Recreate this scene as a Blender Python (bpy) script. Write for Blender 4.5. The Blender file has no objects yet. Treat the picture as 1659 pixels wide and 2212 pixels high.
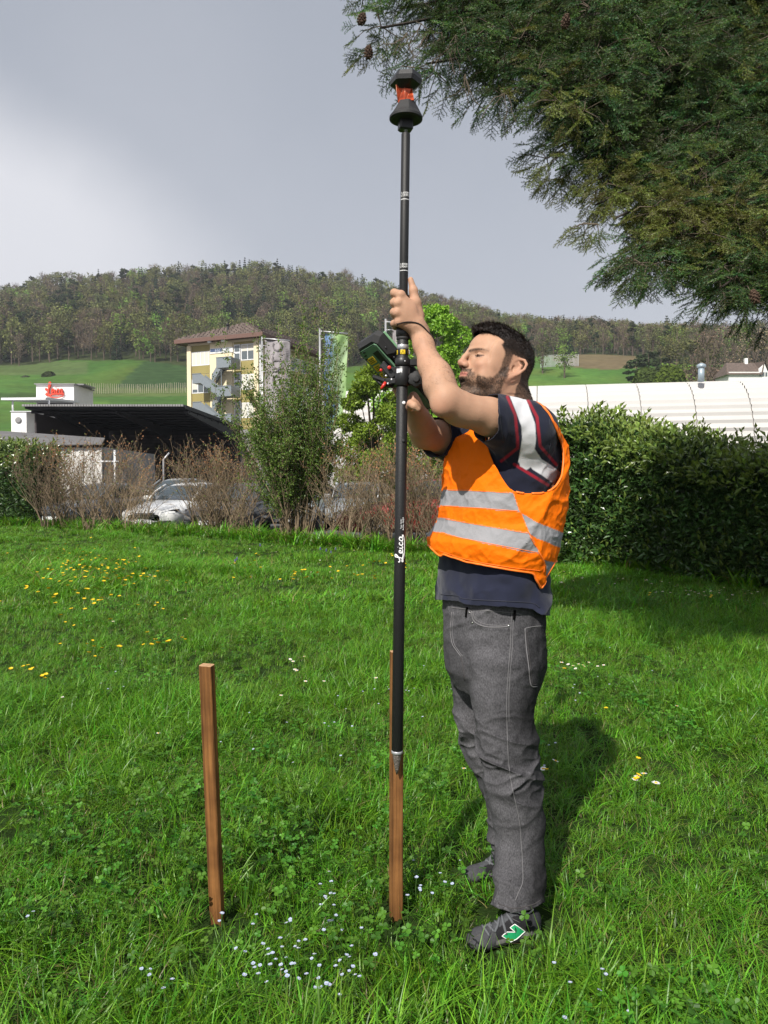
import bpy, bmesh, math, random
import numpy as np
from mathutils import Vector, Matrix, noise as mnoise
R = math.radians
SC = bpy.context.scene
COL = SC.collection
# ---------------------------------------------------------------- camera
CAM_H = 1.22; PITCH = R(2.0); FD = 1598.0; CX, CY = 829.5, 1106.0
cam_d = bpy.data.cameras.new('camera'); cam = bpy.data.objects.new('camera', cam_d); COL.objects.link(cam)
cam.location = (0, 0, CAM_H); cam.rotation_euler = (R(90) - PITCH, 0, 0)
cam_d.sensor_fit = 'VERTICAL'; cam_d.sensor_height = 24.0; cam_d.lens = 24.0 * FD / 2212.0
cam_d.clip_start = 0.05; cam_d.clip_end = 4000
SC.camera = cam
# ---------------------------------------------------------------- sun and sky
SUN_EL = R(43); SHX, SHY = 0.40, 0.917            # horizontal heading of the shadows
sd = bpy.data.lights.new('sun', 'SUN'); sd.energy = 4.6; sd.angle = R(0.6); sd.color = (1.0, 0.955, 0.88)
sun = bpy.data.objects.new('sun', sd); COL.objects.link(sun)
ldir = Vector((SHX * math.cos(SUN_EL), SHY * math.cos(SUN_EL), -math.sin(SUN_EL)))
sun.rotation_euler = ldir.to_track_quat('-Z', 'Y').to_euler()
world = bpy.data.worlds.new('World'); SC.world = world; world.use_nodes = True
def build_world():
    nt = world.node_tree; N = nt.nodes; L = nt.links; N.clear()
    out = N.new('ShaderNodeOutputWorld'); bg = N.new('ShaderNodeBackground'); bg.inputs[1].default_value = 1.0
    sky = N.new('ShaderNodeTexSky'); sky.sky_type = 'NISHITA'; sky.sun_disc = False
    sky.sun_elevation = SUN_EL; sky.sun_rotation = math.atan2(-SHX, -SHY); sky.altitude = 400
    sky.dust_density = 3.0; sky.air_density = 1.2
    sc1 = N.new('ShaderNodeMix'); sc1.data_type = 'RGBA'; sc1.blend_type = 'MULTIPLY'; sc1.inputs[0].default_value = 1
    L.new(sky.outputs[0], sc1.inputs[6]); sc1.inputs[7].default_value = (0.09, 0.09, 0.09, 1)
    tc = N.new('ShaderNodeTexCoord'); sep = N.new('ShaderNodeSeparateXYZ'); L.new(tc.outputs['Generated'], sep.inputs[0])
    ramp = N.new('ShaderNodeValToRGB'); L.new(sep.outputs[2], ramp.inputs[0])
    cr = ramp.color_ramp; cr.elements[0].position = 0.0; cr.elements[0].color = (0.505, 0.515, 0.55, 1)
    cr.elements[1].position = 0.55; cr.elements[1].color = (0.298, 0.322, 0.372, 1)
    e = cr.elements.new(0.28); e.color = (0.405, 0.425, 0.472, 1)
    nz = N.new('ShaderNodeTexNoise'); nz.inputs['Scale'].default_value = 2.2; nz.inputs['Detail'].default_value = 6
    L.new(tc.outputs['Generated'], nz.inputs[0])
    def m(op, a, b, c=None):
        n = N.new('ShaderNodeMath'); n.operation = op
        for i, v in enumerate((a, b, c)):
            if v is None: continue
            if isinstance(v, (int, float)): n.inputs[i].default_value = v
            else: L.new(v, n.inputs[i])
        return n.outputs[0]
    nn = m('MULTIPLY', m('SUBTRACT', nz.outputs[0], 0.5), 0.16)
    g = m('ADD', m('SUBTRACT', m('SUBTRACT', 0.20, m('MULTIPLY', sep.outputs[0], 0.56)), sep.outputs[2]), nn)
    mr = N.new('ShaderNodeMapRange'); mr.interpolation_type = 'SMOOTHSTEP'; L.new(g, mr.inputs[0])
    mr.inputs[1].default_value = -0.03; mr.inputs[2].default_value = 0.10
    mx = N.new('ShaderNodeMapRange'); mx.interpolation_type = 'SMOOTHSTEP'; L.new(sep.outputs[0], mx.inputs[0])
    mx.inputs[1].default_value = -0.05; mx.inputs[2].default_value = -0.42
    cf = m('MULTIPLY', mr.outputs[0], mx.outputs[0])
    wisp = m('MULTIPLY', m('MAXIMUM', m('SUBTRACT', nz.outputs[0], 0.42), 0.0), 0.5)
    cf = m('ADD', cf, wisp)
    mixc = N.new('ShaderNodeMix'); mixc.data_type = 'RGBA'; L.new(cf, mixc.inputs[0]); L.new(ramp.outputs[0], mixc.inputs[6])
    mixc.inputs[7].default_value = (0.65, 0.65, 0.68, 1)
    fin = N.new('ShaderNodeMix'); fin.data_type = 'RGBA'; fin.inputs[0].default_value = 0.90
    L.new(sc1.outputs[2], fin.inputs[6]); L.new(mixc.outputs[2], fin.inputs[7])
    L.new(fin.outputs[2], bg.inputs[0]); L.new(bg.outputs[0], out.inputs[0])
build_world()
vs = SC.view_settings; vs.view_transform = 'Standard'; vs.look = 'None'; vs.exposure = 0.38; vs.gamma = 1.0; vs.use_curve_mapping = False
SC.render.engine = 'CYCLES'
SC.cycles.max_bounces = 6; SC.cycles.diffuse_bounces = 3; SC.cycles.glossy_bounces = 3; SC.cycles.transmission_bounces = 5
SC.cycles.transparent_max_bounces = 8; SC.cycles.use_denoising = True; SC.cycles.denoiser = 'OPENIMAGEDENOISE'; SC.cycles.denoising_prefilter = 'ACCURATE'; SC.cycles.sample_clamp_indirect = 6

# ---------------------------------------------------------------- projecting photograph points to places
cp, sp = math.cos(PITCH), math.sin(PITCH)
def W(px, py, Y):
    a = (px - CX) / FD; b = -(py - CY) / FD
    d = Vector((a, cp + sp * b, -sp + cp * b))
    return Vector((0, 0, CAM_H)) + d * (Y / d.y)
def proj(P):                                       # numpy (n,3) -> photo coordinates
    P = np.asarray(P); x = P[:, 0]; y = P[:, 1]; z = P[:, 2] - CAM_H
    f = y * cp - z * sp; u = y * sp + z * cp
    return np.stack([CX + FD * x / f, CY - FD * u / f], 1)
def gY(py):                                        # distance of a point on flat ground seen at row py
    b = -(py - CY) / FD
    return CAM_H / -(-sp + cp * b) * (cp + sp * b)

# ---------------------------------------------------------------- objects
def tag(o, label=None, cat=None, group=None, kind=None):
    if label: o['label'] = label
    if cat: o['category'] = cat
    if group: o['group'] = group
    if kind: o['kind'] = kind
    return o
def empty(name, loc=(0, 0, 0), label=None, cat=None, group=None, rz=0):
    o = bpy.data.objects.new(name, None); COL.objects.link(o); o.location = loc; o.rotation_euler = (0, 0, rz)
    o.empty_display_size = 0.1
    return tag(o, label, cat, group)
def mesh_np(name, V, F, mats=(), idx=None, smooth=True, colors=None, F3=None):
    """V (n,3); F (m,4) quads and F3 (k,3) triangles"""
    me = bpy.data.meshes.new(name); V = np.asarray(V, np.float32)
    nq = 0 if F is None else len(F); nt_ = 0 if F3 is None else len(F3)
    me.vertices.add(len(V)); me.vertices.foreach_set('co', V.ravel())
    loops = []
    if nq: loops.append(np.asarray(F, np.int32).ravel())
    if nt_: loops.append(np.asarray(F3, np.int32).ravel())
    loops = np.concatenate(loops); me.loops.add(len(loops)); me.loops.foreach_set('vertex_index', loops)
    me.polygons.add(nq + nt_)
    st = np.concatenate([np.arange(nq) * 4, nq * 4 + np.arange(nt_) * 3]).astype(np.int32)
    me.polygons.foreach_set('loop_start', st)
    me.polygons.foreach_set('use_smooth', np.full(nq + nt_, smooth, dtype=bool))
    for m in mats: me.materials.append(m)
    if idx is not None: me.polygons.foreach_set('material_index', np.asarray(idx, np.int32))
    if colors is not None:
        ca = me.color_attributes.new('Col', 'FLOAT_COLOR', 'POINT')
        c4 = np.ones((len(V), 4), np.float32); c4[:, :3] = colors; ca.data.foreach_set('color', c4.ravel())
    me.update(calc_edges=True); me.validate()
    return me
def link(name, me, parent=None, loc=None, rot=None):
    o = bpy.data.objects.new(name, me); COL.objects.link(o)
    if parent is not None: o.parent = parent
    if loc is not None: o.location = loc
    if rot is not None: o.rotation_euler = rot
    return o
class MB:
    """collects simple shapes and links them as ONE mesh object"""
    def __init__(s): s.v = []; s.f = []; s.mi = []; s.sm = []
    def add(s, vs, fs, mi=0, sm=False):
        b = len(s.v); s.v += [tuple(p) for p in vs]; s.f += [tuple(i + b for i in f) for f in fs]
        s.mi += [mi] * len(fs); s.sm += [sm] * len(fs); return s
    def box(s, lo, hi, mi=0, M=None):
        x0, y0, z0 = lo; x1, y1, z1 = hi
        P = [Vector(p) for p in ((x0,y0,z0),(x1,y0,z0),(x1,y1,z0),(x0,y1,z0),(x0,y0,z1),(x1,y0,z1),(x1,y1,z1),(x0,y1,z1))]
        if M is not None: P = [M @ p for p in P]
        return s.add(P, [(0,3,2,1),(4,5,6,7),(0,1,5,4),(1,2,6,5),(2,3,7,6),(3,0,4,7)], mi)
    def cbox(s, c, size, mi=0, M=None, bev=0.0):
        hx, hy, hz = size[0]/2, size[1]/2, size[2]/2
        if bev <= 0:
            MM = Matrix.Translation(c) @ (M if M is not None else Matrix.Identity(4))
            return s.box((-hx,-hy,-hz),(hx,hy,hz),mi,MM)
        MM = Matrix.Translation(c) @ (M if M is not None else Matrix.Identity(4))
        # rounded outline in xy (8-gon), chamfered in z
        def ring(ix, z):
            a, b_, c_ = hx-ix, hy-ix, bev
            return [(-a+c_,-b_,z),(a-c_,-b_,z),(a,-b_+c_,z),(a,b_-c_,z),(a-c_,b_,z),(-a+c_,b_,z),(-a,b_-c_,z),(-a,-b_+c_,z)]
        rs = [ring(bev*.7,-hz), ring(0,-hz+bev), ring(0,hz-bev), ring(bev*.7,hz)]
        P = [MM @ Vector(p) for r in rs for p in r]; F = []
        for k in range(3):
            for i in range(8):
                j=(i+1)%8; F.append((k*8+i,k*8+j,k*8+8+j,k*8+8+i))
        F.append(tuple(range(7,-1,-1))); F.append(tuple(range(24,32)))
        return s.add(P, F, mi)
    def tube(s, pts, r, n=8, mi=0, cap=True, sm=True, sx=1.0):
        pts = [Vector(p) for p in pts]; rr = r if hasattr(r,'__len__') else [r]*len(pts)
        P = []; F = []; up = None
        for i, p in enumerate(pts):
            t = (pts[min(i+1,len(pts)-1)] - pts[max(i-1,0)]);
            t = t.normalized() if t.length > 1e-9 else Vector((0,0,1))
            if up is None: up = Vector((0,0,1)) if abs(t.z) < .9 else Vector((1,0,0))
            x = t.cross(up).normalized(); up = x.cross(t).normalized()
            for k in range(n):
                a = 2*math.pi*k/n; P.append(p + (x*math.cos(a)*sx + up*math.sin(a))*rr[i])
        for i in range(len(pts)-1):
            for k in range(n):
                j=(k+1)%n; F.append((i*n+k,i*n+j,i*n+n+j,i*n+n+k))
        if cap: F.append(tuple(range(n-1,-1,-1))); F.append(tuple((len(pts)-1)*n+k for k in range(n)))
        return s.add(P, F, mi, sm)
    def lathe(s, prof, n=20, mi=0, M=None, sm=True, a0=0.0):
        P = []; F = []
        for (r, z) in prof:
            for k in range(n):
                a = a0 + 2*math.pi*k/n; p = Vector((r*math.cos(a), r*math.sin(a), z)); P.append(M @ p if M is not None else p)
        for i in range(len(prof)-1):
            for k in range(n):
                j=(k+1)%n; F.append((i*n+k,i*n+j,i*n+n+j,i*n+n+k))
        F.append(tuple(range(n-1,-1,-1))); F.append(tuple((len(prof)-1)*n+k for k in range(n)))
        return s.add(P, F, mi, sm)
    def prism(s, poly, y0, y1, mi=0, M=None):
        """polygon (x,z) extruded along y"""
        n = len(poly); P = [Vector((x,y0,z)) for x,z in poly]+[Vector((x,y1,z)) for x,z in poly]
        if M is not None: P = [M @ p for p in P]
        F = [tuple(range(n)), tuple(range(2*n-1,n-1,-1))]+[(i,i+n,(i+1)%n+n,(i+1)%n) for i in range(n)]
        return s.add(P, F, mi)
    def quad(s, a, b, c, d, mi=0): return s.add([a,b,c,d], [(0,1,2,3)], mi)
    def mesh(s, name, mats):
        me = bpy.data.meshes.new(name); me.from_pydata(s.v, [], s.f)
        for m in (mats if isinstance(mats,(list,tuple)) else [mats]): me.materials.append(m)
        me.polygons.foreach_set('material_index', s.mi); me.polygons.foreach_set('use_smooth', s.sm)
        me.update(); return me
    def build(s, name, mats, parent=None, loc=None, rot=None):
        return link(name, s.mesh(name, mats), parent, loc, rot)
def copy_tree(o, parent=None):
    c = o.copy(); COL.objects.link(c)
    if parent is not None: c.parent = parent
    for ch in list(o.children): copy_tree(ch, c)
    return c

# ---------------------------------------------------------------- materials
def mat(name, col=(.5,.5,.5), rough=.7, metal=0.0, spec=0.5, var=0.0, vscale=5.0, bump=0.0, bscale=20.0, attr=None,
        trans=0.0, coat=0.0, obj=True, sheen=0.0, alpha=None, rnd=0.0, detail=4, sub=0.0, tcol=None, hue=None, stretch=None):
    """procedural principled material; var darkens/lightens the colour by noise, bump adds relief,
    trans mixes in a translucent shader, rnd varies value per object"""
    m = bpy.data.materials.new(name); m.use_nodes = True; nt = m.node_tree; N = nt.nodes; L = nt.links
    p = N['Principled BSDF']; out = N['Material Output']
    p.inputs['Roughness'].default_value = rough; p.inputs['Metallic'].default_value = metal
    p.inputs['Specular IOR Level'].default_value = spec; p.inputs['Coat Weight'].default_value = coat
    if sheen: p.inputs['Sheen Weight'].default_value = sheen
    if sub:
        p.inputs['Subsurface Weight'].default_value = sub; p.inputs['Subsurface Radius'].default_value = (.012,.005,.003); p.inputs['Subsurface Scale'].default_value = 0.5
    tc = N.new('ShaderNodeTexCoord'); vec = tc.outputs['Object']
    if stretch:
        mp = N.new('ShaderNodeMapping'); L.new(vec, mp.inputs[0]); mp.inputs['Scale'].default_value = stretch; vec = mp.outputs[0]
    if attr:
        a = N.new('ShaderNodeAttribute'); a.attribute_name = attr; c = a.outputs['Color']
    else:
        rgb = N.new('ShaderNodeRGB'); rgb.outputs[0].default_value = (*col, 1); c = rgb.outputs[0]
    if var or rnd:
        hs = N.new('ShaderNodeHueSaturation'); L.new(c, hs.inputs['Color'])
        val = None
        if var:
            nz = N.new('ShaderNodeTexNoise'); nz.inputs['Scale'].default_value = vscale; nz.inputs['Detail'].default_value = detail
            L.new(vec, nz.inputs['Vector'])
            mr = N.new('ShaderNodeMapRange'); L.new(nz.outputs[0], mr.inputs[0]); mr.inputs[1].default_value = .25; mr.inputs[2].default_value = .75
            mr.inputs[3].default_value = 1-var; mr.inputs[4].default_value = 1+var; val = mr.outputs[0]
        if rnd:
            oi = N.new('ShaderNodeObjectInfo'); mr2 = N.new('ShaderNodeMapRange'); L.new(oi.outputs['Random'], mr2.inputs[0])
            mr2.inputs[3].default_value = 1-rnd; mr2.inputs[4].default_value = 1+rnd
            if val is None: val = mr2.outputs[0]
            else:
                mu = N.new('ShaderNodeMath'); mu.operation = 'MULTIPLY'; L.new(val, mu.inputs[0]); L.new(mr2.outputs[0], mu.inputs[1]); val = mu.outputs[0]
            if hue:
                mh = N.new('ShaderNodeMapRange'); L.new(oi.outputs['Random'], mh.inputs[0]); mh.inputs[3].default_value = .5-hue; mh.inputs[4].default_value = .5+hue
                L.new(mh.outputs[0], hs.inputs['Hue'])
        L.new(val, hs.inputs['Value']); c = hs.outputs[0]
    L.new(c, p.inputs['Base Color'])
    if bump:
        nb = N.new('ShaderNodeTexNoise'); nb.inputs['Scale'].default_value = bscale; nb.inputs['Detail'].default_value = 3
        L.new(vec, nb.inputs['Vector']); bp = N.new('ShaderNodeBump'); bp.inputs['Strength'].default_value = bump; bp.inputs['Distance'].default_value = .01
        L.new(nb.outputs[0], bp.inputs['Height']); L.new(bp.outputs[0], p.inputs['Normal'])
    if trans:
        tr = N.new('ShaderNodeBsdfTranslucent')
        if tcol:
            mxx = N.new('ShaderNodeMix'); mxx.data_type = 'RGBA'; mxx.blend_type = 'MULTIPLY'; mxx.inputs[0].default_value = 1
            L.new(c, mxx.inputs[6]); mxx.inputs[7].default_value = (*tcol, 1); L.new(mxx.outputs[2], tr.inputs[0])
        else: L.new(c, tr.inputs[0])
        ms = N.new('ShaderNodeMixShader'); ms.inputs[0].default_value = trans
        L.new(p.outputs[0], ms.inputs[1]); L.new(tr.outputs[0], ms.inputs[2]); L.new(ms.outputs[0], out.inputs[0])
    return m
def scatter(name, protos, P, scale, rot, pick, label, cat, mats_extra=None, parent=None):
    """ONE stuff object: protos instanced on points by geometry nodes. P (n,3), scale (n,), rot (n,3), pick (n,) int"""
    c = bpy.data.collections.new('sources_' + name)
    for i, me in enumerate(protos):
        o = bpy.data.objects.new('%s_source_%02d' % (name, i), me); c.objects.link(o)
    me = bpy.data.meshes.new(name); n = len(P); me.vertices.add(n); me.vertices.foreach_set('co', np.asarray(P, np.float32).ravel())
    a = me.attributes.new('sc', 'FLOAT', 'POINT'); a.data.foreach_set('value', np.asarray(scale, np.float32))
    a = me.attributes.new('ro', 'FLOAT_VECTOR', 'POINT'); a.data.foreach_set('vector', np.asarray(rot, np.float32).ravel())
    a = me.attributes.new('pk', 'INT', 'POINT'); a.data.foreach_set('value', np.asarray(pick, np.int32))
    o = link(name, me, parent)
    ng = bpy.data.node_groups.new(name + '_scatter', 'GeometryNodeTree')
    ng.interface.new_socket('Geometry', in_out='INPUT', socket_type='NodeSocketGeometry'); ng.interface.new_socket('Geometry', in_out='OUTPUT', socket_type='NodeSocketGeometry')
    N = ng.nodes; L = ng.links; gi = N.new('NodeGroupInput'); go = N.new('NodeGroupOutput')
    ci = N.new('GeometryNodeCollectionInfo'); ci.inputs[0].default_value = c; ci.inputs['Separate Children'].default_value = True; ci.inputs['Reset Children'].default_value = True
    ip = N.new('GeometryNodeInstanceOnPoints'); ip.inputs['Pick Instance'].default_value = True
    def na(nm, t):
        x = N.new('GeometryNodeInputNamedAttribute'); x.data_type = t; x.inputs[0].default_value = nm; return x.outputs[0]
    L.new(gi.outputs[0], ip.inputs['Points']); L.new(ci.outputs[0], ip.inputs['Instance']); L.new(na('pk','INT'), ip.inputs['Instance Index'])
    L.new(na('ro','FLOAT_VECTOR'), ip.inputs['Rotation']); L.new(na('sc','FLOAT'), ip.inputs['Scale']); L.new(ip.outputs[0], go.inputs[0])
    md = o.modifiers.new('scatter', 'NODES'); md.node_group = ng
    tag(o, label, cat, kind='stuff'); return o
rng = np.random.default_rng(7)
random.seed(11)
def fbm(P, sc=1.0, oct=3, seed=0.0):
    return np.array([mnoise.fractal(Vector((p[0]*sc+seed, p[1]*sc+seed*1.3, p[2]*sc-seed)), 1.0, 2.0, oct) for p in P])
# fast vectorised value noise
_pt = rng.random((64,64,64)).astype(np.float32)
def vnoise(P, sc=1.0, off=0.0):
    Q = np.asarray(P, np.float32)*sc + off; i = np.floor(Q).astype(int); f = Q - i; f = f*f*(3-2*f); i &= 63; j = (i+1)&63
    x0,y0,z0 = i[...,0],i[...,1],i[...,2]; x1,y1,z1 = j[...,0],j[...,1],j[...,2]; fx,fy,fz = f[...,0],f[...,1],f[...,2]
    a = _pt[x0,y0,z0]*(1-fx)+_pt[x1,y0,z0]*fx; b = _pt[x0,y1,z0]*(1-fx)+_pt[x1,y1,z0]*fx
    c = _pt[x0,y0,z1]*(1-fx)+_pt[x1,y0,z1]*fx; d = _pt[x0,y1,z1]*(1-fx)+_pt[x1,y1,z1]*fx
    return ((a*(1-fy)+b*fy)*(1-fz)+(c*(1-fy)+d*fy)*fz)*2-1
def vfbm(P, sc=1.0, oct=4, off=0.0):
    r = 0; a = 1.0; t = 0
    for k in range(oct): r = r + a*vnoise(P, sc, off+k*7.3); t += a; a *= .5; sc *= 2.03
    return r/t
def A(v): return np.array(v, float)
def thick(o, t, off=-1):
    md = o.modifiers.new('cloth', 'SOLIDIFY'); md.thickness = t; md.offset = off; return o
# ================================================================ TERRAIN
BX = np.array([-900,-400,0,100,200,300,400,520,600,700,800,900,1000,1100,1200,1300,1400,1500,1659,2100,2600.])
GR = np.array([760,705,684,658,650,640,636,630,636,650,664,694,704,738,746,742,756,756,772,790,800.])   # row of the ridge ground at 450 m
def hz(row, Y): return CAM_H + (1050.2-row)/FD*Y
def terrain_z(x, y):
    x = np.asarray(x, float); y = np.asarray(y, float); yy = np.maximum(y, 30)
    bx = CX + FD*x/yy; ridge = hz(np.interp(bx, BX, GR), 450.)
    t = np.clip((bx-900)/200, 0, 1)
    z130 = 11.0*(1-t)+8*t; z200 = 25*(1-t)+23.5*t; z260 = 42*(1-t)+43*t; z300 = 57*(1-t)+54*t
    ks = [88, 105, 130, 200, 260, 300, 450, 520, 900]
    vs_ = [0*ridge, 0*ridge+3.0, z130+0*ridge, z200+0*ridge, z260+0*ridge, z300+0*ridge, ridge, ridge-14, ridge-60]
    z = np.zeros_like(x+y)
    for k in range(len(ks)-1):
        a, b = ks[k], ks[k+1]; m = (y >= a) & (y < b); f = (y-a)/(b-a)
        z = np.where(m, vs_[k]*(1-f)+vs_[k+1]*f, z)
    z = np.where(y >= 900, vs_[-1], z)
    P = np.stack([x, y, 0*x], -1)
    return z + np.clip((y-100)/100, 0, 1)*vfbm(P, 1/45., 3)*3.0
M_asph = mat('asphalt', (.075,.075,.078), .9, var=.25, vscale=3, bump=.3, bscale=120)
M_meadow = mat('meadow', attr='Col', rough=.9, spec=.1, var=.22, vscale=.35, bump=.5, bscale=3)
def build_ground():
    # flat sheet (car park and yard) out to the foot of the hill
    mb = MB(); mb.quad((-160,-30,-.11),(160,-30,-.11),(160,90,-.11),(-160,90,-.11))
    tag(mb.build('ground', M_asph), 'grey asphalt car park and yard behind the hedges', kind='structure')
    bxs = np.arange(-900, 2600, 9.0); ys = np.concatenate([np.arange(86, 310, 2.0), np.arange(310, 470, 5.0), np.arange(470, 900, 20.0)])
    B, Yg = np.meshgrid(bxs, ys); X = (B-CX)/FD*Yg; Z = terrain_z(X, Yg) - .115
    n, m = B.shape; V = np.stack([X, Yg, Z], -1).reshape(-1, 3)
    i = (np.arange(n-1)[:,None]*m+np.arange(m-1)[None]).ravel(); F = np.stack([i, i+1, i+m+1, i+m], 1)
    D = proj(V); dx, dy = D[:,0], D[:,1]; nz = vfbm(V, 1/30., 3)
    c = np.tile(np.array([.066,.128,.024]), (len(V),1)) * (1+.55*nz[:,None]); c[:,0] *= 1+.35*vfbm(V, 1/14., 3, 9.)
    c2 = np.array([.055,.115,.035]); Yv = V[:,1]
    def paint(mask, col, a=1.0):
        c[mask] = c[mask]*(1-a)+np.array(col)*a
    edge = vfbm(V, 1/12., 2)*4
    # vineyard blocks on the left slope
    vine = (dx>248+edge-(dy-838)*1.1) & (dx<470) & (dy<838+edge*.3) ; paint(vine & (Yv<300), (.036,.072,.024), .9)
    row = (np.sin((dy*.9+dx*.02)*1.25)>.35) & vine; paint(row, (.022,.045,.016), .6)
    v2 = (dx>190) & (dx<470) & (dy>840+edge*.3) & (dy<856); paint(v2, (.10,.13,.045), .6)
    v3 = (dx>235) & (dx<480) & (dy>=858+edge); paint(v3, (.048,.105,.021), .8)
    v5 = (dx<190) & (dy<808+edge) & (dy>780); paint(v5, (.10,.12,.05), .5)
    paint((dx<120)&(dy>848+edge)&(dy<858+edge), (.03,.05,.015), .7)
    # brown ploughed field on the right slope
    u = (dx-1282)/92.; w = (dy-778-(dx-1282)*.06)/19.
    fld = (u*u+w*w+edge*.03 < 1) | ((dx>1282)&(dx<1378)&(dy>764)&(dy<795)); paint(fld & (dx<1390), (.145,.105,.06), .9)
    c = c*(1+.12*vfbm(V*np.array([1,1,0]), 1/6., 2)[:,None]); lim_ = np.interp(dx, [-500,0,150,400,700,900,1000,1160,1380,1420,2300], [272,268,272,264,262,275,300,308,306,262,262]); paint(Yv > lim_+2+edge*.5, (.040,.052,.018))
    me = mesh_np('hill', V, F, [M_meadow], colors=np.clip(c, .01, 1)); tag(link('hill', me), 'green hill slope with meadows and vineyard rows rising to the wooded ridge', kind='structure')
build_ground()

# lawn
HEDGE = [((dx-CX)/FD*gY(dy), gY(dy)) for dx, dy in ((-150,1123),(0,1133),(250,1148),(500,1164),(850,1192),(1200,1217),(1659,1270),(1900,1310))]     # foot of the hedges
HEDGE = [(-60,HEDGE[0][1]+12)]+HEDGE+[(12,2.0)]
def hedge_y(x): return np.interp(x, [p[0] for p in HEDGE], [p[1] for p in HEDGE])
def lawn_z(x, y):
    x = np.asarray(x, float); y = np.asarray(y, float); P = np.stack([x, y, 0*x], -1)
    near = np.clip((np.hypot(x-.15, y-2.1)-.7)/1.2, 0, 1)
    return (.035*vfbm(P, .55, 3, 3.0) + .012*vfbm(P, 2.6, 2, 9.0))*near
M_soil = mat('lawn_soil', (.020,.038,.009), 1.0, spec=.05, var=.4, vscale=9, bump=.8, bscale=60)
def build_lawn():
    xs = np.arange(-19, 13, .16); ts = np.concatenate([np.linspace(0,1,130)])
    X, T = np.meshgrid(xs, ts); Yf = hedge_y(X)+.5; Y = -2 + (Yf+2)*T; Z = lawn_z(X, Y)
    n, m = X.shape; V = np.stack([X, Y, Z], -1).reshape(-1,3); i = (np.arange(n-1)[:,None]*m+np.arange(m-1)[None]).ravel()
    me = mesh_np('lawn', V, np.stack([i,i+1,i+m+1,i+m],1), [M_soil]); tag(link('lawn', me), 'soil of the lawn under the long grass', kind='structure')
build_lawn()

# ================================================================ GRASS
M_grass = mat('grass_blade', attr='Col', rough=.42, spec=.45, var=.25, vscale=1.3, rnd=.28, hue=.018, trans=.34, tcol=(1.25,1.15,.6))
M_leafc = mat('clover_leaf', attr='Col', rough=.5, spec=.4, rnd=.3, hue=.015, trans=.35, tcol=(1.2,1.15,.6))
def blade_arrays(n, rad, hmin, hmax, w, lean, r, seg=4):
    V = []; F4 = []; F3 = []; C = []; base = 0
    for _ in range(n):
        a = r.random()*6.283; rr = rad*math.sqrt(r.random()); bx, by = rr*math.cos(a), rr*math.sin(a)
        h = hmin+(hmax-hmin)*r.random()**1.3; yaw = r.random()*6.283; ln = lean*(.3+1.2*r.random())
        dx, dy = math.cos(yaw), math.sin(yaw); px, py = -dy, dx; tw = (r.random()-.5)*1.2
        wd = w*(.6+.7*r.random()); g = .75+.5*r.random(); dry = r.random() < .05
        if dry: col = np.array([.22,.19,.07])*g
        else:
            yel = r.random()
            col = (np.array([.052,.190,.010])*(1-yel)+np.array([.180,.375,.020])*yel)*g*(.75+.5*r.random())
        for s in range(seg):
            t = s/seg; out = ln*h*t*t; z = h*(t-.28*ln*t*t); ww = wd*(1-.75*t**1.6)*.5
            qx, qy = px*math.cos(tw*t)+dx*math.sin(tw*t), py*math.cos(tw*t)+dy*math.sin(tw*t)
            V += [(bx+dx*out-qx*ww, by+dy*out-qy*ww, z), (bx+dx*out+qx*ww, by+dy*out+qy*ww, z+ww*.3)]
            C += [col, col]
        V.append((bx+dx*ln*h*1.05, by+dy*ln*h*1.05, h*(1-.30*ln))); C.append(col)
        for s in range(seg-1):
            b = base+2*s; F4.append((b, b+1, b+3, b+2))
        b = base+2*(seg-1); F3.append((b, b+1, b+2)); base += 2*seg+1
    return V, F4, F3, C
def tuft(seed, n, rad, hmin, hmax, w, lean, seg=4):
    r = random.Random(seed); V, F4, F3, C = blade_arrays(n, rad, hmin, hmax, w, lean, r, seg)
    return mesh_np('grass_tuft', V, F4, [M_grass], colors=C, F3=F3)
def clover(seed, n=9, rad=.045):
    r = random.Random(seed); mb = MB(); cols = []
    for _ in range(n):
        a = r.random()*6.283; rr = rad*math.sqrt(r.random()); h = .035+.055*r.random(); top = Vector((rr*math.cos(a)*1.5, rr*math.sin(a)*1.5, h))
        g = .8+.45*r.random(); yel = r.random(); col = (np.array([.040,.145,.012])*(1-yel)+np.array([.105,.245,.020])*yel)*g
        nb = len(mb.v); mb.tube([(rr*math.cos(a),rr*math.sin(a),0), top], .0008, 3, cap=False)
        tilt = Vector((r.uniform(-.5,.5), r.uniform(-.5,.5), 1)).normalized(); x = tilt.orthogonal().normalized(); y = tilt.cross(x); y0 = r.random()*6.28; sz = .0055*(.7+.7*r.random())
        for k in range(3):
            an = y0+k*2.094; d = x*math.cos(an)+y*math.sin(an); e = tilt.cross(d)
            cen = top+d*sz; pts = [top]; 
            for q in (-.85,-.95,-.5,0,.5,.95,.85):
                pass
            ring = [(0.1,0),(.55,-.72),(1.25,-.86),(1.75,-.5),(1.62,0),(1.75,.5),(1.25,.86),(.55,.72)]
            P = [top+d*(sz*u)+e*(sz*v)+tilt*(sz*.35*abs(v)) for u,v in ring]
            mb.add(P, [(0,1,2,3,4),(0,4,5,6,7)])
        cols += [col]*(len(mb.v)-nb)
    me = mb.mesh('clover_tuft', M_leafc); ca = me.color_attributes.new('Col','FLOAT_COLOR','POINT'); c4 = np.ones((len(cols),4),np.float32); c4[:,:3]=cols; ca.data.foreach_set('color', c4.ravel())
    return me
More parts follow.
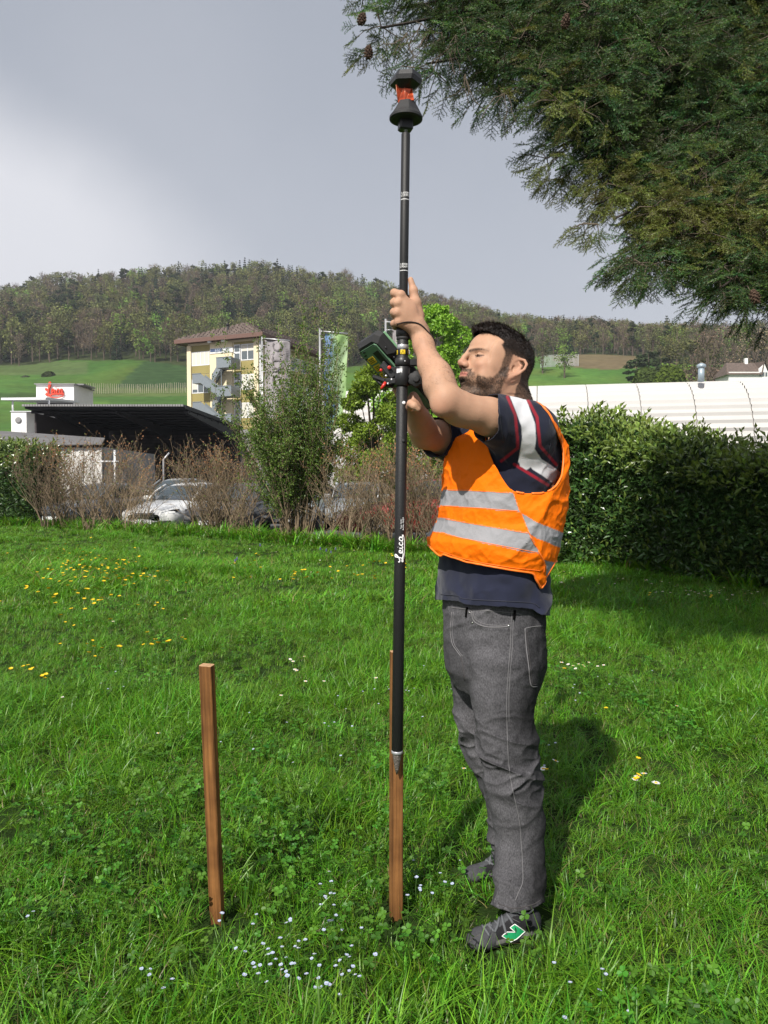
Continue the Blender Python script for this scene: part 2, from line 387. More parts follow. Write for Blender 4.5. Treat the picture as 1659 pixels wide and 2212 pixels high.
def lawn_points(y0, y1, dens, margin=.9):
    A = []; y = y0
    out = []
    n = int(dens*(y1-y0)*(1.06*y1+2*margin*(1+.16*y1)))
    Y = y0+(y1-y0)*rng.random(n); hw = .53*Y+margin*(1+.16*Y); hwmax = .53*y1+margin*(1+.16*y1)
    X = (rng.random(n)*2-1)*hwmax; k = np.abs(X) < hw; X, Y = X[k], Y[k]
    frac = 1
    if frac < 1: q = rng.random(len(X)) < frac; X, Y = X[q], Y[q]
    k = Y < hedge_y(X)+.35; return X[k], Y[k]
def shoe_clear(X, Y):
    # grass is trodden down round the two shoes
    d = np.full(len(X), 9.0)
    for a, b in (((.245,1.955),(.44,2.07)), ((.24,2.25),(.42,2.36)), ((.25,1.87),(.42,1.97)), ((-.465,1.88),(-.462,2.06)), ((.03,1.90),(.035,2.06))):
        a = np.array(a); b = np.array(b); P = np.stack([X,Y],1); t = np.clip(((P-a)@(b-a))/((b-a)@(b-a)),0,1); d = np.minimum(d, np.linalg.norm(P-a-t[:,None]*(b-a),axis=1))
    return np.clip((d-.03)/.08, 0, 1)
def build_grass():
    protos = [tuft(100+i, 24, .05, .05, .125, .0042, .9) for i in range(5)] + [tuft(140+i, 20, .05, .09, .19, .0048, 1.1) for i in range(4)] \
        + [tuft(170+i, 26, .09, .05, .12, .0085, .9, 2) for i in range(4)] + [tuft(190+i, 22, .10, .09, .17, .010, 1.1, 2) for i in range(3)]
    Ps = []; S = []; Ro = []; K = []
    for (a, b, dn, far) in ((1.0,2.4,620,0),(2.4,4.2,520,0),(4.2,7,330,0),(7,11,150,1),(11,17,85,1),(17,27,46,1)):
        X, Y = lawn_points(a, b, dn); n = len(X); P = np.stack([X,Y,0*X],1); cl = vfbm(P, .8, 3, 21.); fine = vfbm(P, 4.2, 2, 5.)
        keep = (fine > -2) & ((shoe_clear(X, Y) > .3) | (rng.random(len(X)) < .45)); X, Y, P, cl, fine = X[keep], Y[keep], P[keep], cl[keep], fine[keep]; n = len(X)
        tall = (cl+.5*fine+rng.normal(0,.13,n)) > .17
        ang = 3.1416*2*vfbm(P, .30, 2, 33.)+1.2; lean = .30*np.clip(.5+vfbm(P,.9,2,44.)*1.6,0,1.4)+.12*rng.random(n)
        rx, ry = np.sin(ang)*lean, np.cos(ang)*lean
        s = (.50+.42*rng.random(n)) * (1+.74*np.clip(cl,-.5,.8)) * (1.0 if not far else 1.12)
        sc_ = shoe_clear(X, Y); s = s*(.34+.66*sc_); z = lawn_z(X, Y)-.004
        if far: pk = np.where(tall, 13+rng.integers(0,3,n), 9+rng.integers(0,4,n))
        else: pk = np.where(tall, 5+rng.integers(0,4,n), rng.integers(0,5,n))
        Ps.append(np.stack([X,Y,z],1)); S.append(s); Ro.append(np.stack([rx,ry,rng.random(n)*6.28],1)); K.append(pk)
    # instance order is alphabetical by source name, so indices match
    scatter('grass', protos, np.concatenate(Ps), np.concatenate(S), np.concatenate(Ro), np.concatenate(K), 'long uneven green grass covering the whole lawn', 'grass')
    cp_ = [clover(300+i, 8+i%3) for i in range(6)]
    Ps = []; S = []; Ro = []; K = []
    for (a, b, dn) in ((1.0,2.4,135),(2.4,4.5,80),(4.5,8,14)):
        X, Y = lawn_points(a, b, dn); P = np.stack([X,Y,0*X],1); keep = (vfbm(P, 1.3, 3, 71.)+.25*rng.random(len(X))) > .06; X, Y = X[keep], Y[keep]; keep = shoe_clear(X, Y) > .6; X, Y = X[keep], Y[keep]; n = len(X)
        Ps.append(np.stack([X,Y,lawn_z(X,Y)+.004+.03*rng.random(n)],1)); S.append(.8+.55*rng.random(n)); Ro.append(np.stack([rng.normal(0,.2,n),rng.normal(0,.2,n),rng.random(n)*6.28],1)); K.append(rng.integers(0,6,n))
    scatter('clover', cp_, np.concatenate(Ps), np.concatenate(S), np.concatenate(Ro), np.concatenate(K), 'round-leaved clover growing low between the grass blades', 'clover')
build_grass()

# ================================================================ FLOWERS
M_white = mat('petal_white', (.85,.85,.85), .5, spec=.3, trans=.25); M_yel = mat('petal_yellow', (.80,.55,.02), .45, spec=.3, trans=.15)
M_yelc = mat('flower_centre', (.75,.42,.02), .8); M_blue = mat('petal_pale_blue', (.48,.54,.74), .5, trans=.2); M_purple = mat('petal_purple', (.12,.10,.35), .6)
M_stem = mat('flower_stem', (.07,.15,.03), .6)
def flower_mesh(kind, seed=0):
    r = random.Random(seed); mb = MB(); h = {'daisy':.10,'buttercup':.12,'speedwell':.085,'grape':.14}[kind]
    mb.tube([(0,0,-h),(.003,.002,-h*.4),(0,0,0)], .0009, 4, 2, cap=False)
    if kind == 'grape':
        for k in range(22):
            t = k/22; a = k*2.4; rr = .009*(1-.7*t); mb.cbox((rr*math.cos(a), rr*math.sin(a), t*.035), (.006,.006,.006), 0, Matrix.Rotation(a,4,'Z'), .0015)
        return mb.mesh('flower', [M_purple, M_purple, M_stem])
    tilt = Matrix.Rotation(r.uniform(-.45,.45),4,'X') @ Matrix.Rotation(r.uniform(-.45,.45),4,'Y') @ Matrix.Rotation(-.12,4,'X')
    n, ln, w, up = {'daisy':(17,.0115,.0021,.10),'buttercup':(6,.011,.0065,.45),'speedwell':(4,.0062,.0038,.15)}[kind]
    for k in range(n):
        a = 6.283*k/n+r.uniform(-.06,.06); d = Vector((math.cos(a), math.sin(a), 0)); e = Vector((-d.y, d.x, 0)); l = ln*r.uniform(.88,1.1)
        P = [d*.0015-e*w*.4, d*l*.55-e*w+Vector((0,0,up*l*.45)), d*l*.95-e*w*.55+Vector((0,0,up*l)), d*l*.95+e*w*.55+Vector((0,0,up*l)), d*l*.55+e*w+Vector((0,0,up*l*.45)), d*.0015+e*w*.4]
        mb.add([tilt @ p for p in P], [(0,1,4,5),(1,2,3,4)], 0)
    cr = {'daisy':.0042,'buttercup':.0035,'speedwell':.0012}[kind]
    mb.lathe([(cr*.9,-.0005),(cr,.001),(cr*.6,.0028),(cr*.1,.0032)], 8, 1, tilt)
    return mb.mesh('flower', [{'daisy':M_white,'buttercup':M_yel,'speedwell':M_blue}[kind], {'daisy':M_yelc,'buttercup':M_yel,'speedwell':M_white}[kind], M_stem])
FLOW = {k: [flower_mesh(k, 10+i) for i in range(4)] for k in ('daisy','buttercup','speedwell','grape')}
def plant(kind, name, dx, dy, h, label, cat, group, sc=1.0):
    Y = gY(dy)*(CAM_H-h)/CAM_H; p = W(dx, dy, Y); p.z = h+float(lawn_z(p.x, p.y))
    if p.y > hedge_y(p.x)+.2: return
    o = link(name, random.choice(FLOW[kind]), None, p, (0,0,random.random()*6.28)); o.scale = (sc*random.uniform(.85,1.15),)*3; tag(o, label, cat, group)
def build_flowers():
    near_d = [(1200,1644,1.15),(1173,1661,1.0),(1376,1678,1.1),(1391,1672,1.2),(1372,1685,1),(1417,1692,1.45)]
    for x,y,s in near_d: plant('daisy','daisy',x,y,.12,'open white daisy with yellow centre at the edge of the man\'s shadow','daisy','open daisies by the man\'s shadow',s)
    mid = [(627,1427),(633,1431),(657,1421),(637,1447),(641,1449),(660,1471),(607,1502),(342,1582),(135,1504),(244,1342),(266,1317),(812,1464),(1213,1437),(1227,1441),(1238,1444),(1250,1441),(1259,1443),(1272,1437),(1262,1446),(1291,1445),(1304,1442),(1243,1450),(715,1225),(724,1228),(672,1239),(730,1262),(1230,1240),(448,1180),(400,1338),(1002,1660),(1600,1545),(1462,1532),(620,1290),(700,1470)]
    for x,y in mid: plant('daisy','daisy',x,y,.10,'small white daisy standing in the middle of the lawn','daisy','daisies scattered over the middle lawn',.95)
    for k in range(60):
        t = random.random(); x = 1200+460*t; y = 1232+45*t+random.random()*28; plant('daisy','daisy',x,y,.10,'small white daisy near the foot of the laurel hedge','daisy','daisies below the right hedge',1.0)
    for k in range(26):
        x = random.uniform(20,800); plant('daisy','daisy',x,random.uniform(1155,1240),.11,'tiny white daisy on the far part of the lawn','daisy','daisies on the far lawn',1.1)
    yel = [(92,1463),(97,1467),(100,1460),(70,1447),(66,1450),(60,1440),(205,1418),(188,1392),(203,1397),(192,1410),(200,1385),(220,1400),(132,1330),(141,1345),(160,1350),(130,1393),(50,1443),(24,1448),(310,1393),(298,1310),(335,1310),(352,1318),(300,1328),(340,1305),(393,1375),(400,1380),(1309,1535),(1379,1640),(1180,1663),(1404,1286),(1535,1292),(1402,1290),(1219,1449),(1537,1288),(1379,1676),(1375,1684)]
    for x,y in yel: plant('buttercup','buttercup',x,y,.15,'yellow buttercup standing above the grass','buttercup','yellow buttercups in the middle lawn',1.1)
    for (cx,cy,sx,sy,n) in ((190,1213,90,26,80),(300,1245,70,16,22),(150,1290,110,40,30),(640,1243,40,14,8),(690,1240,100,18,14),(810,1225,60,26,18),(120,1220,60,40,12),(530,1225,60,30,8),(320,1380,60,20,6)):
        for k in range(n): plant('buttercup','buttercup',random.gauss(cx,sx*.6),random.gauss(cy,sy*.6),.17,'yellow buttercup in the patch on the far left lawn' if cx<400 else 'yellow buttercup on the far lawn behind the pole','buttercup','yellow buttercups far left' if cx<400 else 'yellow buttercups behind the pole',1.7)
    for (cx,cy,sx,sy,n) in ((715,1955,28,40,13),(600,2075,90,40,26),(735,2060,50,50,16),(690,2120,60,50,10),(480,1975,14,14,3),(910,1925,25,20,4),(560,1985,20,12,2),(640,1985,20,12,3),(960,1880,60,60,7),(350,2120,40,40,5),(60,1975,40,20,3),(1190,1640,60,40,5),(1200,2110,120,60,7),(1250,1480,150,50,16),(850,1500,90,60,14),(640,1560,120,60,12),(300,1480,140,50,10),(1130,1790,30,40,4)):
        for k in range(n): plant('speedwell','speedwell',random.gauss(cx,sx*.6),random.gauss(cy,sy*.6),.09,'tiny pale blue speedwell flower among the blades in front' if cy>1800 else 'tiny pale blue speedwell flower in the lawn','speedwell','pale speedwell in the foreground' if cy>1800 else 'pale speedwell in the lawn',0.85 if cy>1800 else 0.9)
    for (x,y) in ((508,1212),(512,1208),(705,1190),(715,1193),(692,1187),(725,1186),(562,1178)): plant('grape','grape_hyacinth',x,y,.13,'dark purple grape hyacinth spike on the far lawn','hyacinth','grape hyacinths on the far lawn',1.2)
build_flowers()
# ================================================================ SIGNED-DISTANCE MODELLING (continuous organic surfaces)
def smin(a, b, k):
    if k <= 0: return np.minimum(a, b)
    h = np.clip(.5+.5*(b-a)/k, 0, 1); return b*(1-h)+a*h-k*h*(1-h)
class Sdf:
    def __init__(s): s.ops = []
    def add(s, fn, c, r, k=.01, mode='u'): s.ops.append((fn, A(c), r, k, mode)); return s
    def cone(s, a, b, ra, rb, k=.01, mode='u', T=None):
        a, b = A(a), A(b); ab = b-a; L2 = max(ab@ab, 1e-12)
        def f(P):
            t = np.clip(((P-a)@ab)/L2, 0, 1); return np.linalg.norm(P-a-t[...,None]*ab, axis=-1)-(ra+(rb-ra)*t)
        return s._t(f, (a+b)/2, math.sqrt(L2)/2+max(ra, rb), k, mode, T)
    def ell(s, c, r, k=.01, mode='u', T=None, rot=None):
        c, r = A(c), A(r); Rm = None if rot is None else np.array(rot.to_3x3())
        def f(P):
            q = P-c
            if Rm is not None: q = q@Rm
            k0 = np.linalg.norm(q/r, axis=-1); k1 = np.linalg.norm(q/(r*r), axis=-1)+1e-9; return k0*(k0-1)/k1
        return s._t(f, c, r.max(), k, mode, T)
    def _t(s, f, c, rad, k, mode, T):
        if T is not None:                           # T = (origin, 3x3 rows = local axes in world, unit)
            O, M, u = T; wc = O+(c*u)@M; g = f
            def f(P, g=g, O=O, M=M, u=u): return g(((P-O)@M.T)/u)*u
            return s.add(f, wc, rad*u, k*u, mode)
        return s.add(f, c, rad, k, mode)
    def path(s, pts, rs, k=.01, T=None):
        for i in range(len(pts)-1): s.cone(pts[i], pts[i+1], rs[i], rs[i+1], k, 'u', T)
        return s
    def __call__(s, P, c=None, h=1e9):
        d = np.full(P.shape[:-1], 1.0)
        for fn, cc, r, k, mode in s.ops:
            if c is not None and np.linalg.norm(c-cc)-r > h+k*1.5+.012: continue
            v = fn(P)
            if mode == 'u': d = smin(d, v, k)
            elif mode == 's': d = -smin(-d, v, k)
            elif mode == 'i': d = -smin(-d, -v, k)
            elif mode == 'd': d = d+v
        return d
def polygonize(sdf, lo, hi, res, blk=20):
    lo, hi = A(lo), A(hi); n = (np.ceil((hi-lo)/res/blk).astype(int))*blk+1
    G = np.full(n, 1.0, np.float32); nb = (n-1)//blk; hd = blk*res*math.sqrt(3)/2
    for bi in range(nb[0]):
        for bj in range(nb[1]):
            for bk in range(nb[2]):
                i0 = A([bi, bj, bk]).astype(int)*blk; c = lo+(i0+blk/2)*res
                dc = float(sdf(c[None], c, hd)[0])
                sl = tuple(slice(i0[q], i0[q]+blk+1) for q in range(3))
                if abs(dc) > hd*1.25+.02: G[sl] = dc; continue
                ax = [lo[q]+(i0[q]+np.arange(blk+1))*res for q in range(3)]
                P = np.stack(np.meshgrid(*ax, indexing='ij'), -1); G[sl] = sdf(P, c, hd)
    S = G < 0; C = [S[a:n[0]-1+a, b:n[1]-1+b, c:n[2]-1+c] for a in (0,1) for b in (0,1) for c in (0,1)]
    cnt = sum(x.astype(np.int8) for x in C); act = (cnt > 0) & (cnt < 8); I = np.argwhere(act); idx = np.full(act.shape, -1, np.int32); idx[act] = np.arange(len(I))
    acc = np.zeros((len(I), 3)); w = np.zeros(len(I))
    cor = [(a, b, c) for a in (0,1) for b in (0,1) for c in (0,1)]
    val = {q: G[I[:,0]+q[0], I[:,1]+q[1], I[:,2]+q[2]] for q in cor}
    for q in cor:
        for ax_ in range(3):
            if q[ax_]: continue
            p = list(q); p[ax_] = 1; p = tuple(p); va, vb = val[q], val[p]; m = (va < 0) != (vb < 0)
            t = va[m]/(va[m]-vb[m]); pos = np.tile(A(q), (m.sum(), 1)); pos[:, ax_] += t; acc[m] += pos; w[m] += 1
    V = lo+(I+acc/w[:,None])*res; F = []
    for ax_ in range(3):
        o = [0,0,0]; a = S; sl1 = [slice(1,-1)]*3; sl1[ax_] = slice(0,-1); sl2 = [slice(1,-1)]*3; sl2[ax_] = slice(1,None)
        m1, m2 = S[tuple(sl1)], S[tuple(sl2)]; E = np.argwhere(m1 != m2); flip = m1[E[:,0],E[:,1],E[:,2]]
        E = E+1; E[:,ax_] -= 1; u, v = [(1,2),(2,0),(0,1)][ax_]
        def g(du, dv):
            e = E.copy(); e[:,u] -= du; e[:,v] -= dv; return idx[e[:,0],e[:,1],e[:,2]]
        q = np.stack([g(1,1), g(0,1), g(0,0), g(1,0)], 1); q[~flip] = q[~flip][:, ::-1]; F.append(q)
    F = np.concatenate(F); F = F[(F >= 0).all(1)]
    return V, F
def normals_of(V, F):
    n = np.cross(V[F[:,2]]-V[F[:,0]], V[F[:,3]]-V[F[:,1]]); N = np.zeros_like(V)
    for k in range(4): np.add.at(N, F[:,k], n)
    return N/(np.linalg.norm(N, axis=1, keepdims=True)+1e-12)
def crop(V, F, keep):
    F = F[keep[F].all(1)]; used = np.unique(F); mp = np.full(len(V), -1); mp[used] = np.arange(len(used)); return V[used], mp[F], used
from mathutils.bvhtree import BVHTree
def smooth_boundary(V, F, it=10):
    ec = {}
    for a, b in ((0,1),(1,2),(2,3),(3,0)):
        lo_ = np.minimum(F[:,a], F[:,b]).astype(np.int64); hi_ = np.maximum(F[:,a], F[:,b]); ec.setdefault(0, []).append(lo_*len(V)+hi_)
    k, n = np.unique(np.concatenate(ec[0]), return_counts=True); e = k[n == 1]; a, b = e//len(V), e%len(V); V = V.copy()
    for _ in range(it):
        S = np.zeros_like(V); C = np.zeros(len(V)); np.add.at(S, a, V[b]); np.add.at(S, b, V[a]); np.add.at(C, a, 1); np.add.at(C, b, 1)
        m = C > 0; V[m] = .4*V[m]+.6*S[m]/C[m][:,None]
    return V
def bvh_of(V, F): return BVHTree.FromPolygons([tuple(v) for v in V], [tuple(f) for f in F])
CAMP = Vector((0, 0, CAM_H))
def hit(bvh, dx, dy):
    d = (W(dx, dy, 2.0)-CAMP).normalized(); loc, n, i, t = bvh.ray_cast(CAMP, d)
    return (loc, n) if loc is not None else (None, None)
def surf_line(bvh, pts, step=4.0):
    out = []
    for (x0,y0),(x1,y1) in zip(pts[:-1], pts[1:]):
        n = max(1, int(math.hypot(x1-x0, y1-y0)/step))
        for k in range(n):
            p, nn = hit(bvh, x0+(x1-x0)*k/n, y0+(y1-y0)*k/n)
            if p is not None: out.append((p, nn))
    p, nn = hit(bvh, *pts[-1])
    if p is not None: out.append((p, nn))
    return out
def in_poly(D, poly):
    x, y = D[:,0], D[:,1]; r = np.zeros(len(D), bool); n = len(poly)
    for i in range(n):
        x0,y0 = poly[i]; x1,y1 = poly[(i+1)%n]
        if y0 == y1: continue
        c = ((y0 > y) != (y1 > y)) & (x < (x1-x0)*(y-y0)/(y1-y0)+x0); r ^= c
    return r
def pl_dist(D, pts):
    d = np.full(len(D), 1e9)
    for (a, b) in zip(pts[:-1], pts[1:]):
        a, b = A(a), A(b); ab = b-a; t = np.clip(((D-a)@ab)/(ab@ab), 0, 1); d = np.minimum(d, np.linalg.norm(D-a-t[:,None]*ab, axis=1))
    return d
def smooth_curve(pts, n=6):
    """Catmull-Rom through 2D or 3D points"""
    P = [A(p) for p in pts]; P = [2*P[0]-P[1]]+P+[2*P[-1]-P[-2]]; out = []
    for i in range(1, len(P)-2):
        for k in range(n):
            t = k/n; out.append(.5*((2*P[i])+(-P[i-1]+P[i+1])*t+(2*P[i-1]-5*P[i]+4*P[i+1]-P[i+2])*t*t+(-P[i-1]+3*P[i]-3*P[i+1]+P[i+2])*t**3))
    out.append(P[-2]); return out
NS = .93
def J(x, y, Y): return A(W(x, y, Y*NS))

# ================================================================ THE SURVEYOR
TH = R(30); FC = A((-math.cos(TH), -math.sin(TH), 0)); LC = A((math.sin(TH), -math.cos(TH), 0))
def rings(rows, th=TH, ratio=1.4, ex=2.3):
    """rows of (photo row, left, right, Y) -> elliptical stack prim: returns fn, centre, radius"""
    z = []; cx = []; cy = []; aa = []; bb = []
    for row, xl, xr, Y in rows:
        p0, p1 = J(xl, row, Y), J(xr, row, Y); c = (p0+p1)/2; hx = abs(p1[0]-p0[0])/2
        b = hx/math.sqrt((ratio*math.sin(th))**2+math.cos(th)**2); z.append(c[2]); cx.append(c[0]); cy.append(c[1]); aa.append(b*ratio); bb.append(b)
    o = np.argsort(z); z, cx, cy, aa, bb = [np.array(q)[o] for q in (z,cx,cy,aa,bb)]
    F_, L_ = A((-math.cos(th), -math.sin(th))), A((math.sin(th), -math.cos(th)))
    def f(P):
        zz = P[...,2]; q = np.stack([P[...,0]-np.interp(zz,z,cx), P[...,1]-np.interp(zz,z,cy)], -1); a, b = np.interp(zz,z,aa), np.interp(zz,z,bb)
        k = (np.abs(q@L_/a)**ex+np.abs(q@F_/b)**ex)**(1/ex); d = (k-1)*np.minimum(a,b)*.95
        return np.maximum(d, np.maximum(zz-z[-1], z[0]-zz))
    c = A((cx.mean(), cy.mean(), z.mean())); r = math.hypot((z[-1]-z[0])/2, max(aa)*1.1)+.05
    return f, c, r, (z, cx, cy, aa, bb)

M_skin = mat('skin', attr='Col', rough=.56, spec=.22, var=.05, vscale=60, bump=.10, bscale=260, sub=.08)
M_hair = mat('dark_hair', (.012,.008,.007), .5, spec=.4, var=.35, vscale=90, bump=.6, bscale=260)
M_strand = mat('hair_strand', (.022,.015,.012),   .55, spec=.2, var=.6, vscale=400)
man = empty('person', (.36, 2.12, 0), 'man in orange high-visibility vest and grey jeans raising one arm to grip the black pole', 'person')
man_off = Vector((.36, 2.12, 0))
def mpart(name, me, parent=None):
    o = link(name, me, parent if parent is not None else man)
    if parent is None: o.location = -man_off
    return o

# ---- head frame
PSI, TILT = R(20), R(16)
hF = A((-math.cos(PSI)*math.cos(TILT), -math.sin(PSI)*math.cos(TILT), math.sin(TILT)))
hL = A((math.sin(PSI), -math.cos(PSI), 0)); hU = np.cross(hF, hL)
HO = J(1104, 799, 2.21)-hL*.070
HT = (HO, np.stack([hF, hL, hU]), .01)
def hw(x, y, z): return HO+(x*hF+y*hL+z*hU)*.01
# ---- joints
shL = J(1132, 925, 2.15); elL = J(957, 868, 2.02); wrL = J(905, 716, 2.13)
shR = J(1000, 950, 2.44); elR = J(918, 938, 2.31); wrR = J(900, 890, 2.20)
neckb = J(1122, 905, 2.31)
POLE_B = A(W(857.5, 1640, 2.005)); POLE_T = A(W(876.5, 289, 1.975))
pdir = (POLE_T-POLE_B)/np.linalg.norm(POLE_T-POLE_B)
def pole_at(row):                                   # point on the pole axis seen at a photo row
    best = min(range(401), key=lambda k: abs(proj((POLE_B+(POLE_T-POLE_B)*k/400)[None])[0,1]-row)); return POLE_B+(POLE_T-POLE_B)*best/400
body = Sdf()
def head_ops(s):
    T = HT
    s.ell((-.4,0,4.6), (8.9,7.3,7.4), .5, T=T)
    s.ell((4.5,0,4.6), (6.0,6.0,5.6), 2.5, T=T)
    s.ell((4.9,0,-2.2), (5.3,5.5,6.4), 3.0, T=T)
    for y in (1,-1):
        s.cone((1.2,5.4*y,-3.5), (2.6,5.0*y,-7.2), 1.3, 1.2, 1.6, T=T)
        s.cone((2.6,4.9*y,-7.2), (8.8,1.6*y,-9.4), 1.2, 1.3, 1.6, T=T)
        s.ell((6.7,4.5*y,-.9), (2.3,1.5,1.5), 2.2, T=T)
        s.ell((5.2,5.0*y,-3.8), (3,1.6,3), 1.2, T=T)
        s.cone((10.0,.9*y,3.1), (8.0,4.6*y,3.5), .75, .6, 1.0, T=T)
        s.ell((2.2,6.1*y,3.2), (4.0,.9,3.6), 2.5, T=T)
    s.ell((9.0,0,-8.8), (1.7,2.1,1.6), 1.0, T=T)
    s.ell((8.4,0,-4.4), (2.9,3.1,2.6), 1.2, T=T)
    for y in (1,-1): s.ell((10.7,3.4*y,1.75), (2.1,1.45,1.0), .9, 's', T=T)
    # nose
    s.cone((10.3,0,3.2), (11.5,0,.8), .85, .72, .6, T=T); s.cone((11.5,0,.9), (12.0,0,-.7), .70, .80, .5, T=T)
    s.ell((12.1,0,-.9), (.92,1.0,.85), .4, T=T); s.ell((11.0,0,-1.2), (1.6,1.35,1.2), .7, T=T)
    for y in (1,-1):
        s.ell((11.1,1.35*y,-1.5), (.95,.62,.78), .35, T=T); s.ell((11.5,.68*y,-2.3), (.55,.32,.4), .2, 's', T=T)
        # eye: ball, lids
        s.ell((7.85,3.5*y,1.7), (1.25,1.3,1.2), .15, T=T)
        s.cone((8.75,2.0*y,1.45), (9.2,3.3*y,2.0), .24, .30, .25, T=T); s.cone((9.2,3.3*y,2.0), (7.9,4.9*y,1.6), .30, .22, .25, T=T)
        s.cone((8.75,2.1*y,1.0), (8.95,3.4*y,.85), .22, .24, .3, T=T); s.cone((8.95,3.4*y,.85), (7.9,4.7*y,1.15), .24, .22, .3, T=T)
    # mouth
    s.ell((10.3,0,-2.9), (.9,1.9,.8), .5, T=T)
    for y in (1,-1):
        s.cone((11.0,.5*y,-3.55), (9.75,2.5*y,-3.95), .40, .18, .25, T=T); s.cone((10.75,.6*y,-4.65), (9.65,2.4*y,-4.2), .52, .18, .25, T=T)
        s.cone((11.5,0,-4.1), (9.8,2.7*y,-4.12), .12, .08, .12, 's', T=T)
    s.ell((10.4,0,-5.8), (.6,1.5,.5), .6, 's', T=T)
def ear_ops(s):
    # ear: leaning backwards, flared from the head
    E = lambda u, v, w=0: (-.55+u*1.08-v*.30, 6.9+w+max(0,-u)*.40, .35+v*1.05)      # u forward, v up, w out
    for sy in (1, -1):
        q = lambda u, v, w=0: (lambda p: (p[0], p[1]*sy, p[2]))(E(u, v, w))
        s.ell(q(-.5,.1,.0), (1.5,.32,2.3), .3, T=HT)
        rim = [(1.35,.9,.2),(1.0,2.2,.4),(.1,3.0,.55),(-1.2,3.0,.7),(-2.1,2.0,.85),(-2.2,.6,.8),(-1.6,-.9,.6),(-.5,-2.1,.45),(.5,-3.0,.5)]
        s.path([q(*p) for p in rim], [.28,.34,.38,.42,.42,.38,.36,.40,.5], .15, T=HT)
        s.path([q(*p) for p in [(-.2,2.1,.45),(-1.2,1.4,.6),(-1.25,.1,.55),(-.7,-1.1,.45),(.3,-1.5,.35)]], [.2,.28,.3,.3,.3], .2, T=HT)
        s.ell(q(.75,-2.7,.35), (.95,.42,1.0), .4, T=HT)
        s.ell(q(1.25,-.5,.25), (.42,.4,.65), .3, T=HT)
        s.ell(q(.05,-.1,.55), (.80,.95,1.25), .15, 's', T=HT)
        s.ell(q(-.55,2.0,1.0), (.7,.35,.45), .2, 's', T=HT)
head_ops(body); ear_ops(body)
# neck and hidden trunk
body.cone(hw(-1.5,0,-1.5), neckb+A((-.012,0,-.01)), .062, .068, .03); body.cone(hw(3.5,0,-7.5), neckb+A((-.05,-.03,-.03)), .035, .05, .04)
body.cone(hw(.5,5.2,-3.0), neckb+FC*.05+A((0,0,-.02)), .018, .014, .02)
body.cone(shL*.6+neckb*.4+A((0,0,-.01)), shR*.6+neckb*.4+A((0,0,-.01)), .055, .055, .03)
f_, c_, r_, _ = rings([(905,1030,1190,2.31),(960,1005,1190,2.32),(1080,990,1190,2.33),(1230,975,1150,2.33),(1360,975,1160,2.34),(1420,990,1150,2.34)]); body.add(f_, c_, r_, .04)
# near (left) arm
def lerp(a, b, t): return a+(b-a)*t
body.path([shL, lerp(shL,elL,.45), lerp(shL,elL,.85), elL+A((.008,0,.004))], [.056,.047,.039,.036], .02)
upd = (elL-shL)/np.linalg.norm(elL-shL)
body.ell(lerp(shL,elL,.72)+A((0,0,-.012)), (.052,.037,.033), .02)
body.ell(elL+A((-.002,-.012,-.014)), (.027,.024,.026), .02)
fo = wrL-elL
body.path([elL+A((.006,0,.01)), elL+fo*.22+A((.004,-.004,0)), elL+fo*.5, elL+fo*.8, wrL], [.036,.0375,.0305,.0250,.0238], .018)
body.ell(elL+fo*.26+A((.010,0,.004)), (.032,.034,.052), .02)
body.ell(wrL+A((.008,-.016,-.006)), (.010,.010,.012), .012)
# far (right) arm
body.path([shR, lerp(shR,elR,.5), elR], [.058,.05,.042], .02)
fr = wrR-elR
body.path([elR, elR+fr*.35+A((-.002,0,0)), elR+fr*.75, wrR+A((-.004,0,0))], [.037,.037,.029,.0235], .018)
# ---- near (left) hand gripping the pole, back of the hand towards the camera
PA = pole_at(665); up = pdir; prad = .0125
def hp(dx, dy, off): return A(W(dx, dy, PA[1]+off))       # photo point at pole distance + offset
mcp = [hp(866,637,-.030), hp(860,655,-.034), hp(858,676,-.033), hp(862,696,-.028)]
wst = hp(901,706,-.012)
body.cone(wrL, wst, .0265, .025, .012)
for i, m in enumerate(mcp):
    w0 = lerp(wst, hp(893,690,-.015), .5)+(m-mcp[1])*.28
    body.cone(w0, m, .0165, .0115, .012)
    body.ell(m+A((-.001,-.002,0)), (.0105,.0095,.0095), .006)
body.ell(hp(880,672,-.024), (.026,.014,.030), .012)
for i, m in enumerate(mcp):                                # fingers wrap round the left and far side of the pole
    row = proj(m[None])[0,1]; ax = pole_at(row+(-3+2*i)); r0 = prad+.0085; k = [.0092,.0095,.009,.0078][i]
    p1 = ax+A((-r0-.0035, -.012, -.001)); p2 = ax+A((-r0+.001, .014, -.004)); p3 = ax+A((-.004, r0+.004, -.006)); p4 = ax+A((.012, .013, -.006))
    body.path([m, p1, p2, p3, p4], [.0112, k*1.18, k*1.08, k*.95, k*.8], .004)
# thumb up along the pole
t0 = hp(901,682,-.004); t1 = hp(897,655,-.008); t2 = hp(893,627,-.006); t3 = hp(887,604,-.004)
body.path([t0, t1, t2, t3], [.020,.0145,.0105,.0072], .006)
body.cone(hp(888,660,-.012), t1, .014, .012, .01); body.ell(lerp(t1,t2,.9), (.0108,.0108,.011), .006)
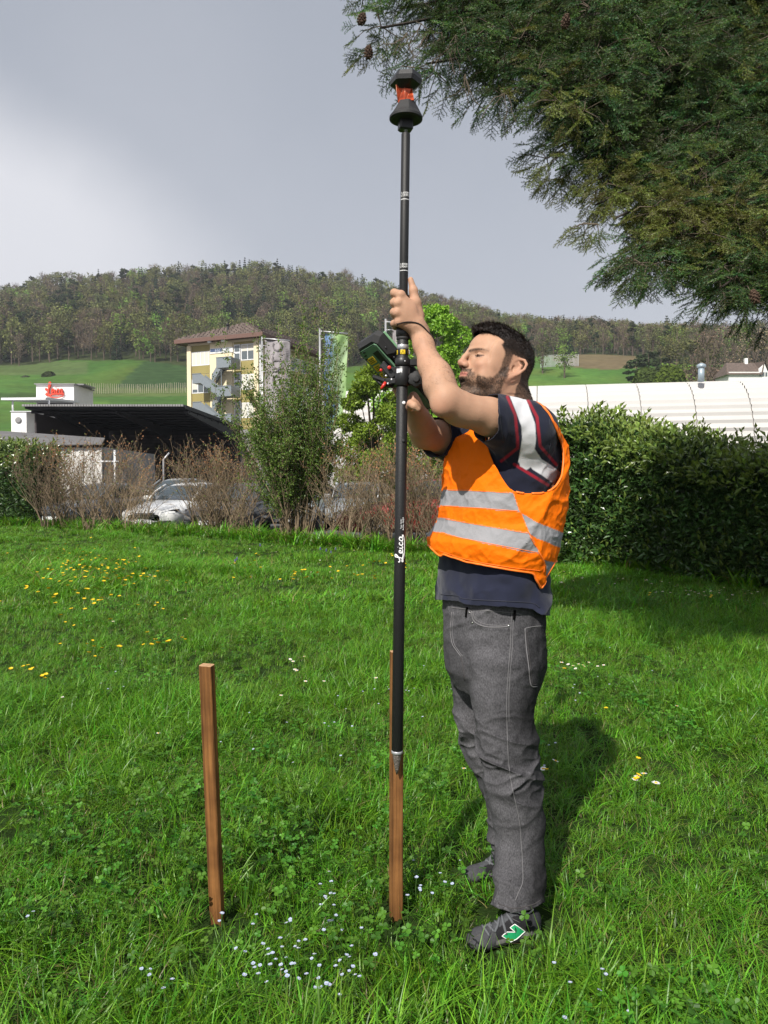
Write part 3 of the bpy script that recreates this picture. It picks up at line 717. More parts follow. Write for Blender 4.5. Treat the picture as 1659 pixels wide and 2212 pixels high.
# ---- far (right) hand under the controller
hr = J(889,874,2.12)
def q(dx, dy, Y): return J(dx, dy, Y)
body.cone(wrR, q(896,878,2.18), .025, .023, .012); body.ell(q(893,868,2.18), (.017,.028,.028), .012)
body.path([q(884,880,2.13), q(888,872,2.10), q(895,877,2.09), q(903,884,2.09)], [.0105,.0105,.0095,.0075], .005)      # thumb along the lower edge
for i, (a, b, c) in enumerate([((872,862,2.20),(861,852,2.20),(853,842,2.19)),((876,872,2.22),(866,862,2.23),(858,852,2.22)),((882,882,2.22),(872,876,2.24),(862,866,2.23)),((888,890,2.21),(880,888,2.23),(870,880,2.23))]):
    body.path([q(892,872+i*5,2.19), q(*a), q(*b), q(*c)], [.012,.010,.009,.0075], .004)

def build_body():
    lo = A((-.06, 1.70, .75)); hi = A((.62, 2.52, 1.80))
    V, F = polygonize(body, lo, hi, .0026)
    N_ = normals_of(V, F); L = ((V-HO)@HT[1].T)/.01; x, y, z = L[:,0], np.abs(L[:,1]), L[:,2]; ishead = (L[:,2] > -13) & (np.linalg.norm(L-A((2,0,1)), axis=1) < 17)
    c = np.tile(A((.435,.252,.165)), (len(V),1)); c *= (1+.07*vfbm(V, 30, 3)[:,None]); c[:,1:] *= (1+.06*vfbm(V, 12, 2, 5.)[:,None])
    red = np.exp(-(((x-12.1)/1.8)**2+(y/1.8)**2+((z+1.1)/1.6)**2))*.5+np.exp(-(((y-4.6)/2)**2+((x-8)/2.5)**2+((z+1.5)/2)**2))*.3
    ear = np.clip((y-6.9)/1.0,0,1)*((x>-5)&(x<2.3)&(z>-3.5)&(z<5))*.22
    kn = np.zeros(len(V))
    for m in mcp: kn += np.exp(-(np.linalg.norm(V-m,axis=1)/.010)**2)*.35
    kn += np.exp(-(np.linalg.norm(V-(elL+A((-.006,-.02,-.018))),axis=1)/.028)**2)*.4
    rr = np.clip((red+ear)*ishead+kn, 0, 1)[:,None]; c = c*(1-rr)+A((.47,.19,.13))*rr
    nz = vfbm(L, 1.3, 3); nf = vfbm(L, 5.0, 2)
    def mixc(mask, col): 
        nonlocal c
        m = np.clip(mask*ishead, 0, 1)[:,None]; c = c*(1-m)+A(col)*m
    # lips
    lip = np.clip(1-np.abs(z+4.08)/.72*1.0,0,1)**.4*(x>9.2)*np.clip((2.5-y)*2,0,1); mixc(np.clip(lip*1.3,0,1)*.85, (.42,.15,.12))
    mixc(np.exp(-((z+4.11)/.13)**2)*(y<2.6)*(x>9.2), (.10,.03,.025))
    # eye slit, iris, brow
    ez = (z-1.50+.04*(y-3)**2); slit = np.exp(-((z-1.40)/.22)**2)*(np.abs(y-3.6)<1.25)*(x>6.0); mixc(slit*.95, (.24,.17,.135)); mixc(np.exp(-((z-1.42)/.22)**2)*(np.abs(y-3.35)<.75)*(x>6.0), (.012,.008,.006)); mixc(np.exp(-((z-1.66)/.15)**2)*(np.abs(y-3.6)<1.5)*(x>6.0), (.02,.012,.010)); mixc(np.exp(-((z-1.12)/.10)**2)*(np.abs(y-3.6)<1.3)*(x>6.0)*.5, (.22,.10,.08))
    mixc(np.exp(-((z-2.38)/.13)**2)*(np.abs(y-3.6)<1.4)*(x>6.0)*.35, (.30,.15,.10))
    bz = 2.62+.55*np.sin((y-.8)*.50); brow = np.clip(1.3-np.abs(z-bz-.1)/(.52-.05*y),0,1)*(y>.7)*(y<5.9)*(x>6.0)*np.clip((6.0-y)/1.8,.3,1); mixc(np.clip(brow*(1+.5*nf),0,1)*.93, (.035,.022,.018))
    # nostril
    mixc(np.exp(-(((x-11.5)/.5)**2+((y-.68)/.32)**2+((z+2.25)/.35)**2))*.9, (.07,.02,.015))
    # beard: jaw, chin, moustache
    up_ = np.interp(x, [1.0,2.2,4.5,6.5,8.4,9.6,10.7,11.5], [1.5,.5,-3.0,-4.1,-3.6,-2.4,-2.2,-2.2]); dn = np.interp(x, [0,2,5,9,12], [-9,-9.2,-10.8,-12.5,-13])
    be = np.clip((up_-z+.5*nz)/.8,0,1)*np.clip((z-dn)/1.2,0,1)*np.clip((x-.9)/.6,0,1)
    be *= 1-np.clip(lip*1.6,0,1); be *= 1-.6*np.exp(-(((y-3.4)/1.0)**2+((z+5.2)/1.2)**2+((x-8.6)/1.2)**2))
    stache = np.exp(-(((z+2.75)/.5)**2))*(y<2.8)*(x>9.3)
    be = np.maximum(be*(.80+.5*nf+.15*nz+.12*np.clip(-5-z,0,2)), stache); mixc(np.clip(be,0,1)*.86, (.034,.023,.017))
    # shaved side hair and scalp
    fx = np.interp(z, [-9,-4,-1,0.5,1.5,4,5.5,6.6,8.2,9.0,11], [-3.5,-2.8,-2.6,2.0,2.5,3.6,4.9,4.4,6.2,8.6,9])
    sc_ = np.clip((fx-x+.35*nz)/.5,0,1)*(z>np.interp(x,[-9,-3,-2,2,4],[-11,-9,-1.2,.0,.5])); sc_[(y>6.75)&(x>-3.6)&(x<2.0)&(z<4.0)&(z>-3.6)] = 0
    sb = np.clip((x-.7)/.5,0,1)*np.clip((3.5+.4*nz-x)/.5,0,1)*np.clip((z+3.4)/1.0,0,1)*np.clip((6.5-z)/1.0,0,1)*(y>4.8); sc_ = np.maximum(sc_, sb*.9)
    mixc(sc_*(.80+.16*nf), (.040,.028,.022)); mixc(sc_*np.clip((z-2.5+.6*nz)/3,0,1), (.016,.011,.009))
    for (a, b) in ((7.6, 0.15),):
        mixc((np.linalg.norm(L-A((6.6,5.4,.9)),axis=1)<.32)*1.0, (.12,.05,.03))
    me = mesh_np('body', V, F, [M_skin], colors=np.clip(c,.005,1)); mpart('body', me)
    return V, F, N_, L, be*ishead, sc_*ishead
BV, BF, BN, BL, BEARD, SCALP = build_body()

def strand_mesh(P, D_, ln, w, name, mt, r):
    n = len(P); side = np.cross(D_, r.normal(size=(n,3))); side /= np.linalg.norm(side,axis=1,keepdims=True)+1e-9
    V = np.stack([P-side*w, P+side*w, P+D_*ln[:,None]], 1).reshape(-1,3); F3 = np.arange(3*n).reshape(n,3)
    return mesh_np(name, V, None, [mt], F3=F3, smooth=False)
def build_hair():
    h = Sdf(); T = HT
    h.ell((-.3,0,4.9), (8.9,7.35,7.6), .5, T=T); h.ell((4.0,0,6.0), (6.3,6.1,6.0), 2.0, T=T)
    h.ell((6.4,0,9.4), (3.6,4.6,2.4), 1.2, T=T); h.ell((3.0,0,10.4), (5.0,5.0,2.0), 1.2, T=T)
    h.cone((-4.5,0,-1), (-3.8,0,-7), 4.6, 3.9, 1.5, T=T)
    for (a, b, c2, s_) in ((8.8,2.2,9.6,1.1),(9.3,-.6,9.9,1.2),(8.6,-2.8,9.4,1.1),(7.4,3.6,9.7,1.2),(6.3,1.0,11.4,1.2),(5.2,3.2,11.0,1.2),(9.5,1.4,8.8,.8),(3.2,1.5,12.0,1.1)): h.ell((a,b,c2), (s_*1.25,s_*.9,s_*.75), .35, T=T)
    V, F = polygonize(h, HO+A((-.18,-.16,-.14)), HO+A((.18,.16,.18)), .0026)
    L = ((V-HO)@HT[1].T)/.01; N_ = normals_of(V, F)
    top = np.clip((L[:,2]-6.5)/3,0,1)
    st = L.copy(); st[:,0] *= .45; V = V+N_*(vfbm(st, 1.6, 3)*(.0008+.0042*top))[:,None]
    x, y, z = L[:,0], np.abs(L[:,1]), L[:,2]; nz = vfbm(L, 1.1, 3)*.6
    front = np.interp(z, [-9,-4,-1,0.5,1.5,4,5.5,6.6,8.0,8.7,9.4], [-3.9,-3.2,-3.0,1.6,2.2,3.3,4.6,4.2,5.8,8.4,12])
    keep = (x < front+nz) & (z > np.interp(x,[-9,-3,-2,2,4],[-8.5,-8,-1,.2,1])+nz*.5)
    keep &= ~((y>6.2)&(x>-3.4)&(x<2.2)&(z<4.1))
    V2, F2, _ = crop(V, F, keep); mpart('hair', mesh_np('hair', V2, F2, [M_hair]))
    hair = bpy.data.objects['hair']
    r = np.random.default_rng(3)
    # strands on the top and along the sides
    i = r.integers(0, len(V2), 20000); P = V2[i]; L2 = ((P-HO)@HT[1].T)/.01; NN = normals_of(V2, F2)[i]; t = np.clip((L2[:,2]-7)/3,0,1)[:,None]; cl_ = np.stack([vnoise(L2,1.3,3.),vnoise(L2,1.3,13.),vnoise(L2,1.3,23.)],1)
    flow = (hF*.75+hL*.15)*t+(-hF*.85-hU*.55)*(1-t); D_ = flow+NN*(.06+.34*t)+cl_*(.25+.55*t)+r.normal(0,.14,(len(P),3)); D_ /= np.linalg.norm(D_,axis=1,keepdims=True)
    o = link('hair_strand', strand_mesh(P-NN*.001, D_, (.004+.011*t[:,0])*r.uniform(.6,1.3,len(P)), .00045, 'hair_strand', M_strand, r), hair); o['kind'] = 'stuff'
    # stubble
    Pm = BEARD*1.6+.0; i = np.nonzero(r.random(len(BV)) < np.clip(BEARD,0,1)*.9)[0]; P = BV[i]; NN = BN[i]
    D_ = hF*-.15-hU*.8+NN*.3+r.normal(0,.25,(len(P),3)); D_ /= np.linalg.norm(D_,axis=1,keepdims=True)
    o = mpart('beard', strand_mesh(P, D_, r.uniform(.0035,.007,len(P)), .0005, 'beard', M_strand, r)); o['kind'] = 'stuff'
    i = np.nonzero(r.random(len(BV)) < np.clip(SCALP,0,1)*.7)[0]; P = BV[i]; NN = BN[i]
    D_ = -hF*.6-hU*.4+NN*.6+r.normal(0,.25,(len(P),3)); D_ /= np.linalg.norm(D_,axis=1,keepdims=True)
    o = link('side_hair', strand_mesh(P, D_, r.uniform(.002,.005,len(P))+.004*np.clip((((P-HO)@HT[1].T)[:,2]/.01-3)/3,0,1), .0004, 'side_hair', M_strand, r), hair); o['kind'] = 'stuff'
build_hair()

def arm_hair():
    r = np.random.default_rng(8); P = BV; t = ((P-elL)@fo)/(fo@fo); ax = elL+t[:,None]*fo; d = np.linalg.norm(P-ax,axis=1); m = (t > .12)&(t < 1.05)&(d < .055)&(P[:,1] < elL[1]+.12); i = np.nonzero(m)[0]; i = r.choice(i, 2600); P = P[i]; NN = BN[i]
    D_ = fo/np.linalg.norm(fo)*-.2+A((.5,0,-.5))+NN*.35+r.normal(0,.35,(len(P),3)); D_ /= np.linalg.norm(D_,axis=1,keepdims=True)
    o = mpart('arm_hair', strand_mesh(P, D_, r.uniform(.004,.010,len(P)), .00016, 'arm_hair', mat('brown_arm_hair', (.09,.05,.03), .6), r)); o['kind'] = 'stuff'
arm_hair()
# ================================================================ CLOTHES
M_tee = mat('tee_cloth', attr='Col', rough=.85, spec=.15, var=.12, vscale=25, bump=.15, bscale=500, sheen=.15)
M_vest = mat('vest_cloth', attr='Col', rough=.7, spec=.12, var=.04, vscale=12, bump=.25, bscale=70, trans=.12)
M_piping = mat('vest_piping', (.95,.20,.02), .5); M_stitch = mat('seam_stitch', (.15,.145,.15), .8); M_dstitch = mat('dark_stitch', (.05,.045,.045), .8)
M_tstitch = mat('shirt_seam', (.028,.030,.045), .8)
def denim_mat():
    m = mat('grey_denim', attr='Col', rough=.9, spec=.12, var=.55, vscale=330, bump=.22, bscale=900, detail=6, stretch=(1,1,.55)); return m
M_denim = denim_mat()
RT = [(868,1075,1155,2.31),(890,1030,1172,2.31),(915,1003,1186,2.31),(950,996,1194,2.31),(1000,990,1196,2.31),(1060,992,1178,2.31),(1120,980,1180,2.31),(1200,956,1173,2.32),(1300,952,1170,2.33),(1370,950,1171,2.33)]
tee = Sdf(); f_, c_, r_, tee_st = rings(RT, ex=2.2); tee.add(f_, c_, r_, .05)
tee.cone(neckb+A((0,0,-.045)), shL+A((.002,0,-.012)), .060, .064, .035); tee.cone(neckb+A((0,0,-.045)), shR+A((0,0,-.012)), .055, .058, .05)
tee.cone(shL+A((.004,0,-.004)), lerp(shL,elL,.62), .072, .060, .04)
tee.cone(shR, lerp(shR,elR,.92), .066, .056, .04)
def tee_fold(P):
    q = P.copy(); q[...,2] *= .35; r = np.abs(vnoise(q, 11, 3.)); q2 = P@np.array([[1,0,.5],[0,1,0],[-.5,0,.6]]); return -.0075*(1-r)**5 + .0045*vnoise(q2, 16, 8.) + .002*vnoise(P, 45, 1.)
tee.add(tee_fold, (0.36,2.1,1.2), 9, 0, 'd')
def center_at(z): return A((np.interp(z, tee_st[0], tee_st[1]), np.interp(z, tee_st[0], tee_st[2]), 0))
def mirror(V):
    c = np.stack([np.interp(V[:,2], tee_st[0], tee_st[1]), np.interp(V[:,2], tee_st[0], tee_st[2]), 0*V[:,2]], 1); l = (V-c)@LC
    return V-2*l[:,None]*LC[None], l
def thick(o, t, off=-1):
    md = o.modifiers.new('cloth', 'SOLIDIFY'); md.thickness = t; md.offset = off; return o
def smooth_mesh(V, F, n=2):
    for _ in range(n):
        S = np.zeros_like(V); C = np.zeros(len(V))
        for a, b in ((0,1),(1,2),(2,3),(3,0)):
            np.add.at(S, F[:,a], V[F[:,b]]); np.add.at(S, F[:,b], V[F[:,a]]); np.add.at(C, F[:,a], 1); np.add.at(C, F[:,b], 1)
        V = V*.4+.6*S/np.maximum(C,1)[:,None]
    return V
def tube_on(line, r, mt, name, parent, lift=.0006, flat=1.0):
    if len(line) < 2: return None
    pts = [p+n*lift for p, n in line]; mb = MB(); mb.tube(pts, r, 5, sx=flat); o = mb.build(name, mt, parent); return o
def build_tee():
    global TEE_BVH, TEE
    V, F = polygonize(tee, A((.08,1.75,.78)), A((.66,2.50,1.52)), .0025)
    D = proj(V); Vm, l = mirror(V); Dm = proj(Vm)
    hem = np.interp(D[:,0], [940,989,1007,1098,1150,1168,1180], [1297,1300,1308,1313,1317,1329,1331]); keep = D[:,1] < hem
    tl = ((V-shL)@(elL-shL))/((elL-shL)@(elL-shL)); keep &= ~((tl > .445) & (np.linalg.norm(V-(shL+(elL-shL)*.5),axis=1) < .14) & (D[:,0] < 1075) & (D[:,1] < 965) & (l > .02))
    keep &= ~((D[:,0] < 1046) & (l > .12))
    tr = ((V-shR)@(elR-shR))/((elR-shR)@(elR-shR)); nearR = np.linalg.norm(V-(shR+np.clip(tr,0,1.2)[:,None]*(elR-shR)),axis=1) < .09
    keep &= ~(nearR & (tr > .74) & (l < 0))
    # neck hole
    ax = neckb-HO; nk = V-(neckb+A((-.004,-.004,0))); rad = np.linalg.norm(nk[:,:2],axis=1); keep &= ~((rad < .066) & (V[:,2] > neckb[2]-.09-FC[0]*0) & (nk[:,2] > -.030+.55*(nk@FC)*-1*0-.35*(nk@FC)))
    V, F, u = crop(V, F, keep); D = D[u]; l = l[u]; Dm = Dm[u]; V = smooth_boundary(smooth_mesh(V, F, 1), F)
    navy = A((.012,.014,.028)); c = np.tile(navy, (len(V),1)); fade = np.clip((D[:,1]-1190)/60,0,1)[:,None]*.9; c = c*(1+fade*.55)
    c[D[:,1]>0] *= 1
    DD = np.where((l > -.04)[:,None], D, Dm)
    def soft(w, d): return np.clip((w-d)/1.6+.5, 0, 1)
    white = np.maximum(soft(15, pl_dist(DD, [(1116,852),(1128,882),(1141,918),(1143,950),(1134,1000)])), soft(14.5, pl_dist(DD, [(1143,978),(1160,1003),(1178,1014),(1200,1030)])))
    red = np.maximum(np.maximum(soft(3.2, pl_dist(DD, [(1096,857),(1113,896),(1118,950),(1118,968),(1083,996)])), soft(3.2, pl_dist(DD, [(1137,858),(1160,901),(1167,964),(1202,1004)]))), soft(3.2, pl_dist(DD, [(1111,1003),(1184,1048)])))
    arm = ((l > .02) | (Dm[:,1] < 1000)) & (DD[:,1] > 840) & (DD[:,1] < 1060); white = (white*arm*(1-soft(14, pl_dist(DD, [(1075,1012),(1109,1007)]))))[:,None]; red = (red*arm)[:,None]
    c = c*(1-white)+A((.60,.60,.62))*white; c = c*(1-red)+A((.26,.012,.025))*red
    me = mesh_np('t_shirt', V, F, [M_tee], colors=c); o = mpart('t_shirt', me); thick(o, .002); TEE = o; TEE_BVH = bvh_of(V, F)
    N_ = normals_of(V, F)
    # hem and cuff stitching
    def off(e, pts, r=.0011): tube_on(surf_line(TEE_BVH, pts, 3), r, M_tstitch, 'seam', TEE)
    off(0, smooth_curve([(953,1284),(989,1287),(1007,1294),(1098,1299),(1150,1303),(1166,1313)], 4))
    off(0, smooth_curve([(1074,848),(1078,880),(1082,915),(1088,955)], 4)); off(0, smooth_curve([(1186,905),(1190,950),(1182,985)],4), .0008)
build_tee()

# ---------------------------------------------------------------- vest
RV = [(r_,a_+5,b_-14,y_) for r_,a_,b_,y_ in [(905,1012,1190,2.315),(930,992,1205,2.315),(956,975,1218,2.315),(980,968,1225,2.315),(1052,961,1226,2.315),(1100,953,1221,2.315),(1125,951,1216,2.315),(1150,938,1211,2.31),(1166,928,1206,2.31),(1185,930,1203,2.31),(1216,942,1198,2.31),(1250,950,1184,2.31),(1290,955,1175,2.31)]]
def build_vest():
    v = Sdf(); f_, c_, r_, st = rings(RV, ex=2.15, ratio=1.30); v.add(f_, c_, r_, .03)
    v.cone(neckb+A((.008,0,-.045)), shL+A((.010,0,-.008)), .068, .076, .035); v.cone(neckb+A((0,0,-.045)), shR+A((.006,0,-.008)), .064, .062, .035)
    def fold(P):
        q = P@np.array([[1,0,.8],[0,1,0],[-.8,0,.5]]); q2 = P@np.array([[.5,0,-.7],[0,.8,0],[.9,0,1.0]])
        a = (1-np.abs(vnoise(q, 9, 2.)))**4; b = (1-np.abs(vnoise(q2, 15, 5.)))**5; c = (1-np.abs(vnoise(P, 30, 7.)))**6; d = (1-np.abs(vnoise(q, 55, 4.)))**5
        return -.0065*a-.0035*b-.0020*c-.0010*d+.0030*vnoise(P, 6, 1.)
    v.add(fold, (0.36,2.1,1.2), 9, 0, 'd')
    # big sagging fold above the lower band
    for pts in ([(956,1112),(975,1122),(1000,1130),(1030,1127)],):
        for a, b in zip(pts[:-1], pts[1:]):
            pass
    V, F = polygonize(v, A((.08,1.72,.90)), A((.70,2.52,1.52)), .003)
    D = proj(V); Vm, l = mirror(V); Dm = proj(Vm)
    AH = [tuple(p) for p in smooth_curve([(1050,940),(1058,975),(1074,1010),(1106,1056),(1150,1064),(1189,1057),(1211,1028),(1216,977),(1205,937),(1187,897),(1164,872),(1134,855),(1090,838),(1020,824)], 5)]+[(1015,925)]
    near = l > -.015
    FACE = True
    facing = (normals_of(V, F)*(V-A(CAMP))).sum(1) < 0; zb = J(1150,1064,2.2)[2]
    cut = np.where(near, in_poly(D, AH)&facing, in_poly(Dm, AH)&(Dm[:,1]<1075))
    nk = V-(neckb+A((-.004,-.004,0))); rad = np.linalg.norm(nk[:,:2],axis=1); cut |= (rad < .082) & (nk[:,2] > -.05-.9*(nk@FC)) 
    hem = np.interp(D[:,0], [915,929,945,1010,1098,1152,1155,1166,1176,1199,1230], [1168,1181,1195,1216,1232,1240,1251,1274,1254,1216,1195])
    hemf = np.interp(D[:,0], [915,929,945,960,1100,1230], [1168,1183,1199,1208,1225,1205])
    facing = (normals_of(V, F)*(V-A(CAMP))).sum(1) < 0; zb = J(1150,1064,2.2)[2]
    cut |= np.where(near, D[:,1] > hem, D[:,1] > hemf)
    V, F, u = crop(V, F, ~cut); D, l, Dm = D[u], l[u], Dm[u]; V = smooth_boundary(smooth_mesh(V, F, 1), F)
    DD = np.where((l > -.12)[:,None], D, Dm)
    fl = smooth_curve([(1100,1030),(1106,1057),(1124,1107),(1146,1160),(1165,1194),(1176,1216),(1176,1246)], 5); fx = np.interp(DD[:,1], [p[1] for p in fl], [p[0] for p in fl]); front = DD[:,0] < fx
    # front panel lies a little proud of the back panel at its side edge
    N_ = normals_of(V, F); prox = np.clip(1-(fx-DD[:,0])/30,0,1)*front*(DD[:,1]>1057); V = V+N_*(.0065*prox)[:,None]
    org = A((.95,.185,.003)); c = np.tile(org, (len(V),1)); gr = A((.30,.30,.315))
    def band(xs, top, bot, m): 
        t = np.interp(DD[:,0], xs, top); b = np.interp(DD[:,0], xs, bot); return m & (DD[:,1] > t) & (DD[:,1] < b)
    wig = 1.2*vnoise(V, 30, 3.)
    DD[:,1] += wig
    b1 = band([940,968,1040,1101,1125], [1056,1058.5,1061,1065,1068], [1091,1093,1098,1104,1105], front)
    b2 = band([925,960,1000,1142,1170], [1117,1120,1127,1152,1157], [1146,1151,1163,1194,1196], front)
    b3 = band([1118,1160,1212,1235], [1104,1128,1149,1152], [1138,1163,1184,1188], ~front)
    b4 = band([1150,1180,1235], [1196,1212,1222], [1236,1255,1262], ~front)
    c[b1|b2|b3|b4] = gr
    me = mesh_np('safety_vest', V, F, [M_vest], colors=c); o = mpart('safety_vest', me); thick(o, .0016); o['label'] = 'orange high-visibility vest with grey reflective bands'
    bv = bvh_of(V, F)
    def pp(pts, r=.0022, lift=.0008, m=M_piping, nm='piping'): tube_on(surf_line(bv, smooth_curve(pts, 5), 3), r, m, nm, o, lift)
    # piping round the armhole and along the panel edges
    E = []
    ec = {}
    for a, b in ((0,1),(1,2),(2,3),(3,0)):
        for x, y in zip(F[:,a], F[:,b]):
            k = (min(x,y), max(x,y)); ec[k] = ec.get(k, 0)+1
    nxt = {}
    for (a, b), n in ec.items():
        if n == 1: nxt.setdefault(a, []).append(b); nxt.setdefault(b, []).append(a)
    seen = set()
    for s in list(nxt):
        if s in seen: continue
        loop = [s]; seen.add(s); cur = s
        while True:
            c2 = [q for q in nxt[cur] if q not in seen]
            if not c2: break
            cur = c2[0]; seen.add(cur); loop.append(cur)
        if len(loop) > 14:
            P = V[loop].copy()
            for _ in range(6): P[1:-1] = .5*P[1:-1]+.25*(P[:-2]+P[2:])
            mb = MB(); mb.tube([Vector(p) for p in P[::3]], .0030, 6); mb.build('piping', M_piping, o)
    pp([(1107,1060),(1124,1107),(1146,1160),(1165,1194),(1175,1216),(1175,1238)], .0018)
    for pts in ([(957,1093),(1040,1098),(1119,1104)],[(968,1059),(1040,1061),(1100,1065)],[(962,1121),(1000,1128),(1140,1152)],[(936,1149),(1000,1163),(1162,1194)],[(950,1190),(1010,1209),(1098,1225),(1168,1233)]): pp(pts, .0009, .0004, M_piping, 'stitching')
build_vest()

# ---------------------------------------------------------------- jeans
def rad_px(px, Y): return px*Y*NS/FD
LEGN = [(1088,1430,2.24,84),(1086,1500,2.23,74),(1094,1600,2.215,68),(1104,1680,2.21,66),(1112,1725,2.21,61),(1122,1775,2.215,57),(1124,1840,2.20,56),(1122,1900,2.165,55.5),(1119,1950,2.135,56),(1118,1990,2.13,57)]
LEGF = [(1030,1440,2.44,66),(1045,1540,2.46,65),(1064,1620,2.47,62),(1086,1680,2.48,58),(1100,1740,2.50,54),(1102,1790,2.52,50),(1110,1830,2.53,50),(1112,1880,2.54,50)]
def build_jeans():
    global JEANS, JB
    j = Sdf(); f_, c_, r_, _ = rings([(1270,966,1164,2.33),(1300,965,1164,2.33),(1340,966,1165,2.33),(1400,966,1165,2.33),(1450,970,1160,2.33),(1490,990,1150,2.33)], ex=2.3, ratio=1.32); j.add(f_, c_, r_, .03)
    for LG in (LEGN, LEGF):
        pts = [J(x, y, Y) for x, y, Y, r in LG]; rs = [rad_px(r, Y)*.90-.0015 for x, y, Y, r in LG]
        j.path(pts, rs, .018)
    # seat
    j.ell(J(1125,1425,2.37), (.075,.075,.085), .04)
    # creases: knee, calf, hem
    def crease(pts, Y, r, k=.010, mode='s'):
        P = [J(x, y, Y) for x, y in pts]
        for a, b in zip(P[:-1], P[1:]): j.cone(a, b, r, r, k, mode)
    zc = J(1110,1700,2.2)[2]
    def fold(P):
        q = P.copy(); q[...,2] *= 1.5; q[...,0] *= .8
        q = q@np.array([[1,0,.75],[0,1,.3],[-.75,0,1]])
        a = (1-np.abs(vnoise(q, 8.5, 4.)))**5; b = (1-np.abs(vnoise(q, 17, 9.)))**5
        z = P[...,2]; w = np.exp(-((z-.44)/.10)**2)*1.05+np.exp(-((z-.09)/.06)**2)*.9+np.exp(-((z-.86)/.07)**2)*.3+.20
        return w*(-.012*a-.005*b)+.004*vnoise(P, 7, 2.)+.0012*vnoise(P, 60, 2.)
    j.add(fold, (0.36,2.1,.6), 9, 0, 'd')
    V, F = polygonize(j, A((.10,1.80,.02)), A((.60,2.56,1.06)), .003)
    D = proj(V); near = V[:,1] < 2.22
    hemn = np.interp(D[:,0], [1060,1075,1110,1150,1175], [1956,1964,1974,1966,1952])
    keep = np.where(near, D[:,1] < hemn, D[:,1] < 1846) & (D[:,1] > 1292)
    V, F, u = crop(V, F, keep); D = D[u]; V = smooth_boundary(smooth_mesh(V, F, 1), F)
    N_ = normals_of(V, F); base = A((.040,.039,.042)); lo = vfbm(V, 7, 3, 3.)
    # washed-out front of thighs and shins; back darkened further as painted-in shade
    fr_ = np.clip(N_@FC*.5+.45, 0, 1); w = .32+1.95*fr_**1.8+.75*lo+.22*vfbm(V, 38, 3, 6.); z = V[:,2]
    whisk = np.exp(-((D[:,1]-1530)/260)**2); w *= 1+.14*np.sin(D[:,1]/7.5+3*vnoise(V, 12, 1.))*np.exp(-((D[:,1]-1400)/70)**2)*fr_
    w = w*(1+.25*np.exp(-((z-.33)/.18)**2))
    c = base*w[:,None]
    hemm = (np.where(near[u] if len(near)==len(u) else V[:,1]<2.22, np.interp(D[:,0],[1060,1075,1110,1150,1175],[1956,1964,1974,1966,1952])-D[:,1], 1846-D[:,1])); hb = (hemm < 11); c[hb] *= (1.15+.7*np.clip(vnoise(V, 130, 5.),-.6,1))[hb,None]
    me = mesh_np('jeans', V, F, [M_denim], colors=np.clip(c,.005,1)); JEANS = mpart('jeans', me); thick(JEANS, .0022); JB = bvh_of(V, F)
    def seam(pts, r=.0013, m=M_stitch, n=5): tube_on(surf_line(JB, smooth_curve(pts, n), 3), r, m, 'seam', JEANS, .0002)
    side = [(1106,1318),(1104,1350),(1102,1400),(1098,1450),(1095,1500),(1095,1560),(1097,1620),(1100,1660),(1106,1700),(1114,1735),(1122,1775),(1126,1820),(1129,1870),(1129,1905),(1120,1928),(1113,1945)]
    seam(side, .0010); seam([(x+4.5,y) for x, y in side[:6]], .0009)
    seam([(1019,1320),(1021,1336),(1030,1347),(1050,1354),(1075,1355),(1100,1353)], .0016); seam([(1022,1322),(1026,1336),(1036,1344),(1052,1349),(1078,1351),(1100,1349)], .0009)
    fly = [(976,1322),(974,1345),(973,1365),(977,1390),(986,1405),(996,1418)]; seam(fly, .0014); seam([(x+4,y) for x, y in fly], .0009)
    seam([(996,1418),(1002,1450),(1004,1470)], .0014, M_dstitch)
    seam([(1134,1358),(1137,1357),(1150,1354),(1172,1352)], .0013); seam([(1134,1358),(1137,1400),(1142,1440),(1147,1480),(1160,1483)], .0016)
    seam([(1138,1362),(1141,1400),(1146,1440),(1150,1476),(1160,1478)], .0008, M_dstitch)
    seam([(1076,1952),(1110,1962),(1150,1954),(1168,1944)], .0012, M_dstitch)
    # waistband, belt loop, front button
    seam([(973,1312),(1010,1316),(1060,1320),(1110,1324),(1128,1328)], .0012)
    for x0, y0 in ((1009,1312),(1112,1318)):
        tube_on(surf_line(JB, [(x0,y0),(x0-2,y0+20)], 3), .0036, M_denim, 'belt_loop', JEANS, .001, 1.6)
    for x0, y0 in ((1014,1323),(1099,1352),(1021,1345)):
        p, n = hit(JB, x0, y0)
        if p is not None: mb = MB(); mb.lathe([(.0028,0),(.0028,.0015),(.0014,.0024)], 10, 0, Matrix.Translation(p) @ n.to_track_quat('Z','Y').to_matrix().to_4x4()); mb.build('rivet', M_metal, JEANS)
M_metal = mat('bare_metal', (.55,.54,.52), .3, 1.0)
build_jeans()

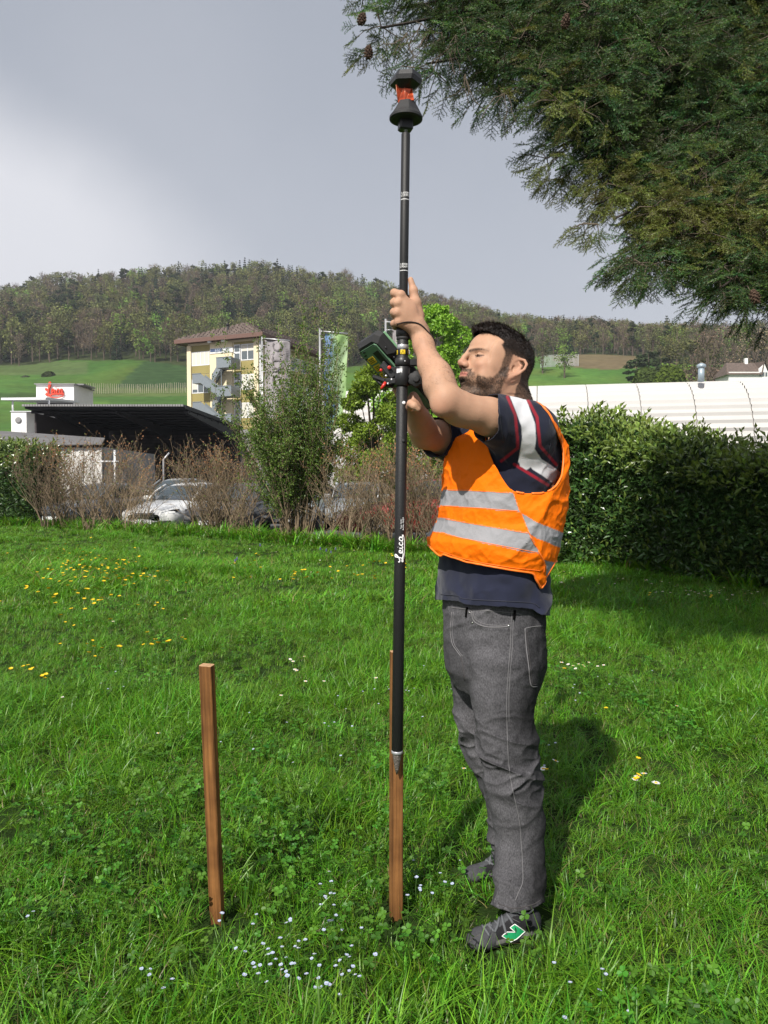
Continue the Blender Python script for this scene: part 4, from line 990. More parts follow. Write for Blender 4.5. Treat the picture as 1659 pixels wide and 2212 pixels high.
# ---------------------------------------------------------------- shoes
M_suede = mat('grey_suede', attr='Col', rough=.9, spec=.15, var=.2, vscale=120, bump=.4, bscale=500)
M_lace = mat('shoe_lace', (.10,.105,.115), .85, var=.2, vscale=400); M_green = mat('green_patch', (.015,.32,.12), .5); M_wht = mat('white_trim', (.75,.74,.73), .6); M_black = mat('matt_black', (.012,.012,.013), .55)
def build_shoe(heel, toe, side, zoff=0.0, nm='shoe'):
    f = A(toe-heel); f[2] = 0; ln = np.linalg.norm(f); f /= ln; u = A((0,0,1)); l = np.cross(u, f)*side     # l = outer side
    O = A(heel)+A((0,0,zoff)); T = (O, np.stack([f, l, u]), .01*ln/.27)
    s = Sdf()
    s.cone((3.8,0,1.4), (12,.2,1.3), 3.0, 2.9, 1.0, T=T); s.cone((12,.2,1.2), (22.5,-.4,1.4), 2.9, 3.9, 1.5, T=T); s.ell((22.6,-.4,1.8), (4.4,4.3,2.3), 1.2, T=T)
    s.ell((3.9,0,4.2), (3.5,3.2,3.6), 1.5, T=T); s.cone((5,0,4.6), (11.5,0,4.4), 2.7, 3.0, 1.8, T=T); s.cone((11.5,0,4.4), (20.5,-.2,2.6), 2.8, 2.4, 2.0, T=T)
    s.cone((10.2,0,6.4), (13.5,0,5.4), 1.9, 2.0, 1.0, T=T); s.ell((6.0,0,8.6), (3.2,2.0,2.4), .6, 's', T=T)
    s.ell((13,0,-6.0), (40,20,6.0), .2, 's', T=T)
    V, F = polygonize(s, A(heel)-A((.16,.18,.02)), A(heel)+A((.16,.18,.14)) if ln < .1 else A((max(heel[0],toe[0])+.07, max(heel[1],toe[1])+.09, zoff+.16)), .0028) if False else polygonize(s, A((min(heel[0],toe[0])-.07, min(heel[1],toe[1])-.09, zoff-.01)), A((max(heel[0],toe[0])+.07, max(heel[1],toe[1])+.09, zoff+.16)), .0028)
    L = ((V-T[0])@T[1].T)/T[2]; x, y, z = L.T; c = np.tile(A((.020,.020,.022)), (len(V),1))
    c[(x > 18.5+.25*y*0) ] = (.062,.062,.068); c[(x < 6.2-.2*z)] = (.030,.031,.036); c[(z < 2.4)&(x<19)] = (.16,.155,.15); c[(z < 1.2)] = (.03,.03,.03)
    c[(x > 9.5)&(np.abs(y) < 1.5)&(z > 4.0)&(x<20)] = (.075,.078,.085)
    me = mesh_np('shoe', V, F, [M_suede], colors=c); o = mpart('shoe', me)
    return o, bvh_of(V, F), T
def build_shoes():
    zg = 0.0
    h = A(W(1168,2022,gY(2022)+.01)); t = A(W(1012,2054,gY(2054)-.01)); h[2] = t[2] = zg
    o, bv, T = build_shoe(h, t, 1, zg+.012)
    def dec(pts, r, m, nm, lift=.0006, flat=1.0, n=4): return tube_on(surf_line(bv, smooth_curve(pts, n), 2.5), r, m, nm, o, lift, flat)
    Z = lambda *ps: [(972+.1628*a, 1836+.1628*b) for a, b in ps]
    # emblem: green slanted letter with a white outline
    P = Z((855,985),(990,1075),(880,1175),(800,1215),(685,1140),(755,1085),(862,1085),(795,1030))
    hits = []
    for a, b in zip(P, P[1:]+P[:1]):
        for k in range(4): p, n = hit(bv, a[0]+(b[0]-a[0])*k/4, a[1]+(b[1]-a[1])*k/4); hits.append((p, n))
    cen = hit(bv, *[sum(v)/len(P) for v in zip(*P)])
    if all(p is not None for p, n in hits) and cen[0] is not None:
        bm = bmesh.new(); vs_ = [bm.verts.new(p+n*.0022) for p, n in hits]; 
        try:
            bm.faces.new(vs_); bmesh.ops.triangulate(bm, faces=bm.faces[:])
        except Exception: pass
        me = bpy.data.meshes.new('emblem'); bm.to_mesh(me); bm.free(); me.materials.append(M_green); link('emblem', me, o)
        mb = MB(); mb.tube([p+n*.0024 for p, n in hits]+[hits[0][0]+hits[0][1]*.0024], .0013, 5); mb.build('emblem_outline', M_wht, o)
    dec(Z((800,835),(860,825),(960,852),(1050,842),(1110,790)), .0026, M_wht, 'collar_lining')
    for ps in (((415,985),(470,1060),(530,1150)),((470,935),(520,1010),(585,1085)),((520,850),(580,930),(640,990)),((590,1090),(630,1010),(660,900),(690,820)),((690,820),(700,930),(745,1120)),((740,830),(790,900),(835,975)),((520,1000),(560,940),(640,900)),((440,1040),(500,1000),(560,1010))):
        dec(Z(*ps), .0030, M_lace, 'lace', .0012, 1.2)
    dec(Z((815,910),(870,935),(930,965)), .0006, M_stitch, 'stitching')
    # far shoe
    h2 = A(W(1118,1892,gY(1892)+.03)); t2 = A(W(1004,1908,gY(1908)-.01)); h2[2] = t2[2] = zg
    o2, bv2, T2 = build_shoe(h2, t2, 1, zg+.012)
    for pts in ([(1060,1828),(1054,1845),(1050,1862)],[(1068,1835),(1060,1852),(1057,1868)],[(1048,1850),(1055,1862),(1066,1868)]): tube_on(surf_line(bv2, pts, 2.5), .0030, M_lace, 'lace', o2, .0012, 1.2)
    p = [hit(bv2, *q) for q in ((1060,1878),(1072,1878),(1076,1897),(1062,1890),(1056,1884))]
    if all(a is not None for a, b in p):
        bm = bmesh.new(); bm.faces.new([bm.verts.new(a+n*.0022) for a, n in p]); me = bpy.data.meshes.new('emblem'); bm.to_mesh(me); bm.free(); me.materials.append(M_green); link('emblem', me, o2)
        mb = MB(); mb.tube([a+n*.0024 for a, n in p]+[p[0][0]+p[0][1]*.0024], .0013, 5); mb.build('emblem_outline', M_wht, o2)
build_shoes()

# bracelet cord and small scarf end behind the shoulder
def build_cord():
    bv = bvh_of(BV, BF); c = lerp(wrL, elL, .085); axd = (elL-wrL)/np.linalg.norm(elL-wrL)
    e1 = np.cross(axd, A((0,1,0))); e1 /= np.linalg.norm(e1); e2 = np.cross(axd, e1)
    pts = []
    for k in range(37):
        a = 2*math.pi*k/36; d = e1*math.cos(a)+e2*math.sin(a); dd = d+axd*(.55*math.cos(a+.6)); o = c+axd*.028*math.cos(a+.6)
        loc, n, i, t = bv.ray_cast(Vector(o+d*.07), Vector(-d)); p = (A(loc)+d*.0016) if loc is not None else o+d*.03; pts.append(Vector(p))
    mb = MB(); mb.tube(pts, .0019, 6); mb.build('cord_bracelet', mat('dark_cord', (.02,.012,.010), .8, bump=.5, bscale=900), man)
    for o in man.children:
        if o.name == 'cord_bracelet': o.location = -man_off
build_cord()
def man_label(): pass
# ================================================================ SURVEY POLE, PRISM, CONTROLLER, STAKES
M_carbon = mat('carbon_tube', (.012,.012,.0125), .48, spec=.4, var=.35, vscale=300, bump=.15, bscale=900)
M_anod = mat('black_anodised', (.014,.014,.015), .42, spec=.5, bump=.05, bscale=300); M_rub = mat('black_rubber', (.018,.018,.019), .7, var=.1)
M_silver = mat('silver_band', (.50,.50,.52), .35, .6); M_scr = mat('dark_screw', (.10,.10,.11), .35, .8); M_warn = mat('warning_yellow', (.75,.52,.01), .5); M_print = mat('white_print', (.78,.78,.78), .6)
M_red = mat('red_plastic', (.55,.03,.02), .35); M_dgreen = mat('green_housing', (.10,.20,.115), .5, var=.06); M_lgreen = mat('light_green_trim', (.22,.42,.24), .5)
M_yellab = mat('yellow_label', (.55,.38,.02), .5); M_worn = mat('worn_metal', (.22,.19,.17), .5, .6, var=.6, vscale=160, bump=.5, bscale=300)
def glass_orange():
    m = mat('copper_glass', (.55,.08,.025), .12, .55, spec=.8, var=.6, vscale=60); return m
M_glass = glass_orange()
def frame_from(z, y_hint=(0,-1,0)):
    z = Vector(z).normalized(); y = Vector(y_hint); x = y.cross(z).normalized(); y = z.cross(x); return Matrix((x, y, z)).transposed().to_4x4()
POLF = frame_from(pdir)      # local z up the pole, local +y towards the camera side
def at_pole(row): return Vector(pole_at(row))
# strokes of the red / white script lettering, in letter units (x right, y up)
LEICA = [[(.05,.62),(.0,.50),(.10,.42),(.28,.50),(.48,.78),(.56,1.02),(.48,1.12),(.38,1.02),(.36,.75),(.33,.40),(.26,.12),(.14,.0),(.02,.04),(.06,.14),(.22,.12),(.42,.02),(.60,.0),(.72,.08)],
         [(.66,.26),(.80,.30),(.88,.42),(.82,.52),(.72,.48),(.66,.30),(.70,.12),(.84,.06),(.98,.14)],
         [(1.04,.50),(1.02,.22),(1.08,.08),(1.20,.14)], [(1.10,.68),(1.12,.70)],
         [(1.46,.44),(1.38,.52),(1.28,.42),(1.24,.22),(1.32,.08),(1.44,.10),(1.52,.18)],
         [(1.84,.46),(1.72,.52),(1.60,.40),(1.58,.20),(1.66,.08),(1.78,.16),(1.86,.50),(1.84,.20),(1.90,.08),(2.02,.16)],
         [(.16,-.02),(.6,-.18),(1.2,-.22),(1.7,-.14),(2.02,.02)]]
def script_strokes(f, r, name, mt, parent, flat=.5, n=4):
    """f maps (x,y) in letter units to a 3D point; returns one lettering mesh"""
    mb = MB()
    for k, st in enumerate(LEICA):
        pts = [Vector(f(*p)) for p in smooth_curve(st, n)] if len(st) > 2 else [Vector(f(*p)) for p in st]
        mb.tube(pts, r*(.55 if k == 6 else 1.0), 5)
    return mb.build(name, mt, parent)
def text_obj(txt, size, M, mt, name='lettering', parent=None, wrap=None, ext=.0003, sp=1.0, align='CENTER'):
    cu = bpy.data.curves.new('t', 'FONT'); cu.body = txt; cu.size = size; cu.extrude = ext; cu.align_x = align; cu.align_y = 'CENTER'; cu.resolution_u = 2; cu.space_line = .8*sp
    o = bpy.data.objects.new('t', cu); COL.objects.link(o); dg = bpy.context.evaluated_depsgraph_get(); me = bpy.data.meshes.new_from_object(o.evaluated_get(dg)); bpy.data.objects.remove(o)
    for v in me.vertices:
        x, y, z = v.co
        if wrap: a = x/wrap; v.co = M @ Vector((math.sin(a)*(wrap+z), y, math.cos(a)*(wrap+z)))
        else: v.co = M @ v.co
    me.materials.clear(); me.materials.append(mt); me.name = name; return link(name, me, parent)
def build_pole():
    base = Vector(POLE_B); t = empty('survey_pole', base, 'slim black carbon survey pole held upright in front of the right-hand stake', 'pole')
    def loc(row): return (at_pole(row)-base)
    ax = Vector(pdir)
    def cyl(name, r0, row0, r1, row1, m, n=24):
        mb = MB(); a, b = loc(row0), loc(row1); e = .0012
        mb.tube([a, a+ax*e, b-ax*e, b], [r0*.93, r0, r1, r1*.93], n); return mb.build(name, m, t)
    cyl('lower_tube', .0152, 1622, .0152, 722, M_carbon); cyl('upper_tube', .0116, 745, .0116, 290, M_carbon)
    cyl('collar', .0185, 727, .0190, 711, M_anod); cyl('collar', .0172, 736, .0172, 726.5, M_rub)
    cyl('silver_ring', .0157, 754, .0157, 745, M_silver); cyl('warning_ring', .0156, 768.5, .0156, 756, M_anod)
    cyl('foot_ring', .0156, 1626, .0158, 1619, M_silver)
    mb = MB(); a = loc(1622); mb.tube([a, a-ax*.006, a-ax*.030, a-ax*.052, a-ax*.068], [.0138,.0132,.0098,.006,.0015], 14); mb.build('steel_tip', M_worn, t)
    # warning sign: yellow square with a black triangle and bolt, repeated round the ring
    def local(row): return Matrix.Translation(loc(row)) @ POLF
    # frame for printing: x right (seen from the camera), y up the pole, z outwards to the camera
    X = ax.cross(Vector((0,-1,0))).normalized()*-1; Zc = X.cross(ax).normalized()
    if Zc.y > 0: Zc = -Zc; X = -X
    def PM(row, turn=0.0): return Matrix.Translation(loc(row)) @ Matrix((X, ax, Zc)).transposed().to_4x4() @ Matrix.Rotation(turn, 4, 'Y')
    def patch(name, row, w, h, r, m, turn=0.0, lift=.0004):
        n = max(2, int(w/.004)); M = PM(row, turn); P = []
        for k in range(n+1):
            a = (-w/2+w*k/n)/r; 
            for s_ in (-h/2, h/2): P.append(M @ Vector((math.sin(a)*(r+lift), s_, math.cos(a)*(r+lift))))
        mb = MB(); mb.add(P, [(2*k,2*k+2,2*k+3,2*k+1) for k in range(n)], 0, True); return mb.build(name, m, t)
    for turn in (0.0, 1.35, -1.35):
        patch('warning_label', 762.2, .0125, .0115, .0157, M_warn, turn, .0005)
        M = PM(762.2, turn); r = .0166; mb = MB(); tri = [(-.0048,-.0042),(.0048,-.0042),(0,.0044)]
        mb.tube([M @ Vector((math.sin(x/r)*r, y, math.cos(x/r)*r)) for x, y in tri+tri[:1]], .00045, 4); mb.tube([M @ Vector((math.sin(x/r)*r, y, math.cos(x/r)*r)) for x, y in [(.0006,.0018),(-.0008,-.0002),(.0006,-.0006),(-.0004,-.003)]], .00035, 4); mb.build('warning_mark', M_anod, t)
    for txt, row in (('1.600M\n5.249FT', 425.0), ('1.800M\n5.906FT', 577.5)):
        text_obj(txt, .0080, PM(row-3), M_print, 'lettering', t, .0118); patch('scale_mark', row+7.5, .026, .0016, .0116, M_print, 0, .0004)
    for txt, row, dx in (('Type: GLS31', 1131, .0), ('Art.No.: 766359', 1131, .0055)):
        M = PM(row) @ Matrix.Rotation(math.radians(0), 4, 'Y'); cu = text_obj(txt, .0052, M @ Matrix.Translation((.002+dx,0,.0154)) @ Matrix.Rotation(R(90), 4, 'Z'), M_print, 'lettering', t, None)
    M = PM(1184); sc = .0345
    def f(x, y):                                   # script runs up the pole
        u = -(y-.42)*sc*.62; v = (x-1.0)*sc*1.06; r = .0158; return M @ Vector((math.sin(u/r)*r, v, math.cos(u/r)*r))
    script_strokes(f, .00175, 'lettering', M_print, t)
    # push buttons
    for row, m in ((872.5, M_print), (954, M_rub)):
        mb = MB(); mb.lathe([(.0045,0),(.0045,.0014),(.003,.0026)], 12, 0, PM(row) @ Matrix.Translation((.0045,0,.0146))); mb.build('push_button', m, t)
    # clamp with its arm, knob and label
    cl = cyl('clamp', .0200, 834, .0200, 792, M_anod); mb = MB(); c = loc(783.5)
    mb.tube([c-ax*.010, c-ax*.009, c+ax*.009, c+ax*.010], [.0195,.0205,.0205,.0195], 20); mb.cbox(c+X*.030+Zc*-.004, (.036,.020,.018), 0, POLF, .002); mb.build('clamp', M_anod, t)
    text_obj('2 PM', .0052, PM(806) @ Matrix.Translation((-.007,0,.0208)), M_anod, 'lettering', cl); mb = MB()
    P = []; 
    lab = patch('label', 803.5, .016, .011, .0202, M_print, -.45, .0006)
    kn = MB(); kc = loc(820)+X*.036+Zc*.012; KM = Matrix.Translation(kc) @ Matrix((X, ax, Zc)).transposed().to_4x4(); prof = []
    V = []; n = 48
    for z, rs in ((-.010,.85),(-.008,1),(.006,1),(.009,.9)):
        for k in range(n):
            a = 2*math.pi*k/n; r = .0215*rs*(1-.13*(.5+.5*math.cos(6*a))**3); V.append(KM @ Vector((r*math.cos(a), r*math.sin(a), z)))
    kn.add(V, [(i*n+k,i*n+(k+1)%n,i*n+n+(k+1)%n,i*n+n+k) for i in range(3) for k in range(n)]+[tuple(range(3*n,4*n))], 0, True)
    kn.lathe([(.009,.009),(.0095,.0115),(.006,.012)], 16, 0, KM); kn.tube([kc-Zc*.01, loc(820)+X*.01], .007, 10); kn.build('clamp_knob', M_rub, t)
    scw = MB(); scw.lathe([(.0022,0),(.0022,.002),(.001,.0028)], 8, 0, PM(783.5) @ Matrix.Translation((.006,0,.0198))); scw.build('screw', M_silver, t)
    return t
SP = build_pole()
def build_prism():
    b = at_pole(289); t = empty('reflector_prism', b, 'black survey prism with orange-red glass screwed onto the pole top', 'prism'); t.rotation_euler = POLF.to_euler(); t.scale = (1,1,.84)
    mb = MB(); mb.lathe([(.004,0),(.0042,.010),(.0055,.0105),(.0055,.014)], 12); mb.build('threaded_stud', M_silver, t)
    mb = MB(); mb.cbox((.001,-.004,.028), (.036,.030,.034), 0, Matrix.Rotation(.25,4,'Z'), .004); mb.cbox((-.004,-.020,.030), (.022,.004,.026), 0, Matrix.Rotation(.25,4,'Z'), .0015); mb.build('swivel_block', M_anod, t)
    def poly_r(k, n, sides, r, a0=0.0):
        a = 2*math.pi*k/n+a0; m = ((a % (2*math.pi/sides))-math.pi/sides); return r*math.cos(math.pi/sides)/math.cos(m)
    def loft(rows, n=36):
        V = []; 
        for z, r, sides, a0, ox in rows:
            for k in range(n):
                a = 2*math.pi*k/n; rr = r if sides == 0 else poly_r(k, n, sides, r, a0); V.append((rr*math.cos(a)+ox, rr*math.sin(a), z))
        return V, [(i*n+k,i*n+(k+1)%n,i*n+n+(k+1)%n,i*n+n+k) for i in range(len(rows)-1) for k in range(n)]+[tuple(range(n-1,-1,-1)), tuple(range((len(rows)-1)*n,len(rows)*n))]
    mb = MB(); V, F = loft([(.040,.038,0,0,0),(.043,.0435,0,0,0),(.050,.0435,0,0,0),(.064,.0385,6,.3,0),(.094,.0235,6,.3,-.001)]); mb.add(V, F); mb.build('lower_housing', M_rub, t)
    # glass: twisted triangular body with bright edges
    def tri(z, r, a0, ox, n=6): return [(r*(1 if k%2==0 else .62)*math.cos(a0+k*math.pi/3)+ox, r*(1 if k%2==0 else .62)*math.sin(a0+k*math.pi/3), z) for k in range(6)]
    L0, L1 = tri(.092,.0255,-1.9,-.003), tri(.138,.025,-1.3,.010); mb = MB(); mb.add(L0+L1, [(k,(k+1)%6,6+(k+1)%6,6+k) for k in range(6)]); g = mb.build('prism_glass', M_glass, t)
    ed = MB(); vv = [Vector(p) for p in L0+L1]
    for k in range(6): ed.tube([vv[k], vv[6+k]], .00055, 4); ed.tube([vv[k], vv[6+(k+1)%6]], .00045, 4)
    ed.build('glass_edge', mat('pale_copper', (.75,.30,.18), .3, .3), g)
    mb = MB(); V, F = loft([(.130,.0245,3,-.95,.006),(.147,.041,6,.1,.003),(.160,.0435,6,.1,.001),(.176,.038,6,.1,-.001),(.181,.026,6,.1,-.002)]); mb.add(V, F); c = mb.build('upper_housing', M_anod, t)
    mb = MB(); mb.cbox((-.012,-.0335,.156), (.013,.0015,.013), 0, Matrix.Rotation(-.35,4,'Z') @ Matrix.Rotation(.785,4,'Y')); mb.build('badge', mat('dark_badge', (.035,.036,.038), .4), c)
build_prism()
def build_controller():
    c = A(W(861,805,2.08)); e1 = Vector((.66,.30,-.70)).normalized(); e3 = Vector((.45,.45,.78)); e3 = (e3-e1*e3.dot(e1)).normalized(); e2 = e3.cross(e1); e2 = -e2 if e2.y > 0 else e2
    if e1.cross(e2).dot(e3) < 0: 
        Mx = Matrix((e1, e2, e3)).transposed()
    else: Mx = Matrix((e1, e2, e3)).transposed()
    # right-handed frame (e2 mirrored if needed)
    if Mx.determinant() < 0: Mx = Matrix((e1, -e2, e3)).transposed(); sgn = -1
    else: sgn = 1
    t = empty('field_controller', c, 'black and green handheld field controller tilted in the pole clamp', 'controller'); t.rotation_euler = Mx.to_euler()
    mb = MB(); mb.cbox((.004,0,0), (.255,.098,.030), 0, None, .009); mb.build('housing', M_anod, t)
    mb = MB(); mb.cbox((-.088,0,-.001), (.085,.112,.046), 0, None, .014); mb.cbox((.118,0,0), (.030,.104,.036), 0, None, .009); mb.build('bumper', M_rub, t)
    mb = MB(); mb.cbox((-.02,sgn*.0505,.006), (.20,.004,.007), 0, None, .001); mb.cbox((-.070,sgn*.0566,.010), (.095,.004,.007), 0, None, .001); mb.cbox((.05,sgn*.0505,.006), (.10,.004,.009), 0, None, .001); mb.build('trim_strip', M_lgreen, t)
    mb = MB(); mb.cbox((-.050,0,-.0245), (.125,.080,.006), 0, None, .006); mb.cbox((.075,0,-.0165), (.105,.075,.006), 0, None, .004); bk = mb.build('battery_cover', M_dgreen, t)
    for k in range(3):
        mb = MB(); mb.cbox((-.075+k*.026,-sgn*.018,-.0285), (.020,.030,.0012), 0, None, 0); lb = mb.build('label', M_yellab, bk)
        mb = MB(); [mb.cbox((-.080+k*.026+j*.005,-sgn*.018,-.0293), (.0018,.022-.004*(j%2),.0004), 0) for j in range(3)]; mb.build('lettering', M_anod, lb)
    mb = MB(); mb.cbox((-.055,sgn*.020,-.0283), (.075,.024,.0014), 0, None, .0); p = mb.build('recess', M_anod, bk); mb = MB(); mb.cbox((-.040,sgn*.018,-.0293), (.036,.008,.0008), 0); mb.build('label', mat('grey_label', (.35,.38,.34), .5), p)
    mb = MB(); mb.cbox((.004,sgn*.010,-.029), (.018,.024,.005), 0, None, .002); mb.build('latch', M_red, t)
    for k in range(3): mb = MB(); mb.cbox((-.106+k*.010,-sgn*.020+k*.006,-.0287), (.004,.009,.0016), 0, None, .0); mb.build('vent', M_anod, bk)
    for x, y in ((-.110,.045),(-.050,.052),(-.085,.052)):
        mb = MB(); mb.lathe([(.0032,0),(.0032,.002),(.0012,.0022)], 8, 0, Matrix.Translation((x,sgn*y,-.0165)) @ Matrix.Rotation(math.pi,4,'X')); mb.build('screw', M_scr, t)
    mb = MB(); mb.cbox((.004,0,.0165), (.13,.078,.003), 0, None, .001); mb.build('screen', mat('dark_screen', (.01,.012,.015), .1), t)
    # bracket behind the pole, part of the clamp
    base = Vector(POLE_B); X = Vector((1,0,0))
    def L(dx, dy, Y): return W(dx, dy, Y)-base
    mb = MB(); M1 = Matrix.Rotation(.85,4,'Y')
    mb.cbox(L(838,803,2.03), (.050,.045,.020), 0, M1, .003); mb.cbox(L(826,822,2.015), (.055,.040,.010), 0, Matrix.Rotation(.35,4,'Y'), .002); mb.cbox(L(845,826,2.02), (.045,.050,.016), 0, None, .003)
    mb.cbox(L(852,812,2.03), (.030,.030,.045), 0, None, .004); mb.tube([L(808,815,2.005), L(822,830,2.005), L(850,834,2.01)], [.004,.005,.006], 8); mb.cbox(L(888,800,2.05), (.060,.040,.022), 0, M1, .003); mb.build('bracket', M_anod, SP)
    for dx, dy, Y, r in ((841,794,2.0,.0055),(823,799.5,2.0,.0042)):
        mb = MB(); mb.lathe([(r*.8,-.004),(r,-.003),(r,.003),(r*.6,.004)], 12, 0, Matrix.Translation(L(dx,dy,Y)) @ Matrix.Rotation(R(100),4,'X')); mb.build('release_button', M_red, SP)
    mb = MB(); mb.tube([L(833,826,1.995), L(829,832,1.993), L(823,840,1.991)], [.0042,.0048,.0030], 8); mb.build('release_lever', M_red, SP)
    mb = MB(); mb.tube([L(*p, 2.0) for p in [tuple(v) for v in smooth_curve([(830,797),(828,818),(828,845),(833,862),(841,868),(849,860),(857,845)], 5)]], .0007, 5); mb.build('tether_cord', M_rub, SP)
    for dx, dy in ((846,820),(838,829),(834,812)):
        mb = MB(); mb.lathe([(.0034,0),(.0034,.003),(.001,.0034)], 6, 0, Matrix.Translation(L(dx,dy,1.998)) @ Matrix.Rotation(R(90),4,'X')); mb.build('screw', M_silver, SP)
build_controller()

# ---------------------------------------------------------------- wooden stakes
def wood_mat():
    m = bpy.data.materials.new('stake_wood'); m.use_nodes = True; nt = m.node_tree; N = nt.nodes; L = nt.links; p = N['Principled BSDF']; p.inputs['Roughness'].default_value = .75; p.inputs['Specular IOR Level'].default_value = .25
    tc = N.new('ShaderNodeTexCoord'); mp = N.new('ShaderNodeMapping'); mp.inputs['Scale'].default_value = (110,110,4.0); L.new(tc.outputs['Object'], mp.inputs[0])
    nz = N.new('ShaderNodeTexNoise'); nz.inputs['Scale'].default_value = 1; nz.inputs['Detail'].default_value = 6; L.new(mp.outputs[0], nz.inputs[0])
    n2 = N.new('ShaderNodeTexNoise'); n2.inputs['Scale'].default_value = 7; n2.inputs['Detail'].default_value = 4; L.new(tc.outputs['Object'], n2.inputs[0])
    r = N.new('ShaderNodeValToRGB'); L.new(nz.outputs[0], r.inputs[0]); e = r.color_ramp.elements; e[0].position=.30; e[0].color=(.085,.038,.012,1); e[1].position=.70; e[1].color=(.30,.140,.045,1)
    mx = N.new('ShaderNodeMix'); mx.data_type='RGBA'; mx.blend_type='MULTIPLY'; mx.inputs[0].default_value=.75; L.new(r.outputs[0], mx.inputs[6]); r2 = N.new('ShaderNodeValToRGB'); L.new(n2.outputs[0], r2.inputs[0]); r2.color_ramp.elements[0].position=.35; r2.color_ramp.elements[0].color=(.50,.42,.38,1); r2.color_ramp.elements[1].position=.6; r2.color_ramp.elements[1].color=(1.1,1.05,1,1)
    L.new(r2.outputs[0], mx.inputs[7]); L.new(mx.outputs[2], p.inputs['Base Color']); bp = N.new('ShaderNodeBump'); bp.inputs['Strength'].default_value=.6; bp.inputs['Distance'].default_value=.002; L.new(nz.outputs[0], bp.inputs['Height']); L.new(bp.outputs[0], p.inputs['Normal']); return m
M_wood = wood_mat(); M_woodend = mat('cut_wood_end', (.42,.25,.13), .8, var=.3, vscale=80, bump=.4, bscale=200); M_chip = mat('fresh_wood_chip', (.60,.50,.42), .8)
def stake(name, top, bot, w, d, turn, label, chips):
    top, bot = Vector(top), Vector(bot); ax = (top-bot).normalized(); h = (top-bot).length
    t = empty(name, bot, label, 'stake'); t.rotation_euler = (frame_from(ax) @ Matrix.Rotation(turn,4,'Z')).to_euler()
    mb = MB(); r = random.Random(int(w*1e5)); n = 26; V = []; F = []
    zs = [-.10,-.02]+[.05+(h-.05)*k/n for k in range(n+1)]
    for i, z in enumerate(zs):
        s = .15 if z < -.05 else (.80 if z < 0 else 1)+.03*(r.random()-.5); b = .0022
        for sx, sy in ((-1,-1),(1,-1),(1,1),(-1,1)):
            for q in ((1,0),(0,1)) if sx*sy > 0 else ((0,1),(1,0)):
                V.append(((sx*(w/2-b*q[1]-r.random()*.0006))*s, (sy*(d/2-b*q[0]-r.random()*.0006))*s, z))
    for i in range(len(zs)-1):
        for k in range(8): F.append((i*8+k,i*8+(k+1)%8,i*8+8+(k+1)%8,i*8+8+k))
    mb.add(V, F); mb.build('shaft', M_wood, t)
    mb = MB(); k = (len(zs)-1)*8; mb.add([V[k+j] for j in range(8)]+[(v[0]*.96, v[1]*.96, h+.0012) for v in V[k:k+8]], [(j,(j+1)%8,8+(j+1)%8,8+j) for j in range(8)]+[tuple(range(8,16))]); mb.build('cut_end', M_woodend, t)
    mb = MB(); rr_ = random.Random(9)
    for k in range(16): a = rr_.random()*6.28; mb.cbox((math.cos(a)*rr_.uniform(.015,.045), math.sin(a)*rr_.uniform(.015,.045), rr_.uniform(-.005,.012)), (.014,.012,.010), 0, Matrix.Rotation(a,4,'Z') @ Matrix.Rotation(a*2,4,'X'), .003)
    o_ = mb.build('soil', M_soil, t); o_['kind'] = 'stuff'
    for k in range(5):
        f = rr_.uniform(.05,.95)*h; sx = rr_.choice((-1,1)); mb = MB(); mb.tube([(sx*w/2,-d/2,f),(sx*(w/2+.0012),-d/2-.001,f+.02),(sx*(w/2+.003),-d/2-.001,f+.034)], [.0009,.0007,.0003], 4); mb.build('splinter', M_woodend, t)
    for x0, x1, z in chips:
        mb = MB(); mb.tube([(x0,-d/2-.0003,z),((x0+x1)/2,-d/2-.0008,z+.001),(x1,-d/2-.0003,z+.0025)], [.0003,.0011,.0005], 4); mb.build('chip', M_chip, t)
B1 = W(470,1998,gY(1998)); B1.z = 0; T1 = W(446.5,1437,gY(1998)-.06)
stake('wooden_stake', T1, B1, .0370, .024, -.30, 'brown wooden stake standing alone in the grass on the left', [(-.019,-.008,.40),(.010,.018,.31),(.006,.019,.12),(-.018,-.006,.30),(-.008,.004,.27),(.004,.016,.22),(-.016,-.002,.17),(-.004,.010,.44),(.002,.012,.34)])
B2 = W(855,2000,gY(2000)+.02); B2.z = 0; T2 = W(857,1407,gY(2000)+.03)
stake('wooden_stake', T2, B2, .0360, .026, .20, 'brown wooden stake behind the black pole in the centre', [(-.017,.015,.33),(-.004,.004,.20)])
